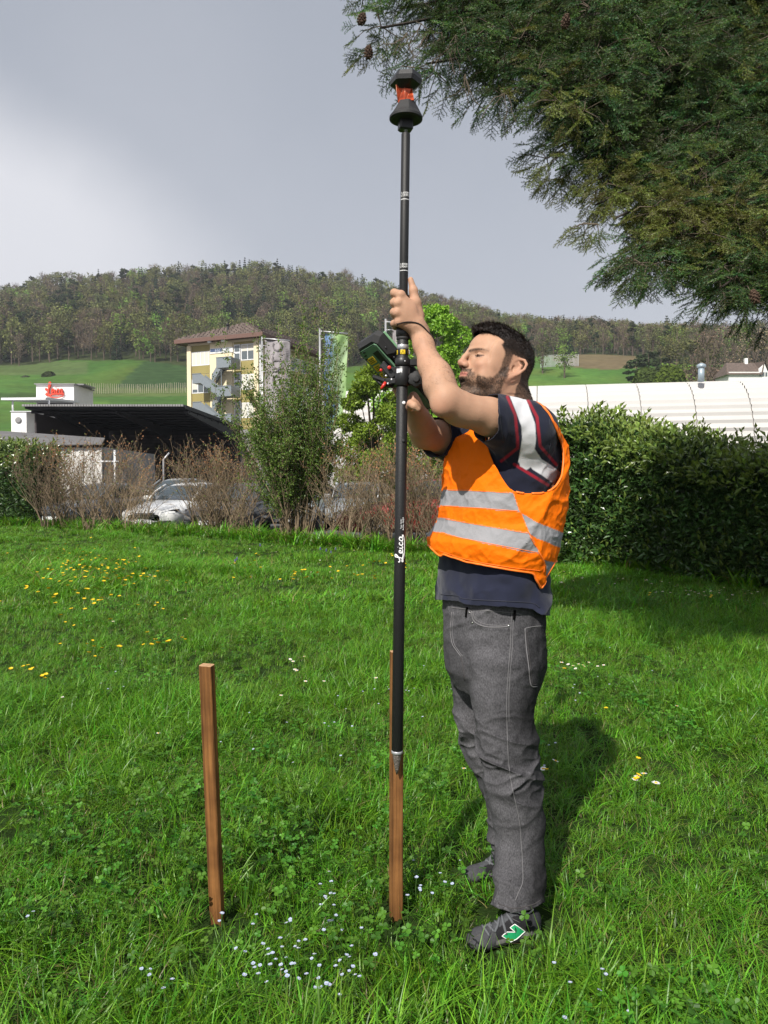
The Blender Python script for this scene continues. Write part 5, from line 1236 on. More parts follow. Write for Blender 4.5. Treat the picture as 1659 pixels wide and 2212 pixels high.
# ================================================================ HEDGES, SHRUBS AND TREES
M_laurel = mat('laurel_leaf', attr='Col', rough=.28, spec=.6, rnd=.25, hue=.012, trans=.15, tcol=(1.3,1.2,.5))
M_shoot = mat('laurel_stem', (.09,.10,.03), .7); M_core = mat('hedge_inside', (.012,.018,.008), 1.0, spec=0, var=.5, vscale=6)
M_twig = mat('bare_twig', (.185,.135,.085), .9, var=.35, vscale=14, rnd=.2); M_brleaf = mat('bronze_leaf', attr='Col', rough=.7, rnd=.3, trans=.3)
M_gleaf = mat('shrub_leaf', attr='Col', rough=.45, spec=.4, rnd=.3, hue=.015, trans=.3, tcol=(1.2,1.15,.6)); M_bark = mat('tree_bark', (.085,.062,.045), .95, var=.4, vscale=6, bump=.8, bscale=25)
def leaf_set(P, D_, ln, wd, cols, mt, name, r, fold=.25, stems=None):
    """leaves as folded pairs of quads; P base points, D_ directions"""
    n = len(P); D_ = D_/(np.linalg.norm(D_,axis=1,keepdims=True)+1e-9); s = np.cross(D_, r.normal(size=(n,3))); s /= np.linalg.norm(s,axis=1,keepdims=True)+1e-9; u = np.cross(D_, s)
    ln = np.broadcast_to(ln,(n,))[:,None]; wd = np.broadcast_to(wd,(n,))[:,None]
    a = P; b = P+D_*ln*.45+s*wd*.5+u*wd*fold; c = P+D_*ln-u*ln*.12; d = P+D_*ln*.45-s*wd*.5+u*wd*fold; m = P+D_*ln*.5
    V = np.stack([a,b,c,d,m],1).reshape(-1,3); i = np.arange(n)*5
    F = np.concatenate([np.stack([i,i+1,i+2,i+4],1), np.stack([i,i+4,i+2,i+3],1)]); C = np.repeat(cols,5,axis=0)
    return V, F, C
def laurel_sprig(seed, n=11, up=False):
    r = np.random.default_rng(seed); h = .16 if not up else .34; t = np.sort(r.random(n)); ang = np.arange(n)*2.4+r.random()*6
    P = np.stack([.01*np.cos(ang), .01*np.sin(ang), t*h],1); D_ = np.stack([np.cos(ang),np.sin(ang),.35+.9*t+r.normal(0,.15,n)],1)
    young = np.clip(t*1.2-.35,0,1)[:,None] if up else (r.random(n)<.12)[:,None]*.6; g = (.7+.6*r.random(n))[:,None]
    cols = (A((.040,.085,.020))*(1-young)+A((.22,.30,.06))*young)*g
    V, F, C = leaf_set(P, D_, .085*(.7+.5*r.random(n)), .036*(.8+.4*r.random(n)), cols, None, '', r)
    return mesh_np('laurel_sprig', V, F, [M_laurel], colors=C, smooth=False)
def laurel_hedge(name, pts, h, th, label, dens=230, shoots=14, sc=1.0, seed=1, taper=1.0):
    """pts: foot polyline (front); body lies behind it"""
    r = np.random.default_rng(seed); t = empty(name, (pts[0][0], pts[0][1], 0), label, 'hedge'); o3 = A((pts[0][0], pts[0][1], 0))
    pts = [A(p) for p in pts]; seg = [np.linalg.norm(b-a) for a,b in zip(pts[:-1],pts[1:])]; L = sum(seg)
    def at(s):
        for a, b, l in zip(pts[:-1], pts[1:], seg):
            if s <= l: d = (b-a)/l; return a+d*s, d
            s -= l
        d = (pts[-1]-pts[-2])/seg[-1]; return pts[-1]+d*s, d
    P = []; Rr = []; S = []; K = []
    n = int(dens*L*(2*h+th)/2)
    for _ in range(n):
        s = r.uniform(-.1, L+.1); a, d = at(s); nrm = A((-d[1], d[0])); nrm = nrm if nrm[1] > 0 else -nrm      # away from the camera
        q = r.random(); hz_ = h*(1+.05*math.sin(s*1.7+seed)+.05*math.sin(s*4.1))*np.interp(s/L,[0,.25,.6,1],[1,.93,taper,taper]); bul = .16*vnoise(A([[a[0]*1.3,a[1]*1.3,q*2]]),1.0)[0]
        if q < .62: z = hz_*r.random()**.9; dep = .10*r.random()+bul+(.25*max(0,z/hz_-.8)); out = -nrm
        elif q < .9: z = hz_-.12*r.random()+bul*.6; dep = th*r.random(); out = A((0,0))
        else: z = hz_*r.random(); dep = th-.1*r.random(); out = nrm
        if _ % 9 == 0: s2 = r.choice([0, L]); a, d = at(s2); dep = th*r.random(); z = hz_*r.random(); out = d*(1 if s2 else -1)
        p = a+nrm*dep; dirv = A((out[0], out[1], .55 if q < .62 or q >= .9 else 1.2))+r.normal(0,.35,3); e = Vector(dirv).to_track_quat('Z','Y').to_euler()
        P.append((p[0]-o3[0],p[1]-o3[1],z)); Rr.append(tuple(e)); S.append(sc*(.8+.5*r.random())); K.append(int(r.integers(0,5)) if not (z > hz_-.28 and r.random() < .42) else int(5+r.integers(0,3)))
    protos = [laurel_sprig(seed*50+i) for i in range(5)]+[laurel_sprig(seed*50+20+i, 13, True) for i in range(3)]
    scatter('foliage', protos, P, S, Rr, K, None, None, parent=t)
    # dark twiggy inside
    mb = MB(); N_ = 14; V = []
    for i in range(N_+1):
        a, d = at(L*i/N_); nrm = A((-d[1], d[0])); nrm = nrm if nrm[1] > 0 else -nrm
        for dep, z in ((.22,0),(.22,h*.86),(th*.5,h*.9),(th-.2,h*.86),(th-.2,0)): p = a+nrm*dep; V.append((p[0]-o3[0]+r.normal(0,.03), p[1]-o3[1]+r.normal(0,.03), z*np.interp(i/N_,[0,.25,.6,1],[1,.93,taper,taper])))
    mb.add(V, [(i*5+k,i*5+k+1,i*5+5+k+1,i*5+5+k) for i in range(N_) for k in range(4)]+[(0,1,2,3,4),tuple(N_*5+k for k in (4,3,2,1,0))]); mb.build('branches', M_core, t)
    # tall young shoots standing above the top
    for i in range(shoots):
        a, d = at(L*(i+.5+r.uniform(-.4,.4))/shoots); nrm = A((-d[1], d[0])); nrm = nrm if nrm[1] > 0 else -nrm; p = a+nrm*th*r.uniform(.15,.7); hh = r.uniform(.25,.62)*sc; lean = r.normal(0,.10,2)
        m = int(hh*34); tt = np.linspace(.05,1,m); base = A((p[0]-o3[0],p[1]-o3[1],h*.93*np.interp((i+.5)/shoots,[0,.25,.6,1],[1,.93,taper,taper]))); PP = base+np.stack([lean[0]*tt*hh,lean[1]*tt*hh,tt*hh],1); an = np.arange(m)*2.4
        DD = np.stack([np.cos(an),np.sin(an),.7+tt*1.3],1); yy = np.clip(tt*1.2-.1,0,1)[:,None]; cols = (A((.035,.070,.016))*(1-yy)+A((.19,.24,.055))*yy)*(.8+.4*r.random((m,1)))
        V, F, C = leaf_set(PP, DD, .085*sc*(1.1-.35*tt)*(.8+.4*r.random(m)), .034*sc, cols, None, '', r); me = mesh_np('shoot', V, F, [M_laurel], colors=C, smooth=False); link('shoot', me, t)
    return t
def dpt(dx, dy, back=0.0): Y = gY(dy)+back; return ((dx-CX)/FD*Y, Y)
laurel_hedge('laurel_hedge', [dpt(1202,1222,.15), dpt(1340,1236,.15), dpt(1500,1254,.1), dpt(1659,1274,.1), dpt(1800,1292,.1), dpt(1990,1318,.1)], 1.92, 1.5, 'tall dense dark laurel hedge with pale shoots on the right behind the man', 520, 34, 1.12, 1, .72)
laurel_hedge('laurel_hedge', [dpt(-260,1122,.2), dpt(-60,1131,.2), dpt(62,1138,.2)], 2.15, 1.0, 'clipped dark laurel hedge at the left edge beside the bare shrubs', 260, 7, 1.35, 2)

def grow(r, base, d, ln, rad, lvl, segs, leaf_pts, spread, nb, gnarl=.18, up=.25):
    p = Vector(base); d = Vector(d).normalized(); pts = [p.copy()]; rr = [rad]; k = max(3, int(ln/.18))
    for i in range(k):
        d = (d+Vector((r.gauss(0,gnarl),r.gauss(0,gnarl),r.gauss(0,gnarl*.6)))+Vector((0,0,up*.3))).normalized(); p = p+d*(ln/k); pts.append(p.copy()); rr.append(rad*(1-.75*(i+1)/k))
        if lvl == 0 or i > k*.4: leaf_pts.append((p.copy(), d.copy()))
    segs.append((pts, rr))
    if lvl > 0:
        for j in range(nb):
            i = r.randint(max(1,k//4), k-1); a = r.random()*6.28; side = Vector((math.cos(a),math.sin(a),r.uniform(.1,.9)))
            grow(r, pts[i], (d*(1-spread)+side*spread), ln*r.uniform(.32,.55), rr[i]*.62, lvl-1, segs, leaf_pts, spread, max(2,nb-1), gnarl*1.2, up)
def bare_shrub_proto(seed, h=2.2, w=.55, stems=22, leafy=1.0, green=0.0, nb=5):
    r = random.Random(seed); segs = []; lp = []
    for _ in range(stems):
        a = r.random()*6.28; q = w*.35*math.sqrt(r.random()); b = (q*math.cos(a), q*math.sin(a), -.05); o = r.uniform(.02,.30); a2 = a+r.gauss(0,.6)
        grow(r, b, (math.cos(a2)*o, math.sin(a2)*o, 1), h*r.uniform(.72,1.0), r.uniform(.008,.017), 2, segs, lp, .45, nb)
    mb = MB()
    for pts, rr in segs: mb.tube(pts, [max(q,.0032) for q in rr], 3, cap=False, sm=False)
    me = mb.mesh('stems', M_twig); rn = np.random.default_rng(seed); P = A([p for p,d in lp]); D_ = A([d for p,d in lp]); m = int(len(P)*leafy); i = rn.integers(0,len(P),m); P = P[i]+rn.normal(0,.015,(m,3)); D_ = D_[i]+rn.normal(0,.8,(m,3))
    hi = np.clip((P[:,2]-h*.62)/(h*.3),0,1); kk = rn.random(m) < (.35+.65*hi) ; P, D_, hi = P[kk], D_[kk], hi[kk]; m = len(P)
    br = A((.36,.17,.07)); gr_ = A((.17,.20,.05)); dk = A((.17,.12,.06)); u = rn.random((m,1)); mix = (rn.random((m,1)) < (.25+green)); cols = np.where(mix, gr_, br*hi[:,None]+dk*(1-hi[:,None]))*(.7+.6*u)
    V, F, C = leaf_set(P, D_, .042*(.7+.6*rn.random(m)), .030, cols, None, '', rn); return me, mesh_np('leaves', V, F, [M_brleaf], colors=C, smooth=False)
BARE = [bare_shrub_proto(500+i, 2.15, .8, 24, 1.0, 0.0+.15*(i==2), 4) for i in range(3)]
def bare_shrub(dx, row, k, s, label, back=.5, top=None):
    x, y = dpt(dx, row, back); t = empty('bare_shrub', (x, y, -.05), label, 'shrub', 'half-bare shrubs along the car park', random.random()*6.28)
    if top: s = (CAM_H+(1050-top)/FD*y)/2.2
    t.scale = (s*1.05, s*1.05, s); o = link('stems', BARE[k][0], t); o = link('leaves', BARE[k][1], t); o['kind'] = 'stuff'; return t
for i, (dx, row, top, lab) in enumerate([(108,1143,945,'half-bare shrub right beside the left laurel hedge'),(150,1146,950,'half-bare shrub with thick dark stems, second from the left laurel hedge'),(205,1148,960,'brown twiggy shrub in front of the white corrugated shed'),(250,1150,945,'twiggy shrub with bronze leaves left of the white car'),(288,1152,985,'low bronze-tipped shrub at the left edge of the white car'),(440,1158,960,'brown twiggy shrub over the right headlight of the white car'),(465,1160,950,'half-bare shrub in front of the white car windows'),(480,1163,955,'dense brown shrub between the white car and the green bush'),(522,1165,965,'brown shrub touching the left side of the tall green bush'),(735,1180,960,'brown shrub touching the right side of the tall green bush'),(775,1184,955,'half-bare shrub between the green bush and the black pole'),(815,1187,945,'brown shrub just left of the black pole'),(868,1190,950,'brown shrub behind the black pole'),(912,1194,955,'brown shrub between the pole and the orange vest'),(955,1198,960,'brown shrub partly hidden by the orange vest'),(1010,1202,965,'brown shrub behind the man\'s chest'),(1090,1208,965,'brown shrub behind the man\'s back'),(1150,1212,965,'brown shrub between the man and the right laurel hedge')]):
    bare_shrub(dx, row, i%3, 1.0, lab, .45+.5*(i%2), top+18+random.uniform(-12,12))
def green_shrub():
    r = random.Random(77); segs = []; lp = []; x, y = dpt(640,1172,.4); t = empty('leafy_shrub', (x,y,-.05), 'tall green bush with long upright shoots in front of the flags', 'shrub')
    for i in range(64):
        a = r.random()*6.28; q = .38*math.sqrt(r.random()); o = r.uniform(.0,.46)**1.2; hh = r.uniform(1.7,3.2) if i > 12 else r.uniform(3.2,4.15); o = o if i > 12 else r.uniform(.02,.27)
        grow(r, (q*math.cos(a), q*math.sin(a), 0), (math.cos(a)*o, math.sin(a)*o, 1), hh, r.uniform(.010,.020), 1 if i <= 12 else 2, segs, lp, .35, 6 if i > 12 else 9, .07, .12)
    mb = MB()
    for pts, rr in segs: mb.tube(pts, [max(q,.0035) for q in rr], 3, cap=False, sm=False)
    mb.build('stems', M_twig, t)
    rn = np.random.default_rng(5); P = A([p for p,d in lp]); D_ = A([d for p,d in lp]); m = int(len(P)*9); i = rn.integers(0,len(P),m); P = P[i]+rn.normal(0,.035,(m,3)); D_ = D_[i]*.6+rn.normal(0,.7,(m,3)); u = rn.random((m,1)); cols = (A((.055,.125,.022))*(1-u)+A((.18,.29,.05))*u)*(.65+.7*rn.random((m,1)))
    V, F, C = leaf_set(P, D_, .050*(.7+.6*rn.random(m)), .034, cols, None, '', rn); o = link('leaves', mesh_np('leaves', V, F, [M_gleaf], colors=C, smooth=False), t); o['kind'] = 'stuff'
green_shrub()
def weeds():
    P = []; S = []; Ro = []; K = []
    for _ in range(900):
        dx = random.uniform(90,1240); x = (dx-CX)/FD*18; x = random.uniform(HEDGE[2][0], HEDGE[7][0]); y = float(hedge_y(x))+random.uniform(-.35,.6); P.append((x,y,-.02)); S.append(random.uniform(.9,2.3)); Ro.append((random.gauss(0,.2),random.gauss(0,.2),random.random()*6.28)); K.append(random.randint(0,3))
    M_weed = M_grass
    scatter('weeds', [tuft(400+i, 26, .10, .10, .22, .014, 1.0, 2) for i in range(4)], P, S, Ro, K, 'tall weeds and rough grass along the foot of the hedges', 'weeds')
weeds()

# ---------------------------------------------------------------- broad-leaved tree behind the flags
def leafy_tree(name, x, y, z0, h, rad, nclump, leaf, cols2, label, seed, trunk_r=.14, nleaf=14000, squash=1.0, low=.18, mt=None, group=None):
    r = random.Random(seed); rn = np.random.default_rng(seed); t = empty(name, (x,y,z0), label, 'tree', group)
    segs = []; tips = []
    mb = MB(); top = Vector((r.gauss(0,.1), r.gauss(0,.1), h*.86)); mb.tube([(0,0,-.2),(0,0,h*.25),top*.6,top], [trunk_r,trunk_r*.75,trunk_r*.45,trunk_r*.12], 8); mb.build('trunk', M_bark, t)
    cl = []
    for i in range(nclump):
        u = low+(1-low)*((i+.5)/nclump); ang = i*2.4+r.random(); prof = math.sin(min(1,(u-low)/(1-low)*1.02)*math.pi*.86+.32)**.8; rr = rad*prof*r.uniform(.35,.95); c = Vector((math.cos(ang)*rr, math.sin(ang)*rr, h*u*.95)); cl.append((c, r.uniform(.17,.30)*rad*(1.1 if u < .7 else .8)))
    br = MB()
    for c, s in cl:
        b = Vector((0,0,max(h*.12, c.z*.55))); m = (b+c)/2+Vector((0,0,-.05*h*r.random())); br.tube([b, m, c], [trunk_r*.32, trunk_r*.2, trunk_r*.06], 5, cap=False)
    br.build('branches', M_bark, t)
    per = nleaf//len(cl); PP = []; NN = []
    for c, s in cl:
        d = rn.normal(size=(per,3)); d /= np.linalg.norm(d,axis=1,keepdims=True); q = s*(.45+.62*rn.random(per)**.5)[:,None]; st = A((1.15,1.15,.8*squash)); p = A(c)+d*q*st; p += s*.35*np.stack([vnoise(p,2.5/s*.6,3.),vnoise(p,2.5/s*.6,9.),vnoise(p,2.5/s*.6,15.)],1); PP.append(p); NN.append(d)
    P = np.concatenate(PP); D_ = np.concatenate(NN)*.5+rn.normal(0,.7,(len(P),3))+A((0,0,-.2)); u = np.clip(rn.random((len(P),1))*.8+.2*vnoise(P,1.2)[:,None],0,1); col = (A(cols2[0])*(1-u)+A(cols2[1])*u)*(.75+.5*rn.random((len(P),1)))
    V, F, C = leaf_set(P, D_, leaf*(.7+.6*rn.random(len(P))), leaf*.72, col, None, '', rn); o = link('crown', mesh_np('crown', V, F, [mt or M_gleaf], colors=C, smooth=False), t); o['kind'] = 'stuff'; return t
def base_at(dx, Y): return (dx-CX)/FD*Y, Y
x, y = base_at(930, 33); leafy_tree('maple_tree', x, y, -.1, 9.5, 2.5, 32, .15, ((.13,.26,.022),(.31,.48,.05)), 'bright green young maple rising behind the man\'s raised arm', 21, nleaf=26000)
x, y = base_at(805, 30); leafy_tree('maple_tree', x, y, -.1, 6.4, 1.75, 24, .14, ((.13,.26,.022),(.31,.48,.05)), 'smaller bright green maple between the green flag and the pole', 22, nleaf=20000, low=.10)
# ================================================================ BUILDINGS
M_cream = mat('cream_render', (.74,.64,.43), .85, var=.06, vscale=.6); M_olive = mat('olive_panel', (.30,.25,.085), .6, var=.08, vscale=.8); M_roofb = mat('brown_tile', (.115,.085,.07), .85, var=.35, vscale=2.5)
M_fascia = mat('brown_fascia', (.14,.075,.058), .6); M_win = mat('window_glass', (.10,.12,.13), .12, spec=.8); M_frame = mat('white_frame', (.72,.73,.74), .5); M_blind = mat('pale_blind', (.62,.60,.52), .7, var=.05); M_steel = mat('grey_steel', (.22,.25,.27), .5, .3, var=.08)
M_white = M_white if False else M_white
M_wwall = mat('white_wall', (.78,.77,.75), .8, var=.05); M_conc = mat('grey_concrete', (.24,.235,.235), .9, var=.18, vscale=1.5); M_corr = mat('pale_corrugated', (.62,.60,.57), .6, var=.06); M_dark = mat('dark_steel_roof', (.016,.016,.018), .7, var=.2); M_brick = mat('grey_brown_brick', (.085,.070,.066), .9, var=.3, vscale=2)
M_signred = mat('sign_red', (.60,.055,.025), .5); M_blue = M_blue; M_signblue = mat('sign_blue', (.05,.08,.16), .5)
def oframe(o, ux, uy):     # local x = along facade, y = into the building, z up
    return Matrix(((ux[0], uy[0], 0, o[0]), (ux[1], uy[1], 0, o[1]), (0,0,1,o[2]), (0,0,0,1)))
def office():
    Y0 = 78.0; x0 = (562-CX)/FD*Y0; u = (-.922,.387); v = (.387,.922)
    t = empty('office_building', (x0, Y0, 0), 'cream and olive office block with zigzag outside stairs and brown hipped roof', 'building'); t.rotation_euler = (0,0,math.atan2(-u[1],-u[0]))
    # local: x from -W (left) to 0 (near right corner), y depth
    Wd, Dp = 9.1, 17.0; s = 78/FD
    def zr(row, lx=0): return CAM_H+(1050-row)/FD*(78+lx)
    H = zr(731)
    gz = 0.0
    mb = MB(); mb.box((-Wd,.0,gz-.2),(0,Dp,H-.02)); mb.build('wall', M_cream, t)
    # hipped roof of tiles
    ov = 1.05; zt = H+3.0; mb = MB(); rx0, rx1, ry0, ry1 = -Wd-ov, ov, -ov, Dp+ov; cx_ = -Wd/2+.2
    a, b, c, d = (rx0,ry0,H+.30),(rx1,ry0,H+.30),(rx1,ry1,H+.30),(rx0,ry1,H+.30); p, q = (cx_-.6,5.2,zt),(cx_-.2,Dp-5,zt)
    mb.add([a,b,c,d,p,q], [(0,1,4),(1,2,5,4),(2,3,5),(3,0,4,5)]); rf = mb.build('roof', M_roofb, t)
    mb = MB()
    for lo, hi in (((rx0,ry0,H-.12),(rx1,ry0+.16,H+.30)),((rx1-.16,ry0+.17,H-.12),(rx1,ry1,H+.30)),((rx0,ry0+.17,H-.12),(rx0+.16,ry1,H+.30))): mb.box(lo, hi)
    mb.box((rx0+.17,ry0+.17,H-.05),(rx1-.17,ry1,H+.02)); mb.build('fascia', M_fascia, rf)
    tl = MB(); N_ = 15
    A0, B0, P0 = Vector(a), Vector(b), Vector(p)
    for i in range(1, N_):
        f = i/N_; l = A0.lerp(P0, f); r = B0.lerp(P0, f); n = int((r-l).length/.55)
        for k in range(n): q0 = l.lerp(r, (k+.1)/n); tl.cbox(q0+Vector((0,0,.03)), (.40,.16,.06+.03*((k*7+i)%3)))
    o = tl.build('roof_tiles', mat('grey_brown_tile', (.15,.115,.10), .85, var=.4, vscale=4), rf); o['kind'] = 'stuff'
    tl = MB()
    B1_, C1, Q0 = Vector(b), Vector(c), Vector(q)
    for i in range(1, N_):
        f = i/N_; l = B1_.lerp(P0, f); r = C1.lerp(Q0, f); n = int((r-l).length/.6)
        for k in range(n): tl.cbox(l.lerp(r,(k+.1)/n)+Vector((0,0,.03)), (.16,.42,.06))
    o = tl.build('roof_tiles', bpy.data.materials['grey_brown_tile'], rf); o['kind'] = 'stuff'
    mb = MB(); mb.tube([(-5.0,1.6,H+.6),(-5.0,1.6,H+2.0)], .13, 10); mb.lathe([(.22,0),(.22,.12),(.05,.3)], 10, 0, Matrix.Translation((-5.0,1.6,H+1.95))); mb.build('chimney', M_dark, rf)
    X = lambda dx: -(562-dx)*s*1.085       # facade coordinate from photo column
    # front bays: rows of olive panels, windows
    rows = []
    st = zr(0)-zr(61)  # storey height
    def panel(name, x0, x1, z0, z1, m, proud=.05, parent=t, y=0.0):
        mb = MB(); mb.box((x0, y-proud, z0), (x1, y-.004, z1)); return mb.build(name, m, parent)
    def window(x0, x1, z0, z1, n, blind, transom=.45, y=-.06):
        w = MB(); fr = .09; 
        w.box((x0,y,z0),(x1,-.003,z0+fr)); w.box((x0,y,z1-fr),(x1,-.003,z1)); w.box((x0,y,z0+fr+.001),(x0+fr,-.003,z1-fr-.001)); w.box((x1-fr,y,z0+fr+.001),(x1,-.003,z1-fr-.001))
        for k in range(1,n): xx = x0+(x1-x0)*k/n; w.box((xx-.05,y,z0+fr+.001),(xx+.05,-.003,z1-fr-.001))
        o = w.build('window', M_frame, t)
        for k in range(n):
            a_, b_ = x0+(x1-x0)*k/n+.06, x0+(x1-x0)*(k+1)/n-.06; mb = MB(); mb.box((a_,-.032,z0+fr),(b_,-.004,z1-fr)); mb.build('pane', M_win, o)
            bl = blind[k] if k < len(blind) else 0
            if bl: mb = MB(); mb.box((a_,-.05,z1-fr-(z1-z0-2*fr)*bl),(b_,-.033,z1-fr)); mb.build('blind', M_blind, o)
        return o
    bayA = (X(403)-.15, X(444)); bayC = (X(503), X(551))
    z = H-.25
    zs = [zr(739), zr(750), zr(781), zr(800), zr(811), zr(843), zr(862), zr(871), zr(903), zr(922), zr(932)]
    dz = zr(0)-zr(61)
    # bay A
    panel('panel', *bayA, zr(751), H-.3, M_olive); panel('panel', bayC[0], bayC[1], zr(747), H-.3, M_olive)
    for fl in range(5):
        o = fl*dz; w1, w0 = zr(751)-o, zr(782)-o
        if w0 < .3: break
        window(bayA[0], bayA[1], w0, w1, 3 if fl != 0 else 4, {0:(1,1,1,1),1:(.75,0,.0),2:(1,1,1)}.get(fl,(0,.5,0)))
        for a_, b_ in ((782,800.5),(801.5,812)): panel('panel', bayA[0], bayA[1], zr(b_)-o, zr(a_)-o-.02, M_olive)
        # bay C: door on the left, windows on the right
        cx0 = bayC[0]+.9; 
        if fl == 0: window(cx0, bayC[1], w0+.2, w1+.4, 2, (.42,.42))
        else: window(cx0, bayC[1], w0+.1, w1+.2, 2, (1,1))
        for a_, b_ in ((779,797),(798,809)): panel('panel', bayC[0], bayC[1], zr(b_)-o, zr(a_)-o-.02, M_olive)
        mb = MB(); mb.box((bayC[0]+.05,-.12,w0-.5),(bayC[0]+.85,-.062,w1+.4)); d = mb.build('door', M_frame, t); mb = MB(); mb.box((bayC[0]+.14,-.14,w0-.3),(bayC[0]+.76,-.121,w1-.55)); mb.build('pane', M_win, d); mb = MB(); mb.box((bayC[0]+.14,-.14,w1-.35),(bayC[0]+.76,-.121,w1+.3)); mb.build('pane', M_win, d)
    for a_, b_ in ((390,400),(551.5,562)): panel('pier', X(a_) if a_>400 else -Wd, X(b_)-(.0 if a_>400 else .0), 0, H-.3, M_cream, .22)
    panel('centre_wall', X(446), X(500), 0, H-.28, M_cream, .12)
    # sign and spotlights
    sg = panel('sign', X(447), X(502), zr(758.5), zr(747), M_wwall, .19); mb = MB(); mb.box((X(448),-.21,zr(755)),(X(477),-.192,zr(748.5))); mb.build('sign_field', M_signblue, sg)
    text_obj('ESCATEC', .56, Matrix.Translation(((X(449)+X(501))/2+.25,-.215,(zr(758)+zr(747.5))/2)) @ Matrix.Rotation(R(90),4,'X') @ Matrix.Diagonal((.92,1,1,1)), mat('sign_letters', (.48,.52,.58), .4), 'lettering', sg, ext=.01)
    for xx in (X(453), X(486)):
        mb = MB(); mb.tube([(xx,-.1,zr(733)),(xx,-.75,zr(735))], .04, 6); mb.tube([(xx-.18,-.75,zr(735.5)),(xx+.22,-.75,zr(733.5))], [.10,.19], 8); mb.build('spotlight', M_frame, t)
    # outside stairs: landings and flights with solid sides
    def landing(xa, xb, row_t, name='landing', dpt_=1.7, h=1.05):
        zt_ = zr(row_t); zb = zt_-h; mb = MB(); y0, y1 = -.30-dpt_, -.30
        mb.box((xa,y0,zb),(xb,y0+.06,zt_)); mb.box((xb-.06,y0+.061,zb),(xb,y1,zt_)); mb.box((xa,y0+.061,zb),(xb-.061,y1,zb+.10)); mb.box((xa-.02,y0-.04,zt_+.001),(xb+.02,y0+.09,zt_+.06)); return mb.build(name, M_steel, t)
    def landing_l(xa, xb, row_t):
        zt_ = zr(row_t); zb = zt_-.98; mb = MB(); y0, y1 = -2.0, -.30
        mb.box((xa,y0,zb),(xb,y0+.06,zt_)); mb.box((xa,y0+.061,zb),(xa+.06,y1,zt_)); mb.box((xa+.061,y0+.061,zb),(xb,y1,zb+.10)); mb.box((xa-.02,y0-.04,zt_+.001),(xb+.02,y0+.09,zt_+.06)); return mb.build('landing', M_steel, t)
    def flight(xa, za, xb, zb, y0, y1, steps=12):
        """side panel from (xa,za top) to (xb,zb top)"""
        fl_ = []
        mb = MB(); h = .98; mb.prism([(xa,za-h),(xb,zb-h),(xb,zb),(xa,za)], y0, y0+.06); mb.prism([(xa,za-h),(xb,zb-h),(xb,zb),(xa,za)], y1-.06, y1); o = mb.build('flight', M_steel, t)
        for k in range(steps):
            f = (k+.5)/steps; mb = MB(); mb.cbox((xa+(xb-xa)*f,(y0+y1)/2,za+(zb-za)*f-h+.15), (.32,abs(y1-y0)-.14,.05)); mb.build('step', M_steel, o)
    k = dz
    for lv in range(2):
        o = lv*61
        landing(X(486.5), X(521), 776+o)                                        # right landings
        landing_l(X(429), X(449), 807+o)
        flight(X(486.5), zr(776+o), X(464), zr(807+o+1), -1.15, -.35)            # upper flight going down left, behind
        flight(X(449), zr(807+o), X(486.5), zr(807+o+29), -2.0, -1.2)
        mb = MB(); mb.box((X(485.6),-1.10,zr(838+o)),(X(487),-1.0,zr(786+o))); mb.build('post', M_steel, t)
        mb = MB(); mb.box((X(464),-1.2,zr(808+o)-.9),(X(449),-.35,zr(808+o)-.8)); mb.build('landing', M_steel, t)
    landing(X(480), X(521), 776+122-1)
    # side facade
    def swin(y0, y1, z0, z1, n, blind):
        w = MB(); fr = .09
        w.box((.003,y0,z0),(.06,y1,z0+fr)); w.box((.003,y0,z1-fr),(.06,y1,z1)); 
        for kk in range(n+1): yy = y0+(y1-y0)*kk/n; yy = min(max(yy,y0+.05),y1-.05); w.box((.003,yy-.05,z0+fr+.001),(.06,yy+.05,z1-fr-.001))
        o = w.build('window', M_frame, t)
        for kk in range(n):
            mb = MB(); mb.box((.004,y0+(y1-y0)*kk/n+.06,z0+fr),(.032,y0+(y1-y0)*(kk+1)/n-.06,z1-fr)); mb.build('pane', M_win, o)
            if blind[kk%len(blind)]: mb = MB(); mb.box((.033,y0+(y1-y0)*kk/n+.06,z1-fr-(z1-z0)*.72),(.05,y0+(y1-y0)*(kk+1)/n-.06,z1-fr)); mb.build('blind', M_blind, o)
    for b in range(3):
        y0 = .8+b*5.4
        for fl in range(5):
            o = fl*dz; w1, w0 = zr(751)-o, zr(782)-o
            if w0 < .3: break
            swin(y0+.25, y0+4.4, w0, w1, 3, ((1,0,1),(0,1,0))[(b+fl)%2])
            mb = MB(); mb.box((.004,y0,zr(811)-o),(.05,y0+4.65,zr(783)-o)); mb.build('panel', M_olive, t)
        mb = MB(); mb.box((.004,y0,zr(750)),(.05,y0+4.65,H-.3)); mb.build('panel', M_olive, t)
        mb = MB(); mb.box((.004,y0+4.66,0),(.26,y0+5.38,H-.3)); mb.build('pier', M_cream, t)
    mb = MB(); mb.tube([(.25,-.25,0),(.25,-.25,H-.4)], .06, 8); mb.build('downpipe', M_frame, t)
office()

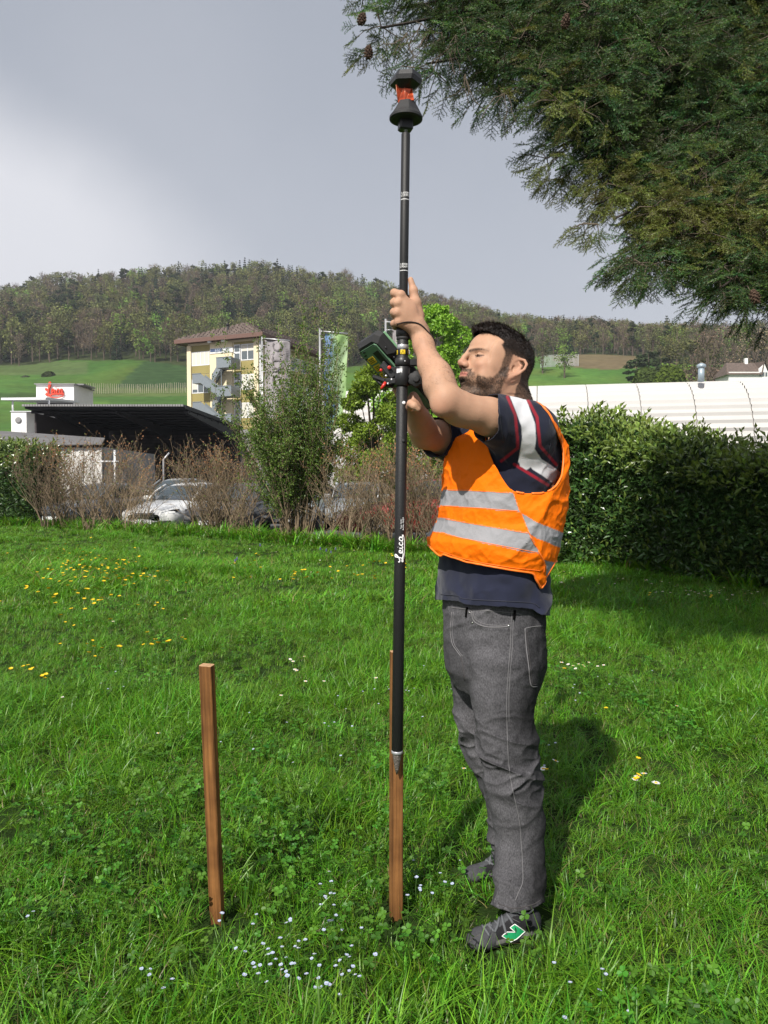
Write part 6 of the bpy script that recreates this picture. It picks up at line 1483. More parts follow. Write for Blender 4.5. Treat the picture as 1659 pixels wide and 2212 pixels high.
def carport():
    h = 6.0; Y1 = (h-CAM_H)/167*FD; Y2 = (h-CAM_H)/122*FD; xr1 = (403-CX)/FD*Y1; xl1 = (57-CX)/FD*Y1; xr2 = (527-CX)/FD*Y2
    t = empty('open_shed', (xl1, Y1, 0), 'long open shed with flat black roof on tapered beams', 'shed'); t.location = (0,0,0)
    xl2 = xl1-2.5
    mb = MB(); P = [(xl1,Y1,h+.35-.35),(xr1,Y1,h),(xr2,Y2,h),(xl2+1,Y2+1.5,h)]
    lo = [(p[0],p[1],h-.02) for p in P]; hi = [(p[0],p[1],h+.22) for p in P]; mb.add(lo+hi, [(3,2,1,0),(4,5,6,7),(0,1,5,4),(1,2,6,5),(2,3,7,6),(3,0,4,7)]); rf = mb.build('roof', M_dark, t)
    mb = MB(); n = 60
    for k in range(n):
        f0 = k/n; a = Vector(P[0]).lerp(Vector(P[1]), f0); mb.cbox(a+Vector((0,-.12,.17)), ((xr1-xl1)/n*.8,.24,.13))
    mb.build('roof_edge', M_conc, rf)
    for k in range(9):
        f = (k+.5)/9; a = Vector(P[0]).lerp(Vector(P[3]), f); b = Vector(P[1]).lerp(Vector(P[2]), f); m = MB(); m.tube([a+Vector((0,0,-.12)), b+Vector((0,0,-.12))], .09, 4, sm=False); m.build('purlin', M_dark, rf)
    # back wall of bricks, side wall
    yb = Y2-.4; mb = MB(); xe = (236-CX)/FD*yb; mb.box((xe,yb,-.1),(xr2+.3,yb+.3,h-.05)); wl = mb.build('back_wall', mat('mortar', (.05,.045,.045), 1), t)
    bk = MB(); bw, bh = .52, .24; r = random.Random(3); row = 0; z = .0
    while z < h-.5:
        x = xe+.1+(row%2)*bw/2
        while x < xr2-.3:
            bk.cbox((x+bw/2,yb-.012-.01*r.random(),z+bh/2), (bw-.035,.03,bh-.035)); x += bw
        z += bh; row += 1
    o = bk.build('brickwork', M_brick, wl); o['kind'] = 'stuff'
    for (dx0,dx1,r0,r1,m) in ((423,447,989,1003,M_conc),(525,545,990,1003,M_conc),(378,400,990,998,M_dark)):
        mb = MB(); mb.box(((dx0-CX)/FD*yb,yb-.06,CAM_H+(1050-r1)/FD*yb),((dx1-CX)/FD*yb,yb-.045,CAM_H+(1050-r0)/FD*yb)); mb.build('panel', m, wl)
    for k in range(26):
        f = k/26; x = xl1+.3+(xe-xl1-.3)*f; y = Y1+1.0+(yb-Y1-1.2)*f; mb = MB(); mb.cbox((x,y,h/2-.1), (.10,.63,h-.25), 0, Matrix.Rotation(.06,4,'Z')); mb.build('cladding_sheet', mat('dark_cladding', (.045,.035,.035), .8) if k == 0 else bpy.data.materials['dark_cladding'], t)
    for zz in (1.9, 2.9): mb = MB(); mb.tube([(xl1+.42,Y1+1.0,zz),(xe+.1,yb-.3,zz)], .07, 4); mb.build('rail', M_dark, t)
    # three tapered beams with posts
    for (fx, fy, px, py) in ((107,902,234,951),(254,902,371,951),(404,899,508,948)):
        Yf = Y1+.6; Yp = Y2-2.2; a = Vector(((fx-CX)/FD*Yf, Yf, h-.1)); b = Vector(((px-CX)/FD*Yp, Yp, h-.1)); d = (b-a); mb = MB(); s = Vector((.12,0,0))
        V = [a-s, a+s, b+s, b-s]; lo = [V[0]-Vector((0,0,.15)),V[1]-Vector((0,0,.15)),V[2]-Vector((0,0,.85)),V[3]-Vector((0,0,.85))]; mb.add(V+lo, [(0,1,2,3),(7,6,5,4),(0,4,5,1),(1,5,6,2),(2,6,7,3),(3,7,4,0)]); mb.build('beam', M_dark, t)
        mb = MB(); mb.cbox((b.x,b.y,(h-.9)/2-.1), (.36,.5,h-.7)); mb.build('post', M_dark, t)
    return t
carport()
def leica_house():
    Y = 76.0
    def X(dx, y=Y): return (dx-CX)/FD*y
    def Z(row, y=Y): return CAM_H+(1050-row)/FD*y
    t = empty('white_building', (0,0,0), 'white flat-roofed building with red script sign and thin canopy', 'building')
    mb = MB(); mb.box((X(82),Y,0),(X(163),Y+5,Z(832))); mb.build('upper_block', M_wwall, t)
    mb = MB(); a, b = (X(163),Y+.002), (X(187,Y+5),Y+5); mb.add([(a[0],a[1],0),(b[0],b[1],0),(b[0],b[1],Z(838,Y+5)),(a[0],a[1],Z(832)),(a[0]-.1,b[1],0),(a[0]-.1,b[1],Z(832))], [(0,1,2,3),(1,4,5,2),(3,2,5)]); mb.build('side_wall', M_conc, t)
    mb = MB(); mb.box((X(80),Y-.25,Z(832)),(X(163)+.2,Y+5,Z(830))); mb.box((X(160),Y+1,Z(830)+.002),(X(176),Y+4,Z(827))); mb.build('parapet', M_conc, t)
    sg = empty('sign', (0,0,0)); bpy.data.objects.remove(sg)
    cxs, czs = X(104.5), Z(857); w = (X(144)-X(105))/2.05
    o = script_strokes(lambda x, y: (cxs+x*w, Y-.16, czs+y*w*1.28+.1), .095, 'sign', M_signred, t)
    Yc = Y-4.5
    mb = MB(); mb.add([(X(6,Yc),Yc,Z(865,Yc)),(X(102,Yc),Yc,Z(864,Yc)),(X(176,Y+1),Y+1,Z(871,Y+1)),(X(70,Y+1),Y+1,Z(870.5,Y+1))]+[(X(6,Yc),Yc,Z(860,Yc)),(X(102,Yc),Yc,Z(859,Yc)),(X(176,Y+1),Y+1,Z(867,Y+1)),(X(70,Y+1),Y+1,Z(866,Y+1))], [(3,2,1,0),(4,5,6,7),(0,1,5,4),(1,2,6,5),(2,3,7,6),(3,0,4,7)]); mb.build('canopy', M_frame, t)
    for dx in (31, 109): mb = MB(); mb.tube([(X(dx,Yc+.5),Yc+.5,Z(890,Yc+.5)),(X(dx,Yc+.5),Yc+.5,Z(866,Yc+.5))], .09, 8); mb.build('column', M_frame, t)
    Yl = Yc+.2; mb = MB(); mb.box((X(27,Yl),Yl,-.1),(X(60,Yl),Yl+5,Z(890,Yl))); lb = mb.build('lower_block', M_wwall, t)
    mb = MB(); mb.box((X(26,Yl),Yl-.1,Z(890,Yl)+.002),(X(112,Yl),Yl+4,Z(888.5,Yl))); mb.build('terrace_slab', M_frame, t)
    mb = MB(); mb.lathe([(.30,0),(.30,.08),(.2,.10)], 16, 0, Matrix.Translation((X(43,Yl),Yl-.002,Z(908,Yl))) @ Matrix.Rotation(R(90),4,'X')); mb.build('round_lamp', M_conc, lb)
    mb = MB(); mb.box((X(84)+.02,Y-.03,Z(884)),(X(163)-.1,Y-.004,Z(872))); mb.build('wall_recess', M_dark, t)
leica_house()
def shed():
    Y = 27.0
    def X(dx, y=Y): return (dx-CX)/FD*y
    def Z(row, y=Y): return CAM_H+(1050-row)/FD*y
    t = empty('white_shed', (0,0,0), 'low white corrugated shed with grey lean-to roof behind the bare shrubs', 'shed')
    mb = MB(); mb.box((X(-60),Y,-.1),(X(226),Y+6,Z(966))); mb.build('wall', M_conc, t)
    mb = MB(); mb.add([(X(-70),Y-.3,Z(966)),(X(228),Y-.3,Z(962)),(X(228,Y+7),Y+7,Z(948,Y+7)),(X(-70,Y+7),Y+7,Z(928,Y+7))]+[(X(-70),Y-.3,Z(964)),(X(228),Y-.3,Z(960)),(X(228,Y+7),Y+7,Z(946,Y+7)),(X(-70,Y+7),Y+7,Z(926,Y+7))], [(3,2,1,0),(4,5,6,7),(0,1,5,4),(1,2,6,5),(2,3,7,6),(3,0,4,7)]); mb.build('roof', mat('weathered_grey_roof', (.13,.125,.125), .9, var=.3, vscale=2), t)
    x = X(128); k = 0
    sh = MB(); sh.cbox((0,0,0),(.16,.07,Z(968)+.05))
    me = sh.mesh('cladding_sheet', M_corr)
    while x < X(224): link('cladding_sheet', me, t, (x, Y-.05-(.03 if k%2 else 0), (Z(968)-.05)/2)); x += .17; k += 1
    mb = MB(); mb.tube([(X(215),Y-.6,Z(998)),(X(270),Y-.6,Z(998))], .03, 6); mb.tube([(X(262),Y-.6,-.1),(X(262),Y-.6,Z(998)+.4)], .04, 6); mb.build('pipe_rail', M_frame, t)
shed()
def hall():
    # long pale building with a rounded, ribbed metal front
    YL, YR = 52.0, 44.0; xl = (640-CX)/FD*YL; xr = xl+ (1990-640)/FD*46
    t = empty('curved_hall', (0,0,0), 'long pale metal hall with a rounded ribbed front behind the laurel hedge', 'building')
    zt = CAM_H+(1050-823)/FD*46+.5; zb = 3.4; a = Vector((xl,YL,0)); b = Vector((xr,YR,0)); d = (b-a).normalized(); nrm = Vector((d.y,-d.x,0)); nrm = nrm if nrm.y < 0 else -nrm
    Rr = zt-zb; L = (b-a).length; nseg = int(L/3.15); pr = []
    n = 14; M_hall = mat('pale_metal', (.47,.455,.435), .6, .0, var=.04, vscale=.5)
    r0 = Rr
    for k in range(nseg):
        s0, s1 = L*k/nseg+.03, L*(k+1)/nseg-.03; V = []; 
        for i in range(n*3+1):
            an = math.pi/2*(1-i/(n*3)); rib = .12*(i%3 == 1); rx = (r0+rib)*math.cos(an); rz = (r0+rib)*math.sin(an)
            for s in (s0, s1): p = a+d*s+nrm*(rx-r0)+Vector((0,0,zb+rz)); V.append(p)
        m = MB(); m.add(V, [(2*i,2*i+1,2*i+3,2*i+2) for i in range(n*3)]); m.build('facade_panel', M_hall, t)
    m = MB(); V = []
    for s in (-.05, L+.05):
        for i in range(n+1):
            an = math.pi/2*(1-i/n); V.append(a+d*s+nrm*((r0-.06)*math.cos(an)-r0)+Vector((0,0,zb+(r0-.06)*math.sin(an))))
        V.append(a+d*s-nrm*9+Vector((0,0,zt-.06))); V.append(a+d*s-nrm*9+Vector((0,0,-.1))); V.append(a+d*s-nrm*.5+Vector((0,0,-.1)))
    nn = n+4; m.add(V, [(i,i+1,nn+i+1,nn+i) for i in range(nn-1)]+[tuple(range(nn)), tuple(range(2*nn-1,nn-1,-1))]); m.build('inner_wall', mat('joint_grey', (.20,.19,.18), .8), t)
    m = MB(); c0 = a-nrm*.02; m.box((0,-.0,-.1),(L,.25,zb-.02),0, Matrix(((d.x,-nrm.x,0,c0.x),(d.y,-nrm.y,0,c0.y),(0,0,1,0),(0,0,0,1)))); m.build('base_wall', mat('pale_grey_wall', (.45,.44,.43), .8), t)
    # ring of blue-grey trim at the left end, roof vent
    m = MB(); pts = []
    for i in range(13): an = math.pi/2*(1-i/12); pts.append(a+d*-.1+nrm*((r0+.06)*math.cos(an)-r0)+Vector((0,0,zb+(r0+.06)*math.sin(an))))
    m.tube(pts, .14, 6); m.build('end_trim', mat('blue_grey_trim', (.25,.33,.35), .5), t)
    s = ((1560-640)/(1990-640))*L; p = a+d*s-nrm*2.2+Vector((0,0,zt-.2)); m = MB(); m.tube([p, p+Vector((0,0,.95))], .2, 10); m.lathe([(.20,0),(.30,.05),(.28,.2),(.06,.32)], 12, 0, Matrix.Translation(p+Vector((0,0,.9)))); m.build('roof_vent', mat('vent_blue_grey', (.33,.40,.45), .4, .3), t)
    s = ((1450-640)/1350)*L
    for q in (0,): p = a+d*s; m = MB(); m.box((-1.6,-.5,zb-.1),(1.6,-.02,zb+1.15),0, Matrix(((d.x,-nrm.x,0,(p+nrm*.12).x),(d.y,-nrm.y,0,(p+nrm*.12).y),(0,0,1,0),(0,0,0,1)))); m.build('window_hood', mat('grey_hood', (.30,.31,.33), .5), t)
hall()
def far_house():
    Y = 150.0; x0 = (1570-CX)/FD*Y; w = 8.2; z0 = CAM_H+(1050-826)/FD*Y; t = empty('far_house', (x0,Y,z0-6), 'distant house with steep brown roof and white gable among bare trees', 'house')
    ze = 6+2.0; zt = 6+4.3; zz = 0
    mb = MB(); mb.box((0,0,0),(w,6,ze)); mb.build('wall', M_wwall, t); mb = MB(); mb.add([(w*.70,-.02,ze-.8),(w,-.02,ze-.8),(w*.86,-.02,zt-.5),(w*.70,2,ze-.8),(w,2,ze-.8),(w*.86,2,zt-.5)], [(0,1,2),(3,5,4),(0,3,4,1),(1,4,5,2),(2,5,3,0)]); mb.build('gable', M_wwall, t)
    mb = MB(); mb.add([(-.6,-.5,ze-.6),(w*.80,-.5,ze-.6),(w*.80,3,zt),(.8,3,zt),(-.6,6.5,ze-.6),(w+.5,6.5,ze-.6),(w*.86,-.3,zt-.2),(w+.5,-.2,ze-1.2)], [(0,1,2,3),(3,2,5,4),(2,6,7,5),(1,6,2),(0,3,4)]); mb.build('roof', M_roofb, t)
    for i, x in enumerate((w*.78,w*.85,w*.92)): mb = MB(); mb.box((x-.2,-.08,ze-.9),(x+.2,-.025,ze-.1)); mb.build('window', M_win, t)
    mb = MB(); mb.box((w*.55,2.6,zt-.3),(w*.62,3.2,zt+.9)); mb.build('chimney', M_wwall, t)
far_house()

# ---------------------------------------------------------------- flags
M_fabric = mat('grey_flag_cloth', (.40,.37,.38), .8, trans=.25, var=.06, vscale=2)
def flagcol():
    m = bpy.data.materials.new('green_blue_flag'); m.use_nodes = True; nt = m.node_tree; N = nt.nodes; L = nt.links; p = N['Principled BSDF']; p.inputs['Roughness'].default_value = .8
    a = N.new('ShaderNodeAttribute'); a.attribute_name = 'Col'; L.new(a.outputs['Color'], p.inputs['Base Color']); return m
M_gflag = flagcol(); M_pole = mat('aluminium_pole', (.50,.50,.51), .4, .6)
def flag(dxp, top, Y, dx0, dx1, row0, row1, kind, label, bend=0.0):
    X = lambda dx: (dx-CX)/FD*Y
    Z = lambda row: CAM_H+(1050-row)/FD*Y
    t = empty('banner_flag', (X(dxp),Y,-.1), label, 'flag', 'banner flags on tall poles'); o3 = Vector((X(dxp),Y,-.1))
    mb = MB(); mb.tube([(0,0,0),(0,0,Z(top)+.1)], [.075,.05], 10); mb.build('pole', M_pole, t)
    mb = MB(); zt = Z(row0)+.1; mb.tube([(0,0,zt+.10),(X(dx1)-X(dxp),0,zt-.03)], .035, 8); 
    for k in range(4): zz = zt-k*(Z(row0)-Z(row1))/3.6-.3; mb.tube([(0,0,zz),(X(dx0)-X(dxp)+.03,0,zz)], .02, 6)
    mb.build('arm', M_pole, t)
    nu, nv = 26, 70; V = []; C = []; F = []
    for j in range(nv+1):
        v = j/nv; row = row0+(row1-row0)*v
        for i in range(nu+1):
            u = i/nu; x = X(dx0+(dx1-dx0)*u-bend*v*v*(.35+.65*u)+2.2*math.sin(v*9+u*2)*v); y = .09*math.sin(u*7+v*2.6+kind)+.04*math.sin(v*14+u*6)+.02*math.sin(u*15+v*31); zrow = row+ (6 if kind == 1 else 3)*u*(1-v)+ (8*math.sin(u*3.1+kind)*v)
            V.append((x-o3.x, y, Z(zrow)+.1))
            if kind == 1:
                g = A((.22,.36,.12)); bl = A((.10,.17,.30)); w = A((.45,.52,.42)); n1 = .5+.5*math.sin(u*6+v*7+1.5*math.sin(v*5)); f = np.clip((.45-u+.35*v+.12*math.sin(v*11))*3,0,1); c = g*(1-.4*n1)+w*.4*n1; c = c*(1-f)+bl*f*(.7+.5*n1); C.append(c)
            else: C.append(A((.40,.37,.38)))
    for j in range(nv):
        for i in range(nu): k = j*(nu+1)+i; F.append((k,k+1,k+nu+2,k+nu+1))
    o = link('cloth', mesh_np('cloth', V, F, [M_gflag if kind == 1 else M_fabric], colors=C), t); thick(o, .006)
    Vn = A(V).reshape(nv+1,nu+1,3)
    def on(u, v): i = min(nu-1,max(0,u*nu)); j = min(nv-1,max(0,v*nv)); i0, j0 = int(i), int(j); fi, fj = i-i0, j-j0; return Vector((Vn[j0,i0]*(1-fi)+Vn[j0,i0+1]*fi)*(1-fj)+Vector((Vn[j0+1,i0]*(1-fi)+Vn[j0+1,i0+1]*fi))*fj)
    return t, o, on
def surf_text(txt, size, on, u0, v0, w, h, mt, parent, lift=-.07):
    """vertical lettering reading upwards on a banner: letters run from v0 up"""
    me = text_obj(txt, 1.0, Matrix.Identity(4), mt, 'lettering', parent, None, .0).data
    xs = [v.co.x for v in me.vertices]; x0, x1 = min(xs), max(xs)
    for v in me.vertices:
        p = on(u0-(v.co.y)*w, v0-(v.co.x-x0)/(x1-x0)*h); v.co = (p.x, p.y+lift, p.z)
M_ftext = mat('flag_lettering', (.16,.145,.15), .8)
t1, c1, on1 = flag(568, 730, 40.5, 574, 628, 737, 935, 0, 'grey banner flag with vertical lettering nearest the office building')
surf_text('VORTIC', 1, on1, .52, .92*.62, .60, .55, M_ftext, c1)
surf_text('precision instruments', 1, on1, .86, .60, .20, .52, M_ftext, c1)
mb = MB(); p = on1(.45,.82); mb.lathe([(.26,-.01),(.26,.01)], 14, 0, Matrix.Translation(p+Vector((0,-.03,0))) @ Matrix.Rotation(R(90),4,'X')); mb.build('emblem', M_signred, c1)
script_strokes(lambda x, y: tuple(on1(.30+x*.20, .82-y*.05)+Vector((0,-.05,0))), .02, 'lettering', M_print, c1)
t2, c2, on2 = flag(692, 712, 38.0, 702, 752, 722, 925, 1, 'green and blue banner flag in the middle of the three', 14)
t3, c3, on3 = flag(833, 692, 36.0, 848, 886, 702, 925, 0, 'grey banner flag partly hidden behind the black pole and controller', 8)
mb = MB(); p = on3(.25,.80); mb.lathe([(.22,-.01),(.22,.01)], 14, 0, Matrix.Translation(p+Vector((0,-.03,0))) @ Matrix.Rotation(R(90),4,'X')); mb.build('emblem', M_signred, c3)
mb = MB(); Yg = 60.0; mb.box(((520-CX)/FD*Yg,Yg,-.1),((688-CX)/FD*Yg,Yg+.4,CAM_H+(1050-928)/FD*Yg)); tag(mb.build('grey_wall', M_conc, None), 'grey wall at the right end of the open shed behind the green bush', 'wall')
# lamp posts seen over the cars
def post(name, dx, row0, Y, label, crook=True):
    x = (dx-CX)/FD*Y; z = CAM_H+(1050-row0)/FD*Y; t = empty(name, (x,Y,-.1), label, 'post'); mb = MB(); mb.tube([(0,0,0),(0,0,z-.3),(.0 if not crook else .35,0,z+.1)], .055, 6); mb.build('shaft', M_pole, t)
post('bent_post', 354, 978, 44, 'grey fence post with bent top beside the open shed')
mb = MB()
x, y = dpt(828,1186,-.1); x2, y2 = dpt(934,1194,-.1); mb.box((0,-.06,-.06),(x2-x+.1,.06,.085),0, Matrix.Rotation(math.atan2(y2-y,x2-x),4,'Z')); e = mb.build('edging_board', mat('red_painted_board', (.42,.07,.04), .7, var=.2), None, (x,y,0)); tag(e, 'low red edging board at the foot of the shrubs behind the pole', 'board')

# ---------------------------------------------------------------- cars
M_tyre = mat('tyre_rubber', (.02,.02,.02), .9); M_rim = mat('alloy_rim', (.45,.46,.47), .3, .8); M_cglass = mat('car_glass', (.035,.05,.055), .06, spec=.9); M_lampg = mat('headlamp_glass', (.55,.58,.60), .08, spec=.9); M_dkpl = mat('dark_plastic', (.02,.02,.022), .6); M_chrome = mat('chrome', (.7,.7,.72), .12, 1.0); M_tail = mat('tail_lamp', (.35,.01,.01), .2)
def paint(name, col): return mat(name, col, .28, .25 if max(col) < .6 else 0, coat=.8, spec=.5)
def car(paint_m, loc, heading, label, suv=0.0, group='cars parked behind the hedge'):
    t = empty('parked_car', (loc[0],loc[1],-.10), label, 'car', group); t.rotation_euler = (0,0,heading)
    k = 1+.14*suv; n = 20
    def sect(hw, z0, z1, ex=3.4): return [(hw*abs(math.cos(a))**(2/ex)*(1 if math.cos(a)>=0 else -1), (z0+z1)/2+(z1-z0)/2*abs(math.sin(a))**(2/ex)*(1 if math.sin(a)>=0 else -1)) for a in [2*math.pi*i/n+math.pi/n for i in range(n)]]
    def loft(st, ex, name, m, fn=None):
        V = []; F = []
        for x, hw, z0, z1 in st: V += [(x, y, z) for y, z in sect(hw, z0, z1, ex)]
        for i in range(len(st)-1):
            for q in range(n): F.append((i*n+q,i*n+(q+1)%n,i*n+n+(q+1)%n,i*n+n+q))
        F += [tuple(range(n)), tuple((len(st)-1)*n+q for q in range(n-1,-1,-1))]; mb = MB(); mb.add(V, F, 0, True)
        if fn:
            for i, f in enumerate(mb.f): mb.mi[i] = fn([mb.v[q] for q in f])
        return mb.build(name, m, t)
    loft([(2.28,.50,.34,.56),(2.22,.74,.26,.66),(2.05,.84,.22,.72*k),(1.7,.89,.20,.80*k),(1.0,.91,.19,.93*k),(.6,.915,.19,.97*k),(-1.5,.915,.19,1.0*k),(-2.05,.88,.22,.98*k),(-2.25,.78,.30,.90*k)], 4.2, 'body', [paint_m])
    zt = 1.45*k; cab = [(1.02,.70,.85*k,.94*k),(.75,.755,.85*k,1.08*k),(.30,.72,.85*k,zt-.10),(-.05,.69,.85*k,zt-.02),(-.8,.68,.85*k,zt),(-1.45,.66,.85*k,zt-.10),(-1.9,.68,.85*k,1.14*k),(-2.1,.66,.85*k,.98*k)]
    loft(cab, 3.2, 'cabin', [M_cglass, paint_m], lambda P: 1 if (min(p[2] for p in P) > zt-.13 and all(-1.5 < p[0] < .32 for p in P)) else 0)
    for s in (-1, 1):
        for x0, z0, x1, z1, r in ((1.0,.92*k,.25,zt-.09,.035),(-1.45,zt-.09,-2.05,.99*k,.05)): mb = MB(); mb.tube([(x0,s*.73,z0),((x0+x1)/2,s*.725,(z0+z1)/2+.03),(x1,s*.63,z1)], r, 6); mb.build('pillar', paint_m, t)
        mb = MB(); mb.tube([(-.35,s*.775,.96*k),(-.35,s*.66,zt-.05)], .035, 4); mb.build('pillar', M_dkpl, t)
        mb = MB(); mb.cbox((.72,s*.98,.98*k), (.12,.20,.13), 0, None, .03); mb.build('mirror', paint_m, t)
        for x in (1.38,-1.38):
            W_ = Matrix.Translation((x,s*.80,.31)) @ Matrix.Rotation(R(90)*-s,4,'X'); mb = MB(); mb.lathe([(.20,-.10),(.31,-.09),(.325,-.04),(.325,.06),(.30,.10),(.22,.10)], 24, 0, W_); w = mb.build('wheel', M_tyre, t)
            mb = MB(); mb.lathe([(.215,.07),(.215,.10),(.19,.085),(.05,.10),(.03,.11)], 20, 0, W_); mb.build('rim', M_rim, w)
            mb = MB()
            for q in range(5): a = q*1.2566; mb.cbox(W_ @ Vector((.11*math.cos(a),.11*math.sin(a),.105)), (.19,.045,.02), 0, W_.to_3x3().to_4x4() @ Matrix.Rotation(a,4,'Z'))
            mb.build('spokes', M_rim, w)
        hl = MB(); P = [(2.17,.46,.60),(2.235,.50,.52),(2.14,.74,.54),(1.93,.86,.64),(1.90,.865,.70),(2.06,.78,.685)]; hl.add([(x+.02,s*y*1.01,z*k) for x,y,z in P]+[(x-.1,s*y*.95,z*k) for x,y,z in P], [tuple(range(6)) if s > 0 else tuple(range(5,-1,-1))]+[(i,(i+1)%6,6+(i+1)%6,6+i) for i in range(6)]); h = hl.build('headlight', M_dkpl, t)
        mb = MB(); mb.ell = None; mb.lathe([(.001,0),(.05,.012),(.065,.03),(.065,.05)], 12, 0, Matrix.Translation((2.21,s*.60,.575*k)) @ Matrix.Rotation(R(-90),4,'Y')); mb.build('lens', M_lampg, h)
        mb = MB(); mb.cbox((-2.16,s*.72,.80*k), (.16,.26,.14), 0, None, .02); mb.build('tail_light', M_tail, t)
        mb = MB(); mb.cbox((2.20,s*.62,.335), (.10,.34,.12), 0, None, .02); mb.build('air_intake', M_dkpl, t)
    mb = MB(); mb.cbox((2.255,0,.50*k), (.07,.74,.17*k), 0, None, .03); g = mb.build('grille', M_dkpl, t)
    for q in range(3): mb = MB(); mb.cbox((2.295,0,(.45+.045*q)*k), (.012,.70,.012)); mb.build('slat', M_chrome, g)
    mb = MB(); mb.cbox((2.25,0,.30), (.07,.8,.09), 0, None, .02); mb.build('air_intake', M_dkpl, t); mb = MB(); mb.cbox((2.30,0,.355), (.012,.52,.11)); mb.build('number_plate', M_print, t)
    for s in (-1,1): mb = MB(); mb.cbox((-.35,s*.918,.75), (.18,.02,.03)); mb.build('door_handle', paint_m, t)
    return t
def at(dx, Y): return ((dx-CX)/FD*Y, Y)
P_w = paint('white_car_paint', (.72,.72,.71)); P_r = paint('red_car_paint', (.33,.035,.03)); P_d = paint('dark_grey_car_paint', (.035,.038,.045)); P_s = paint('silver_car_paint', (.33,.35,.36)); P_b = paint('blue_grey_car_paint', (.10,.12,.15)); P_bl = paint('blue_car_paint', (.05,.13,.30))
hd = R(-107)
car(P_w, at(408,22.3), hd, 'white saloon car facing the lawn behind the bare shrubs')
car(P_s, at(385,29.0), hd, 'pale silver estate car just behind the white saloon', 1.0)
car(P_d, at(535,21.6), hd, 'dark grey car parked right of the white saloon')
car(P_b, at(215,24.5), hd, 'blue-grey car at the left behind the brown shrubs')
car(P_s, at(655,23.5), R(-100), 'silver car behind the tall green bush', .3)
car(P_r, at(925,18.3), R(184), 'red car side-on behind the shrubs near the orange vest', .4)
car(P_s, at(775,24.5), R(-95), 'silver car with bright windscreen left of the red car', .2)
car(P_bl, at(800,31), R(-88), 'blue car in the second row left of the pole', .6)
car(P_b, at(1010,25), R(-88), 'grey-blue car behind the red car', .3)
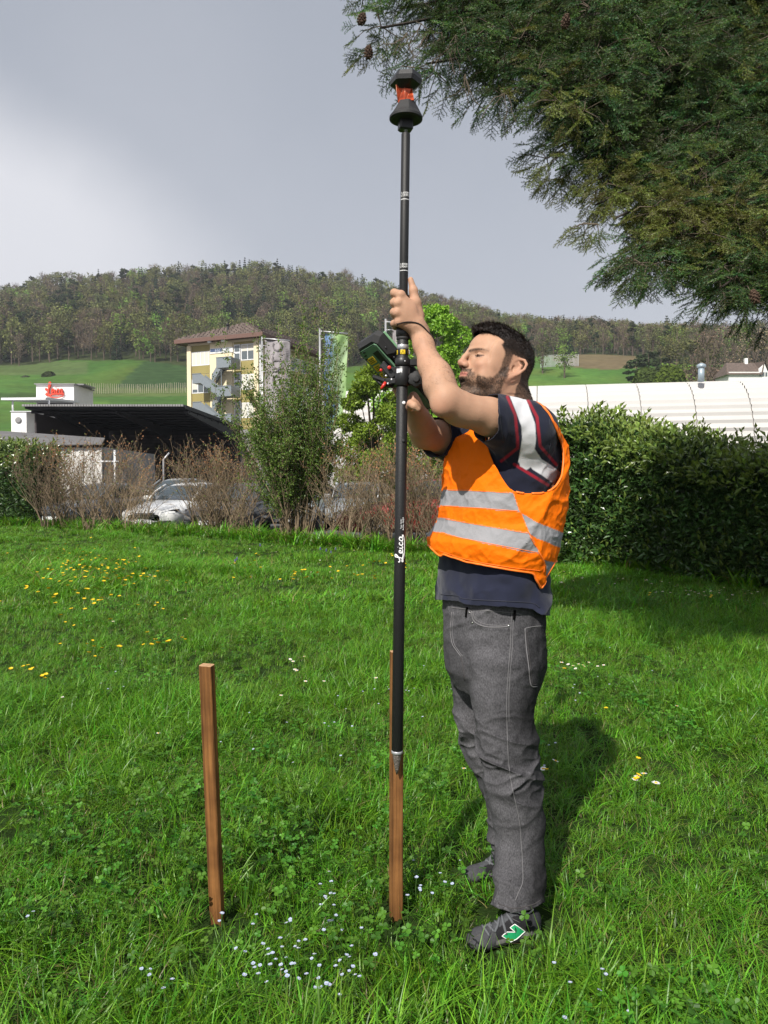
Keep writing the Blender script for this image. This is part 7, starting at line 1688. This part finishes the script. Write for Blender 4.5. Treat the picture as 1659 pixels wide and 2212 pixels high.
# ================================================================ FOREST ON THE HILL
def far_leafset(P, D_, s, cols, r):
    n = len(P); a = r.normal(size=(n,3)); a /= np.linalg.norm(a,axis=1,keepdims=True); b = np.cross(a, D_+r.normal(0,.3,(n,3))); b /= np.linalg.norm(b,axis=1,keepdims=True)+1e-9; s = np.broadcast_to(s,(n,))[:,None]
    V = np.stack([P-a*s, P-b*s*.6, P+a*s, P+b*s*.7],1).reshape(-1,3); i = np.arange(n)*4; return V, np.stack([i,i+1,i+2,i+3],1), np.repeat(cols,4,axis=0)
M_far = mat('far_leaves', attr='Col', rough=.8, spec=.1, rnd=.28, hue=.02, trans=.15); M_farbark = mat('far_bark', (.10,.075,.055), .95)
def far_tree(kind, seed, h=18.0, n=620):
    r = np.random.default_rng(seed); V = []; F = []; C = []; b = 0; mb = MB()
    if kind in ('spruce',):
        mb.tube([(0,0,0),(0,0,h*.95)], [.28,.04], 5, cap=False); t = 1-r.random(n)**.62*.93; rad = (1-t)*h*.17+.12; ang = r.random(n)*6.283; lay = np.floor(t*17)/17; q = .25+.75*r.random(n)**.5; P = np.stack([rad*q*np.cos(ang), rad*q*np.sin(ang), lay*h-(q*rad*.35)+.4*r.random(n)],1); D_ = np.stack([np.cos(ang),np.sin(ang),-.3+0*ang],1); s = .50*(.6+.8*r.random(n))*(1.15-.6*t); col = A((.026,.044,.020))*(.6+.9*r.random((n,1)))
    elif kind == 'pine':
        mb.tube([(0,0,0),(.2,0,h*.5),(.0,.1,h*.93)], [.30,.22,.06], 5, cap=False); k = 11; cz = r.uniform(.42,1.0,k)*h; cr = (1.15-cz/h)*h*.24+.6; ca = r.random(k)*6.28; cc = np.stack([cr*np.cos(ca)*.8,cr*np.sin(ca)*.8,cz-.5],1); j = r.integers(0,k,n); d = r.normal(size=(n,3)); d /= np.linalg.norm(d,axis=1,keepdims=True); P = cc[j]+d*A((1.5,1.5,.7))*(.5+.5*r.random((n,1))); D_ = d; s = .42*(.6+.8*r.random(n)); col = A((.035,.050,.020))*(.6+.9*r.random((n,1)))
    else:
        th = h*.22; mb.tube([(0,0,0),(.1,.1,h*.4),(0,.2,h*.8)], [.30,.2,.05], 5, cap=False)
        k = 13; cz = r.uniform(.30,.93,k)*h; prof = np.sin(np.clip((cz/h-.22)/.78,0,1)*math.pi*.85+.25)**.7; ca = np.arange(k)*2.4+r.random(k); cr = prof*h*.24*r.uniform(.3,1,k); cc = np.stack([cr*np.cos(ca),cr*np.sin(ca),cz],1)
        for c in cc: mb.tube([(0,0,c[2]*.5),tuple(c*A((.5,.5,.85))),tuple(c+A((0,0,.4)))], [.14,.09,.03], 3, cap=False)
        if kind == 'bare':
            for c in cc:
                for q in range(12): d = r.normal(size=3); d[2] = abs(d[2])+.5; d /= np.linalg.norm(d); mb.tube([tuple(c*.92), tuple(c*.96+d*1.1), tuple(c+d*2.2+r.normal(0,.2,3))], [.06,.04,.015], 3, cap=False)
        j = r.integers(0,k,n); d = r.normal(size=(n,3)); d /= np.linalg.norm(d,axis=1,keepdims=True); rad = h*.115*r.uniform(.8,1.25,k)[j][:,None]; P = cc[j]+d*rad*(.45+.6*r.random((n,1))); D_ = d; s = .36*(.6+.8*r.random(n)) if kind != 'bare' else .24*(.6+.8*r.random(n))
        base = {'bud': (.16,.165,.055), 'green': (.15,.23,.045), 'bare': (.20,.145,.10), 'olive': (.12,.13,.05)}[kind]; col = A(base)*(.6+.8*r.random((n,1)))
    v, f, c = far_leafset(P, D_, s, col, r); tv = A(mb.v); tf = mb.f; q4 = [x for x in tf if len(x) == 4]; b = len(v)
    V = np.concatenate([v, tv]); F = np.concatenate([f, A(q4).astype(int)+b]); C = np.concatenate([c, np.tile(A((.10,.075,.055)),(len(tv),1))]); idx = np.concatenate([np.zeros(len(f)), np.ones(len(q4))])
    return mesh_np('tree', V, F, [M_far, M_farbark], idx, smooth=False, colors=C)
def forest():
    kinds = ['spruce','spruce','pine','bud','bud','bare','bare','green','olive','olive']; protos = [far_tree(k, 900+i, 18, 680 if k != 'bare' else 420) for i, k in enumerate(kinds)]
    r = np.random.default_rng(12); P = []; S = []; Ro = []; K = []
    rows = list(np.arange(262, 300, 6.0))+list(np.arange(300, 452, 6.5))+[455,461,468]
    for Y in rows:
        step = 5.6*FD/Y; bx = -500+r.random()*step
        while bx < 2250:
            dx = bx+r.normal(0,step*.25); y = Y+r.normal(0,1.8); bx += step*r.uniform(.75,1.35); x = (dx-CX)/FD*y
            lim = np.interp(dx, [-500,0,150,400,700,900,1000,1160,1380,1420,2300], [272,268,272,264,262,275,300,308,306,262,262])
            if y < lim: continue
            if Y > 452 and r.random() < .35: continue
            z = float(terrain_z(A([x]), A([y]))[0])-.4; f = (y-260)/195; n1 = float(vnoise(A([[x/38., y/45., 3.]]))[0]); n2 = float(vnoise(A([[x/22., y/26., 8.]]))[0]); right = np.clip((dx-1000)/350,0,1)
            wc = (.06+.70*np.clip(f,0,1)+.6*n1)*(1-.70*right); wb = .34+.35*n2+.30*right; wg = .42-.22*f; wo = .5
            w = np.clip([wc*.55,wc*.5,wc*.55,wo*.55,wo*.5,wb*.55,wb*.5,wg*.6,wo*.5,wo*.4],.01,None); w /= w.sum(); k = int(r.choice(10, p=w)); s = r.uniform(.62,1.02)*(1.12 if k < 3 else 1.0)*np.interp(dx,[-500,900,1100,2300],[1,1,.82,.82])*(1-.12*(1-f))
            if k < 2: s *= 1.05
            P.append((x,y,z)); S.append(s*(1.12 if 2 < k else 1.0)); Ro.append((0,0,r.random()*6.28)); K.append(k)
    scatter('forest', protos, P, S, Ro, K, 'mixed spring forest of dark conifers, bare brown and budding trees covering the hill', 'forest')
    return protos, kinds
FP, FK = forest()
def single(kind, dx, top, row, Y, label, wide=1.0):
    cand = [i for i, k in enumerate(FK) if k == kind]; me = FP[random.choice(cand)]; x = (dx-CX)/FD*Y; z = float(terrain_z(A([x]), A([Y]))[0])-.3; h = CAM_H+(1050-top)/FD*Y-z
    t = empty({'spruce':'spruce_tree','pine':'pine_tree','bare':'bare_tree'}.get(kind,'broadleaf_tree'), (x,Y,z), label, 'tree', None, random.random()*6.28); s = h/18.0; t.scale = (s*wide, s*wide, s); o = link('crown_and_trunk', me, t); o.name = 'crown'
for a in (('spruce',1435,682,745,350,'lone dark conifer standing above the ridge on the right',1.7),('spruce',1633,712,760,330,'dark conifer on the ridge at the right edge',1.6),('green',1217,738,778,240,'pale green tree with round crown right of the man\'s head',1.2),('olive',1170,735,780,250,'olive tree directly behind the man\'s head',1.1),
    ('pine',1372,765,815,205,'dark pine at the right end of the brown field',1.5),('pine',1398,758,820,200,'dark bushy pine above the two round bushes',1.6),('pine',1425,770,820,195,'dark pine behind the round green bush',1.3),('olive',1489,732,815,190,'large olive-green tree above the curved hall',1.5),('olive',1450,745,820,205,'olive tree left of the large olive-green one',1.4),
    ('bare',1540,708,815,215,'bare brown tree right of the large olive tree',1.4),('bare',1580,705,815,225,'bare brown tree above the distant house',1.4),('bare',1625,712,815,215,'bare brown tree at the right edge behind the house',1.4),('bare',1525,720,815,180,'bare brown tree left of the roof vent',1.2),('bare',1655,720,815,200,'bare tree at the far right edge of the wood',1.4),
    ('green',1463,772,822,170,'bright green bush-like tree under the olive tree',1.3),('bare',1510,790,825,160,'low brown thicket left of the distant house',1.8),('bare',1540,795,825,158,'low brown thicket touching the distant house',1.8)): single(*a)
def bush(dx, top, bot, w, Y, cols, label, seed):
    x = (dx-CX)/FD*Y; z = CAM_H+(1050-bot)/FD*Y-1.5; h = (bot-top)/FD*Y; rn = np.random.default_rng(seed); t = empty('round_bush', (x,Y,z), label, 'bush', None); n = 2600; d = rn.normal(size=(n,3)); d[:,2] = np.abs(d[:,2])*1.0-.2; d /= np.linalg.norm(d,axis=1,keepdims=True); rr = (.8+.2*rn.random((n,1)))*(1+.10*vnoise(d,2.3,seed)[:,None]); P = d*rr*A((w/FD*Y/2, w/FD*Y/2, h*.98))+A((0,0,1.4)); u = rn.random((n,1)); col = A(cols)*(.65+.7*u)
    V, F, C = far_leafset(P, d, .34*(.6+.8*rn.random(n)), col, rn); o = link('foliage', mesh_np('foliage', V, F, [M_far], smooth=False, colors=C), t); o['kind'] = 'stuff'; mb = MB(); mb.tube([(0,0,-2),(0,0,2.2)], .25, 6); mb.build('trunk', M_farbark, t)
bush(1392,795,825,52,150,(.070,.105,.026),'round olive-green bush left of the brighter one','12'and 31)
bush(1443,790,825,64,145,(.095,.16,.025),'round bright green bush above the curved hall roof',32)
bush(112+0,0+795,835,55,230,(.06,.10,.03),'dark round bush on the left meadow below the forest',33) if False else None
bush(110,803,822,34,245,(.045,.065,.02),'small dark round bush on the left meadow below the wood',34)
bush(60,812,824,26,245,(.09,.10,.06),'small greyish bush left of the dark one on the meadow',35)
# vineyard stakes and fence posts far away
def vine_posts():
    mb = MB(); r = random.Random(4)
    for row in (845,849,853):
        for k in range(60):
            dx = 190+k*4.6+r.random(); Y = np.interp(row,[845,853],[222,212]); x = (dx-CX)/FD*Y; z = float(terrain_z(A([x]),A([Y]))[0]); mb.cbox((x,Y,z+.7),(.12,.12,1.5+r.random()*.3))
    tag(mb.build('vineyard_stakes', mat('pale_vine_stake', (.30,.27,.20), .9)), 'rows of pale wooden stakes across the vineyard', 'stakes', kind='stuff')
    mb = MB()
    for k in range(32):
        dx = 1166+k*2.6; Y = 262; x = (dx-CX)/FD*Y; z = float(terrain_z(A([x]),A([Y]))[0]); mb.cbox((x,Y,z+2.0),(.16,.12,4.2))
    tag(mb.build('net_posts', mat('pale_net_post', (.42,.43,.44), .8)), 'pale orchard net posts in a row beside the man\'s head', 'posts', kind='stuff')
vine_posts()

# ================================================================ DOUGLAS FIR OVERHEAD
M_needle = mat('fir_needle', attr='Col', rough=.45, spec=.4, rnd=.45, hue=.025, trans=.22, tcol=(1.3,1.2,.5)); M_fbark = mat('fir_bark', (.040,.032,.026), .95, var=.4, vscale=12, bump=.7, bscale=60)
def fir_spray(seed, n_side=9, ln=.26):
    r = random.Random(seed); rn = np.random.default_rng(seed); mb = MB(); ax = [((0,0,0),(0,0,1),ln)]
    tw = [(Vector((0,0,0)), Vector((0,.0,1)), ln)]
    for k in range(n_side):
        t = .12+.75*(k+.5)/n_side; s = 1 if k%2 else -1; d = Vector((s*(.75+.1*r.random()), r.gauss(0,.16), .65)).normalized(); tw.append((Vector((0,0,t*ln)), d, ln*(.62-.42*t)*r.uniform(.8,1.15)))
    P = []; D_ = []; L = []; Y = []
    for b, d, l in tw:
        mb.tube([b, b+d*l], [.0026,.0010], 3, cap=False); m = int(l/.0046); side = d.cross(Vector((0,1,0))).normalized(); up = side.cross(d)
        for i in range(m):
            f = i/m; a = r.random()*6.283; rad = side*math.cos(a)+up*math.sin(a)*.75; P.append(b+d*l*f); D_.append(rad+d*.75); L.append(.024*r.uniform(.75,1.15)*(1-.35*f)); Y.append(f)
    P = A(P); D_ = A(D_); D_ /= np.linalg.norm(D_,axis=1,keepdims=True); L = A(L)[:,None]; n = len(P); s = np.cross(D_, rn.normal(size=(n,3))); s /= np.linalg.norm(s,axis=1,keepdims=True); w = .0034
    V = np.stack([P-s*w*.6, P+s*w*.6, P+D_*L+s*w*.35, P+D_*L-s*w*.35],1).reshape(-1,3); i = np.arange(n)*4; yel = np.clip(A(Y)-.3,0,1)[:,None]*rn.random((n,1)); age = (seed%4 == 0)
    col = (A((.046,.105,.028))*(1-yel)+A((.24,.34,.05))*yel)*(.7+.6*rn.random((n,1)))
    if seed%5 == 0: col = col*.45+A((.26,.25,.05))*.5  # yellow-olive sprays: sunlit patches painted into the needle colour
    if seed in (62,66): col = col*A((.6,.85,1.1))
    C = np.repeat(col,4,axis=0); tv = A(mb.v); q = A([f for f in mb.f]).astype(int)+len(V)
    V2 = np.concatenate([V,tv]); F = np.concatenate([np.stack([i,i+1,i+2,i+3],1), q]); C = np.concatenate([C, np.tile(A((.09,.07,.04)),(len(tv),1))])
    return mesh_np('fir_spray', V2, F, [M_needle], smooth=False, colors=C)
def fir():
    r = random.Random(41); rn = np.random.default_rng(41); T = Vector((7.0, 8.6, -.1)); t = empty('fir_tree', T, 'tall fir whose dark drooping boughs hang into the upper right', 'tree')
    mb = MB(); mb.tube([(0,0,0),(0,0,3),(.05,0,8),(0,.05,14)], [.42,.36,.28,.12], 14); mb.build('trunk', M_fbark, t)
    P = []; Ro = []; S = []; K = []
    def put(p, d, s=1.0, k=None):
        d = Vector(d).normalized(); qd = d.to_track_quat('Z','Y'); tw_ = Matrix.Rotation(r.uniform(-.7,.7),4,'Z'); e = (qd.to_matrix().to_4x4() @ tw_).to_euler(); P.append(tuple(p-T)); Ro.append(tuple(e)); S.append(s*r.uniform(.6,1.0)); nn_ = float(vnoise(A([tuple(p*1.1)]))[0])+r.gauss(0,.25); K.append((0,5)[r.random()<.5] if nn_ > .58 else r.choice((1,2,3,4,6,7)))
    bare_mb = MB()
    tips = []
    # (photo column, row, distance) of bough ends, and how long the hanging, leafy part is
    E = [(812,0,4.6,.5),(822,72,4.4,.6),(865,30,4.6,.6),(935,45,4.5,.7),(920,150,4.3,.4),(985,50,4.8,.9),(1008,120,4.3,.9),(1060,165,4.4,.8),(1090,215,4.2,.7),(1120,150,4.6,1.0),(1150,90,5,1.1),(1180,210,4.3,.9),(1188,255,4.2,.8),(1200,380,4.4,.9),(1205,330,4.5,1.0),(1235,425,4.4,.9),(1215,280,4.8,1.0),(1260,465,4.2,.9),(1300,495,4.1,.8),(1310,440,4.6,1.1),(1345,590,3.9,.7),(1350,625,3.9,.6),(1385,560,4.2,.9),(1420,600,4.1,.7),(1400,500,4.5,1.1),(1440,520,4.6,1.0),(1455,570,4.2,.7),(1490,540,4.8,1.0),(1535,645,4.0,.8),(1560,670,3.9,.7),(1600,685,4.0,.8),(1610,640,4.4,1.0),(1650,675,4.1,.8),(1500,600,4.6,.9),(1560,580,4.8,1.0),(1620,560,5.0,1.1),(1690,640,4.3,.9),
         (1250,120,5.2,1.2),(1320,200,5.4,1.3),(1290,320,5.2,1.2),(1380,300,5.4,1.3),(1380,400,5.0,1.2),(1450,420,5.2,1.2),(1450,250,5.6,1.3),(1530,330,5.6,1.3),(1530,450,5.2,1.2),(1600,430,5.4,1.2),(1620,300,5.8,1.3),(1350,60,5.6,1.3),(1450,110,5.8,1.3),(1540,180,5.8,1.4),(1620,130,6,1.4),(1200,20,5.2,1.1),(1100,20,5.0,1.0),(1040,-10,5,.9),(960,-30,4.8,.6),(890,-50,4.8,.5),(1680,420,5.4,1.2),(1700,250,5.8,1.3),(1720,540,5.0,1.1),(1300,-40,5.6,1.2),(1420,0,6,1.3),(1560,40,6,1.4),(1660,30,6.2,1.4)]
    # inner boughs
    for k in range(22):
        dx_ = r.uniform(1150,1720); row_ = r.uniform(-80, np.interp(dx_,[1150,1230,1330,1450,1720],[120,300,400,430,500])); E.append((dx_, row_, r.uniform(4.9,6.4), 1.25))
    # more boughs of the same tree beyond the frame on the right and above
    for k in range(26): E.append((r.uniform(1720,2300), r.uniform(-300,380), r.uniform(4.6,7.5), 1.3))
    for k in range(6): E.append((r.uniform(1500,1900), r.uniform(-420,-60), r.uniform(5,7), 1.3))
    bl = []
    for (dx, row, Y, hang) in E:
        dx += 26 if (row > 400 and dx < 1500) else 0
        row -= 12+(10 if row > 400 else 0)+(28 if row > 500 else 0)
        Y = Y*.93; tip = Vector(W(dx, row, Y)); zt = tip.z+hang*1.1+.5+.22*(T.x-tip.x); s = T+Vector((0,0,min(max(zt,3.6),12.5))); m1 = s.lerp(tip, .45)+Vector((0,0,.35)); m2 = s.lerp(tip, .8)+Vector((0,0,.25))
        bough = [Vector(v) for v in smooth_curve([tuple(s),tuple(m1),tuple(m2),tuple(tip)], 10)]; n = len(bough); L = sum((b-a).length for a,b in zip(bough[:-1],bough[1:]))
        mb = MB(); mb.tube([b-T for b in bough], [.020*(1-.93*i/n)*(L/6)+.003 for i in range(n)], 6); mb.build('branch', M_fbark, t)
        # clumps of short needle sprays round the outer part of the bough
        tot = 0; used = hang*1.6+.25; i = n-1; nxt_ = 0
        while i > 0 and tot < used:
            a, b = bough[i], bough[i-1]; tot += (a-b).length; i -= 1
            if tot < nxt_: continue
            f = tot/used; nxt_ = tot+.13; dd = (a-b).normalized(); R_ = (.13+.20*min(1,f*1.6))*r.uniform(.75,1.25)*(.7+.35*hang)
            cc = a+Vector(rn.normal(0,.05+.05*f,3)); m = int(22*(R_/.25)**1.6)+5
            for q in range(m):
                o = Vector(rn.normal(0,1,3)).normalized(); o.z *= .75; o.z -= .12; rr_ = R_*(.35+.65*r.random()**.6); p = cc+o*rr_; d = (o*.8+dd*.55+Vector((0,0,-.35))+Vector(rn.normal(0,.22,3))); put(p-d.normalized()*.05, d, .62)
                if q % 4 == 0: bare_mb.tube([cc-T, cc+o*rr_*.6+Vector((0,0,.02))-T, p-T], [.0035,.0025,.0012], 3, cap=False)
    # needle-less dead twigs hanging on the left
    for (dx, row, Y) in ((930,60,4.3),(955,70,4.3),(985,75,4.2),(910,50,4.4),(1005,160,4.1),(975,95,4.2),(1090,200,4.1),(880,70,4.3)):
        c0 = Vector(W(dx,row,Y*.93))
        for q in range(5):
            d = Vector((r.gauss(-.2,.5), r.gauss(0,.4), -1)).normalized(); pts = [c0.copy()]; c = c0.copy()
            for z in range(6): d = (d+Vector(rn.normal(0,.22,3))).normalized(); c = c+d*.028; pts.append(c.copy())
            bare_mb.tube([x-T for x in pts], [.0022]*7, 3, cap=False)
    o = bare_mb.build('twigs', mat('fir_twig', (.11,.085,.06), .9), t); o['kind'] = 'stuff'
    print('fir sprays', len(P)); scatter('needles', [fir_spray(60+i) for i in range(8)], P, S, Ro, K, None, None, parent=t)
    # cones
    M_cone = mat('fir_cone', (.075,.042,.025), .8, var=.3, vscale=60)
    for (dx,row,Y) in ((796,112,4.1),(1222,45,4.0),(782,40,4.2),(1630,640,3.7)):
        p = Vector(W(dx,row,Y*.93)); mb = MB(); mb.lathe([(.003,-.038),(.010,-.030),(.016,-.008),(.015,.010),(.010,.026),(.003,.032)], 10)
        for k in range(40): f = k/40; a = k*2.4; rr = .006+.013*math.sin(min(1,f+.08)*3.0); mb.cbox((rr*math.cos(a), rr*math.sin(a), -.034+.066*f), (.012,.010,.004), 0, Matrix.Rotation(a,4,'Z') @ Matrix.Rotation(.6,4,'Y'))
        mb.build('cone', M_cone, t, p-T, (r.uniform(-.3,.3), r.uniform(-.3,.3), 0))
fir()

# ================================================================ HAZE
def haze():
    mb = MB(); mb.box((-900,-40,-1.6),(1300,905,190)); m = bpy.data.materials.new('thin_haze'); m.use_nodes = True; nt = m.node_tree; nt.nodes.clear(); o = nt.nodes.new('ShaderNodeOutputMaterial'); v = nt.nodes.new('ShaderNodeVolumePrincipled'); v.inputs['Color'].default_value = (.86,.90,1,1); v.inputs['Density'].default_value = .00028; v.inputs['Anisotropy'].default_value = .2; nt.links.new(v.outputs[0], o.inputs['Volume'])
    ob = mb.build('haze', m); tag(ob, 'thin pale haze softening the far hill', 'haze', kind='stuff')
haze()
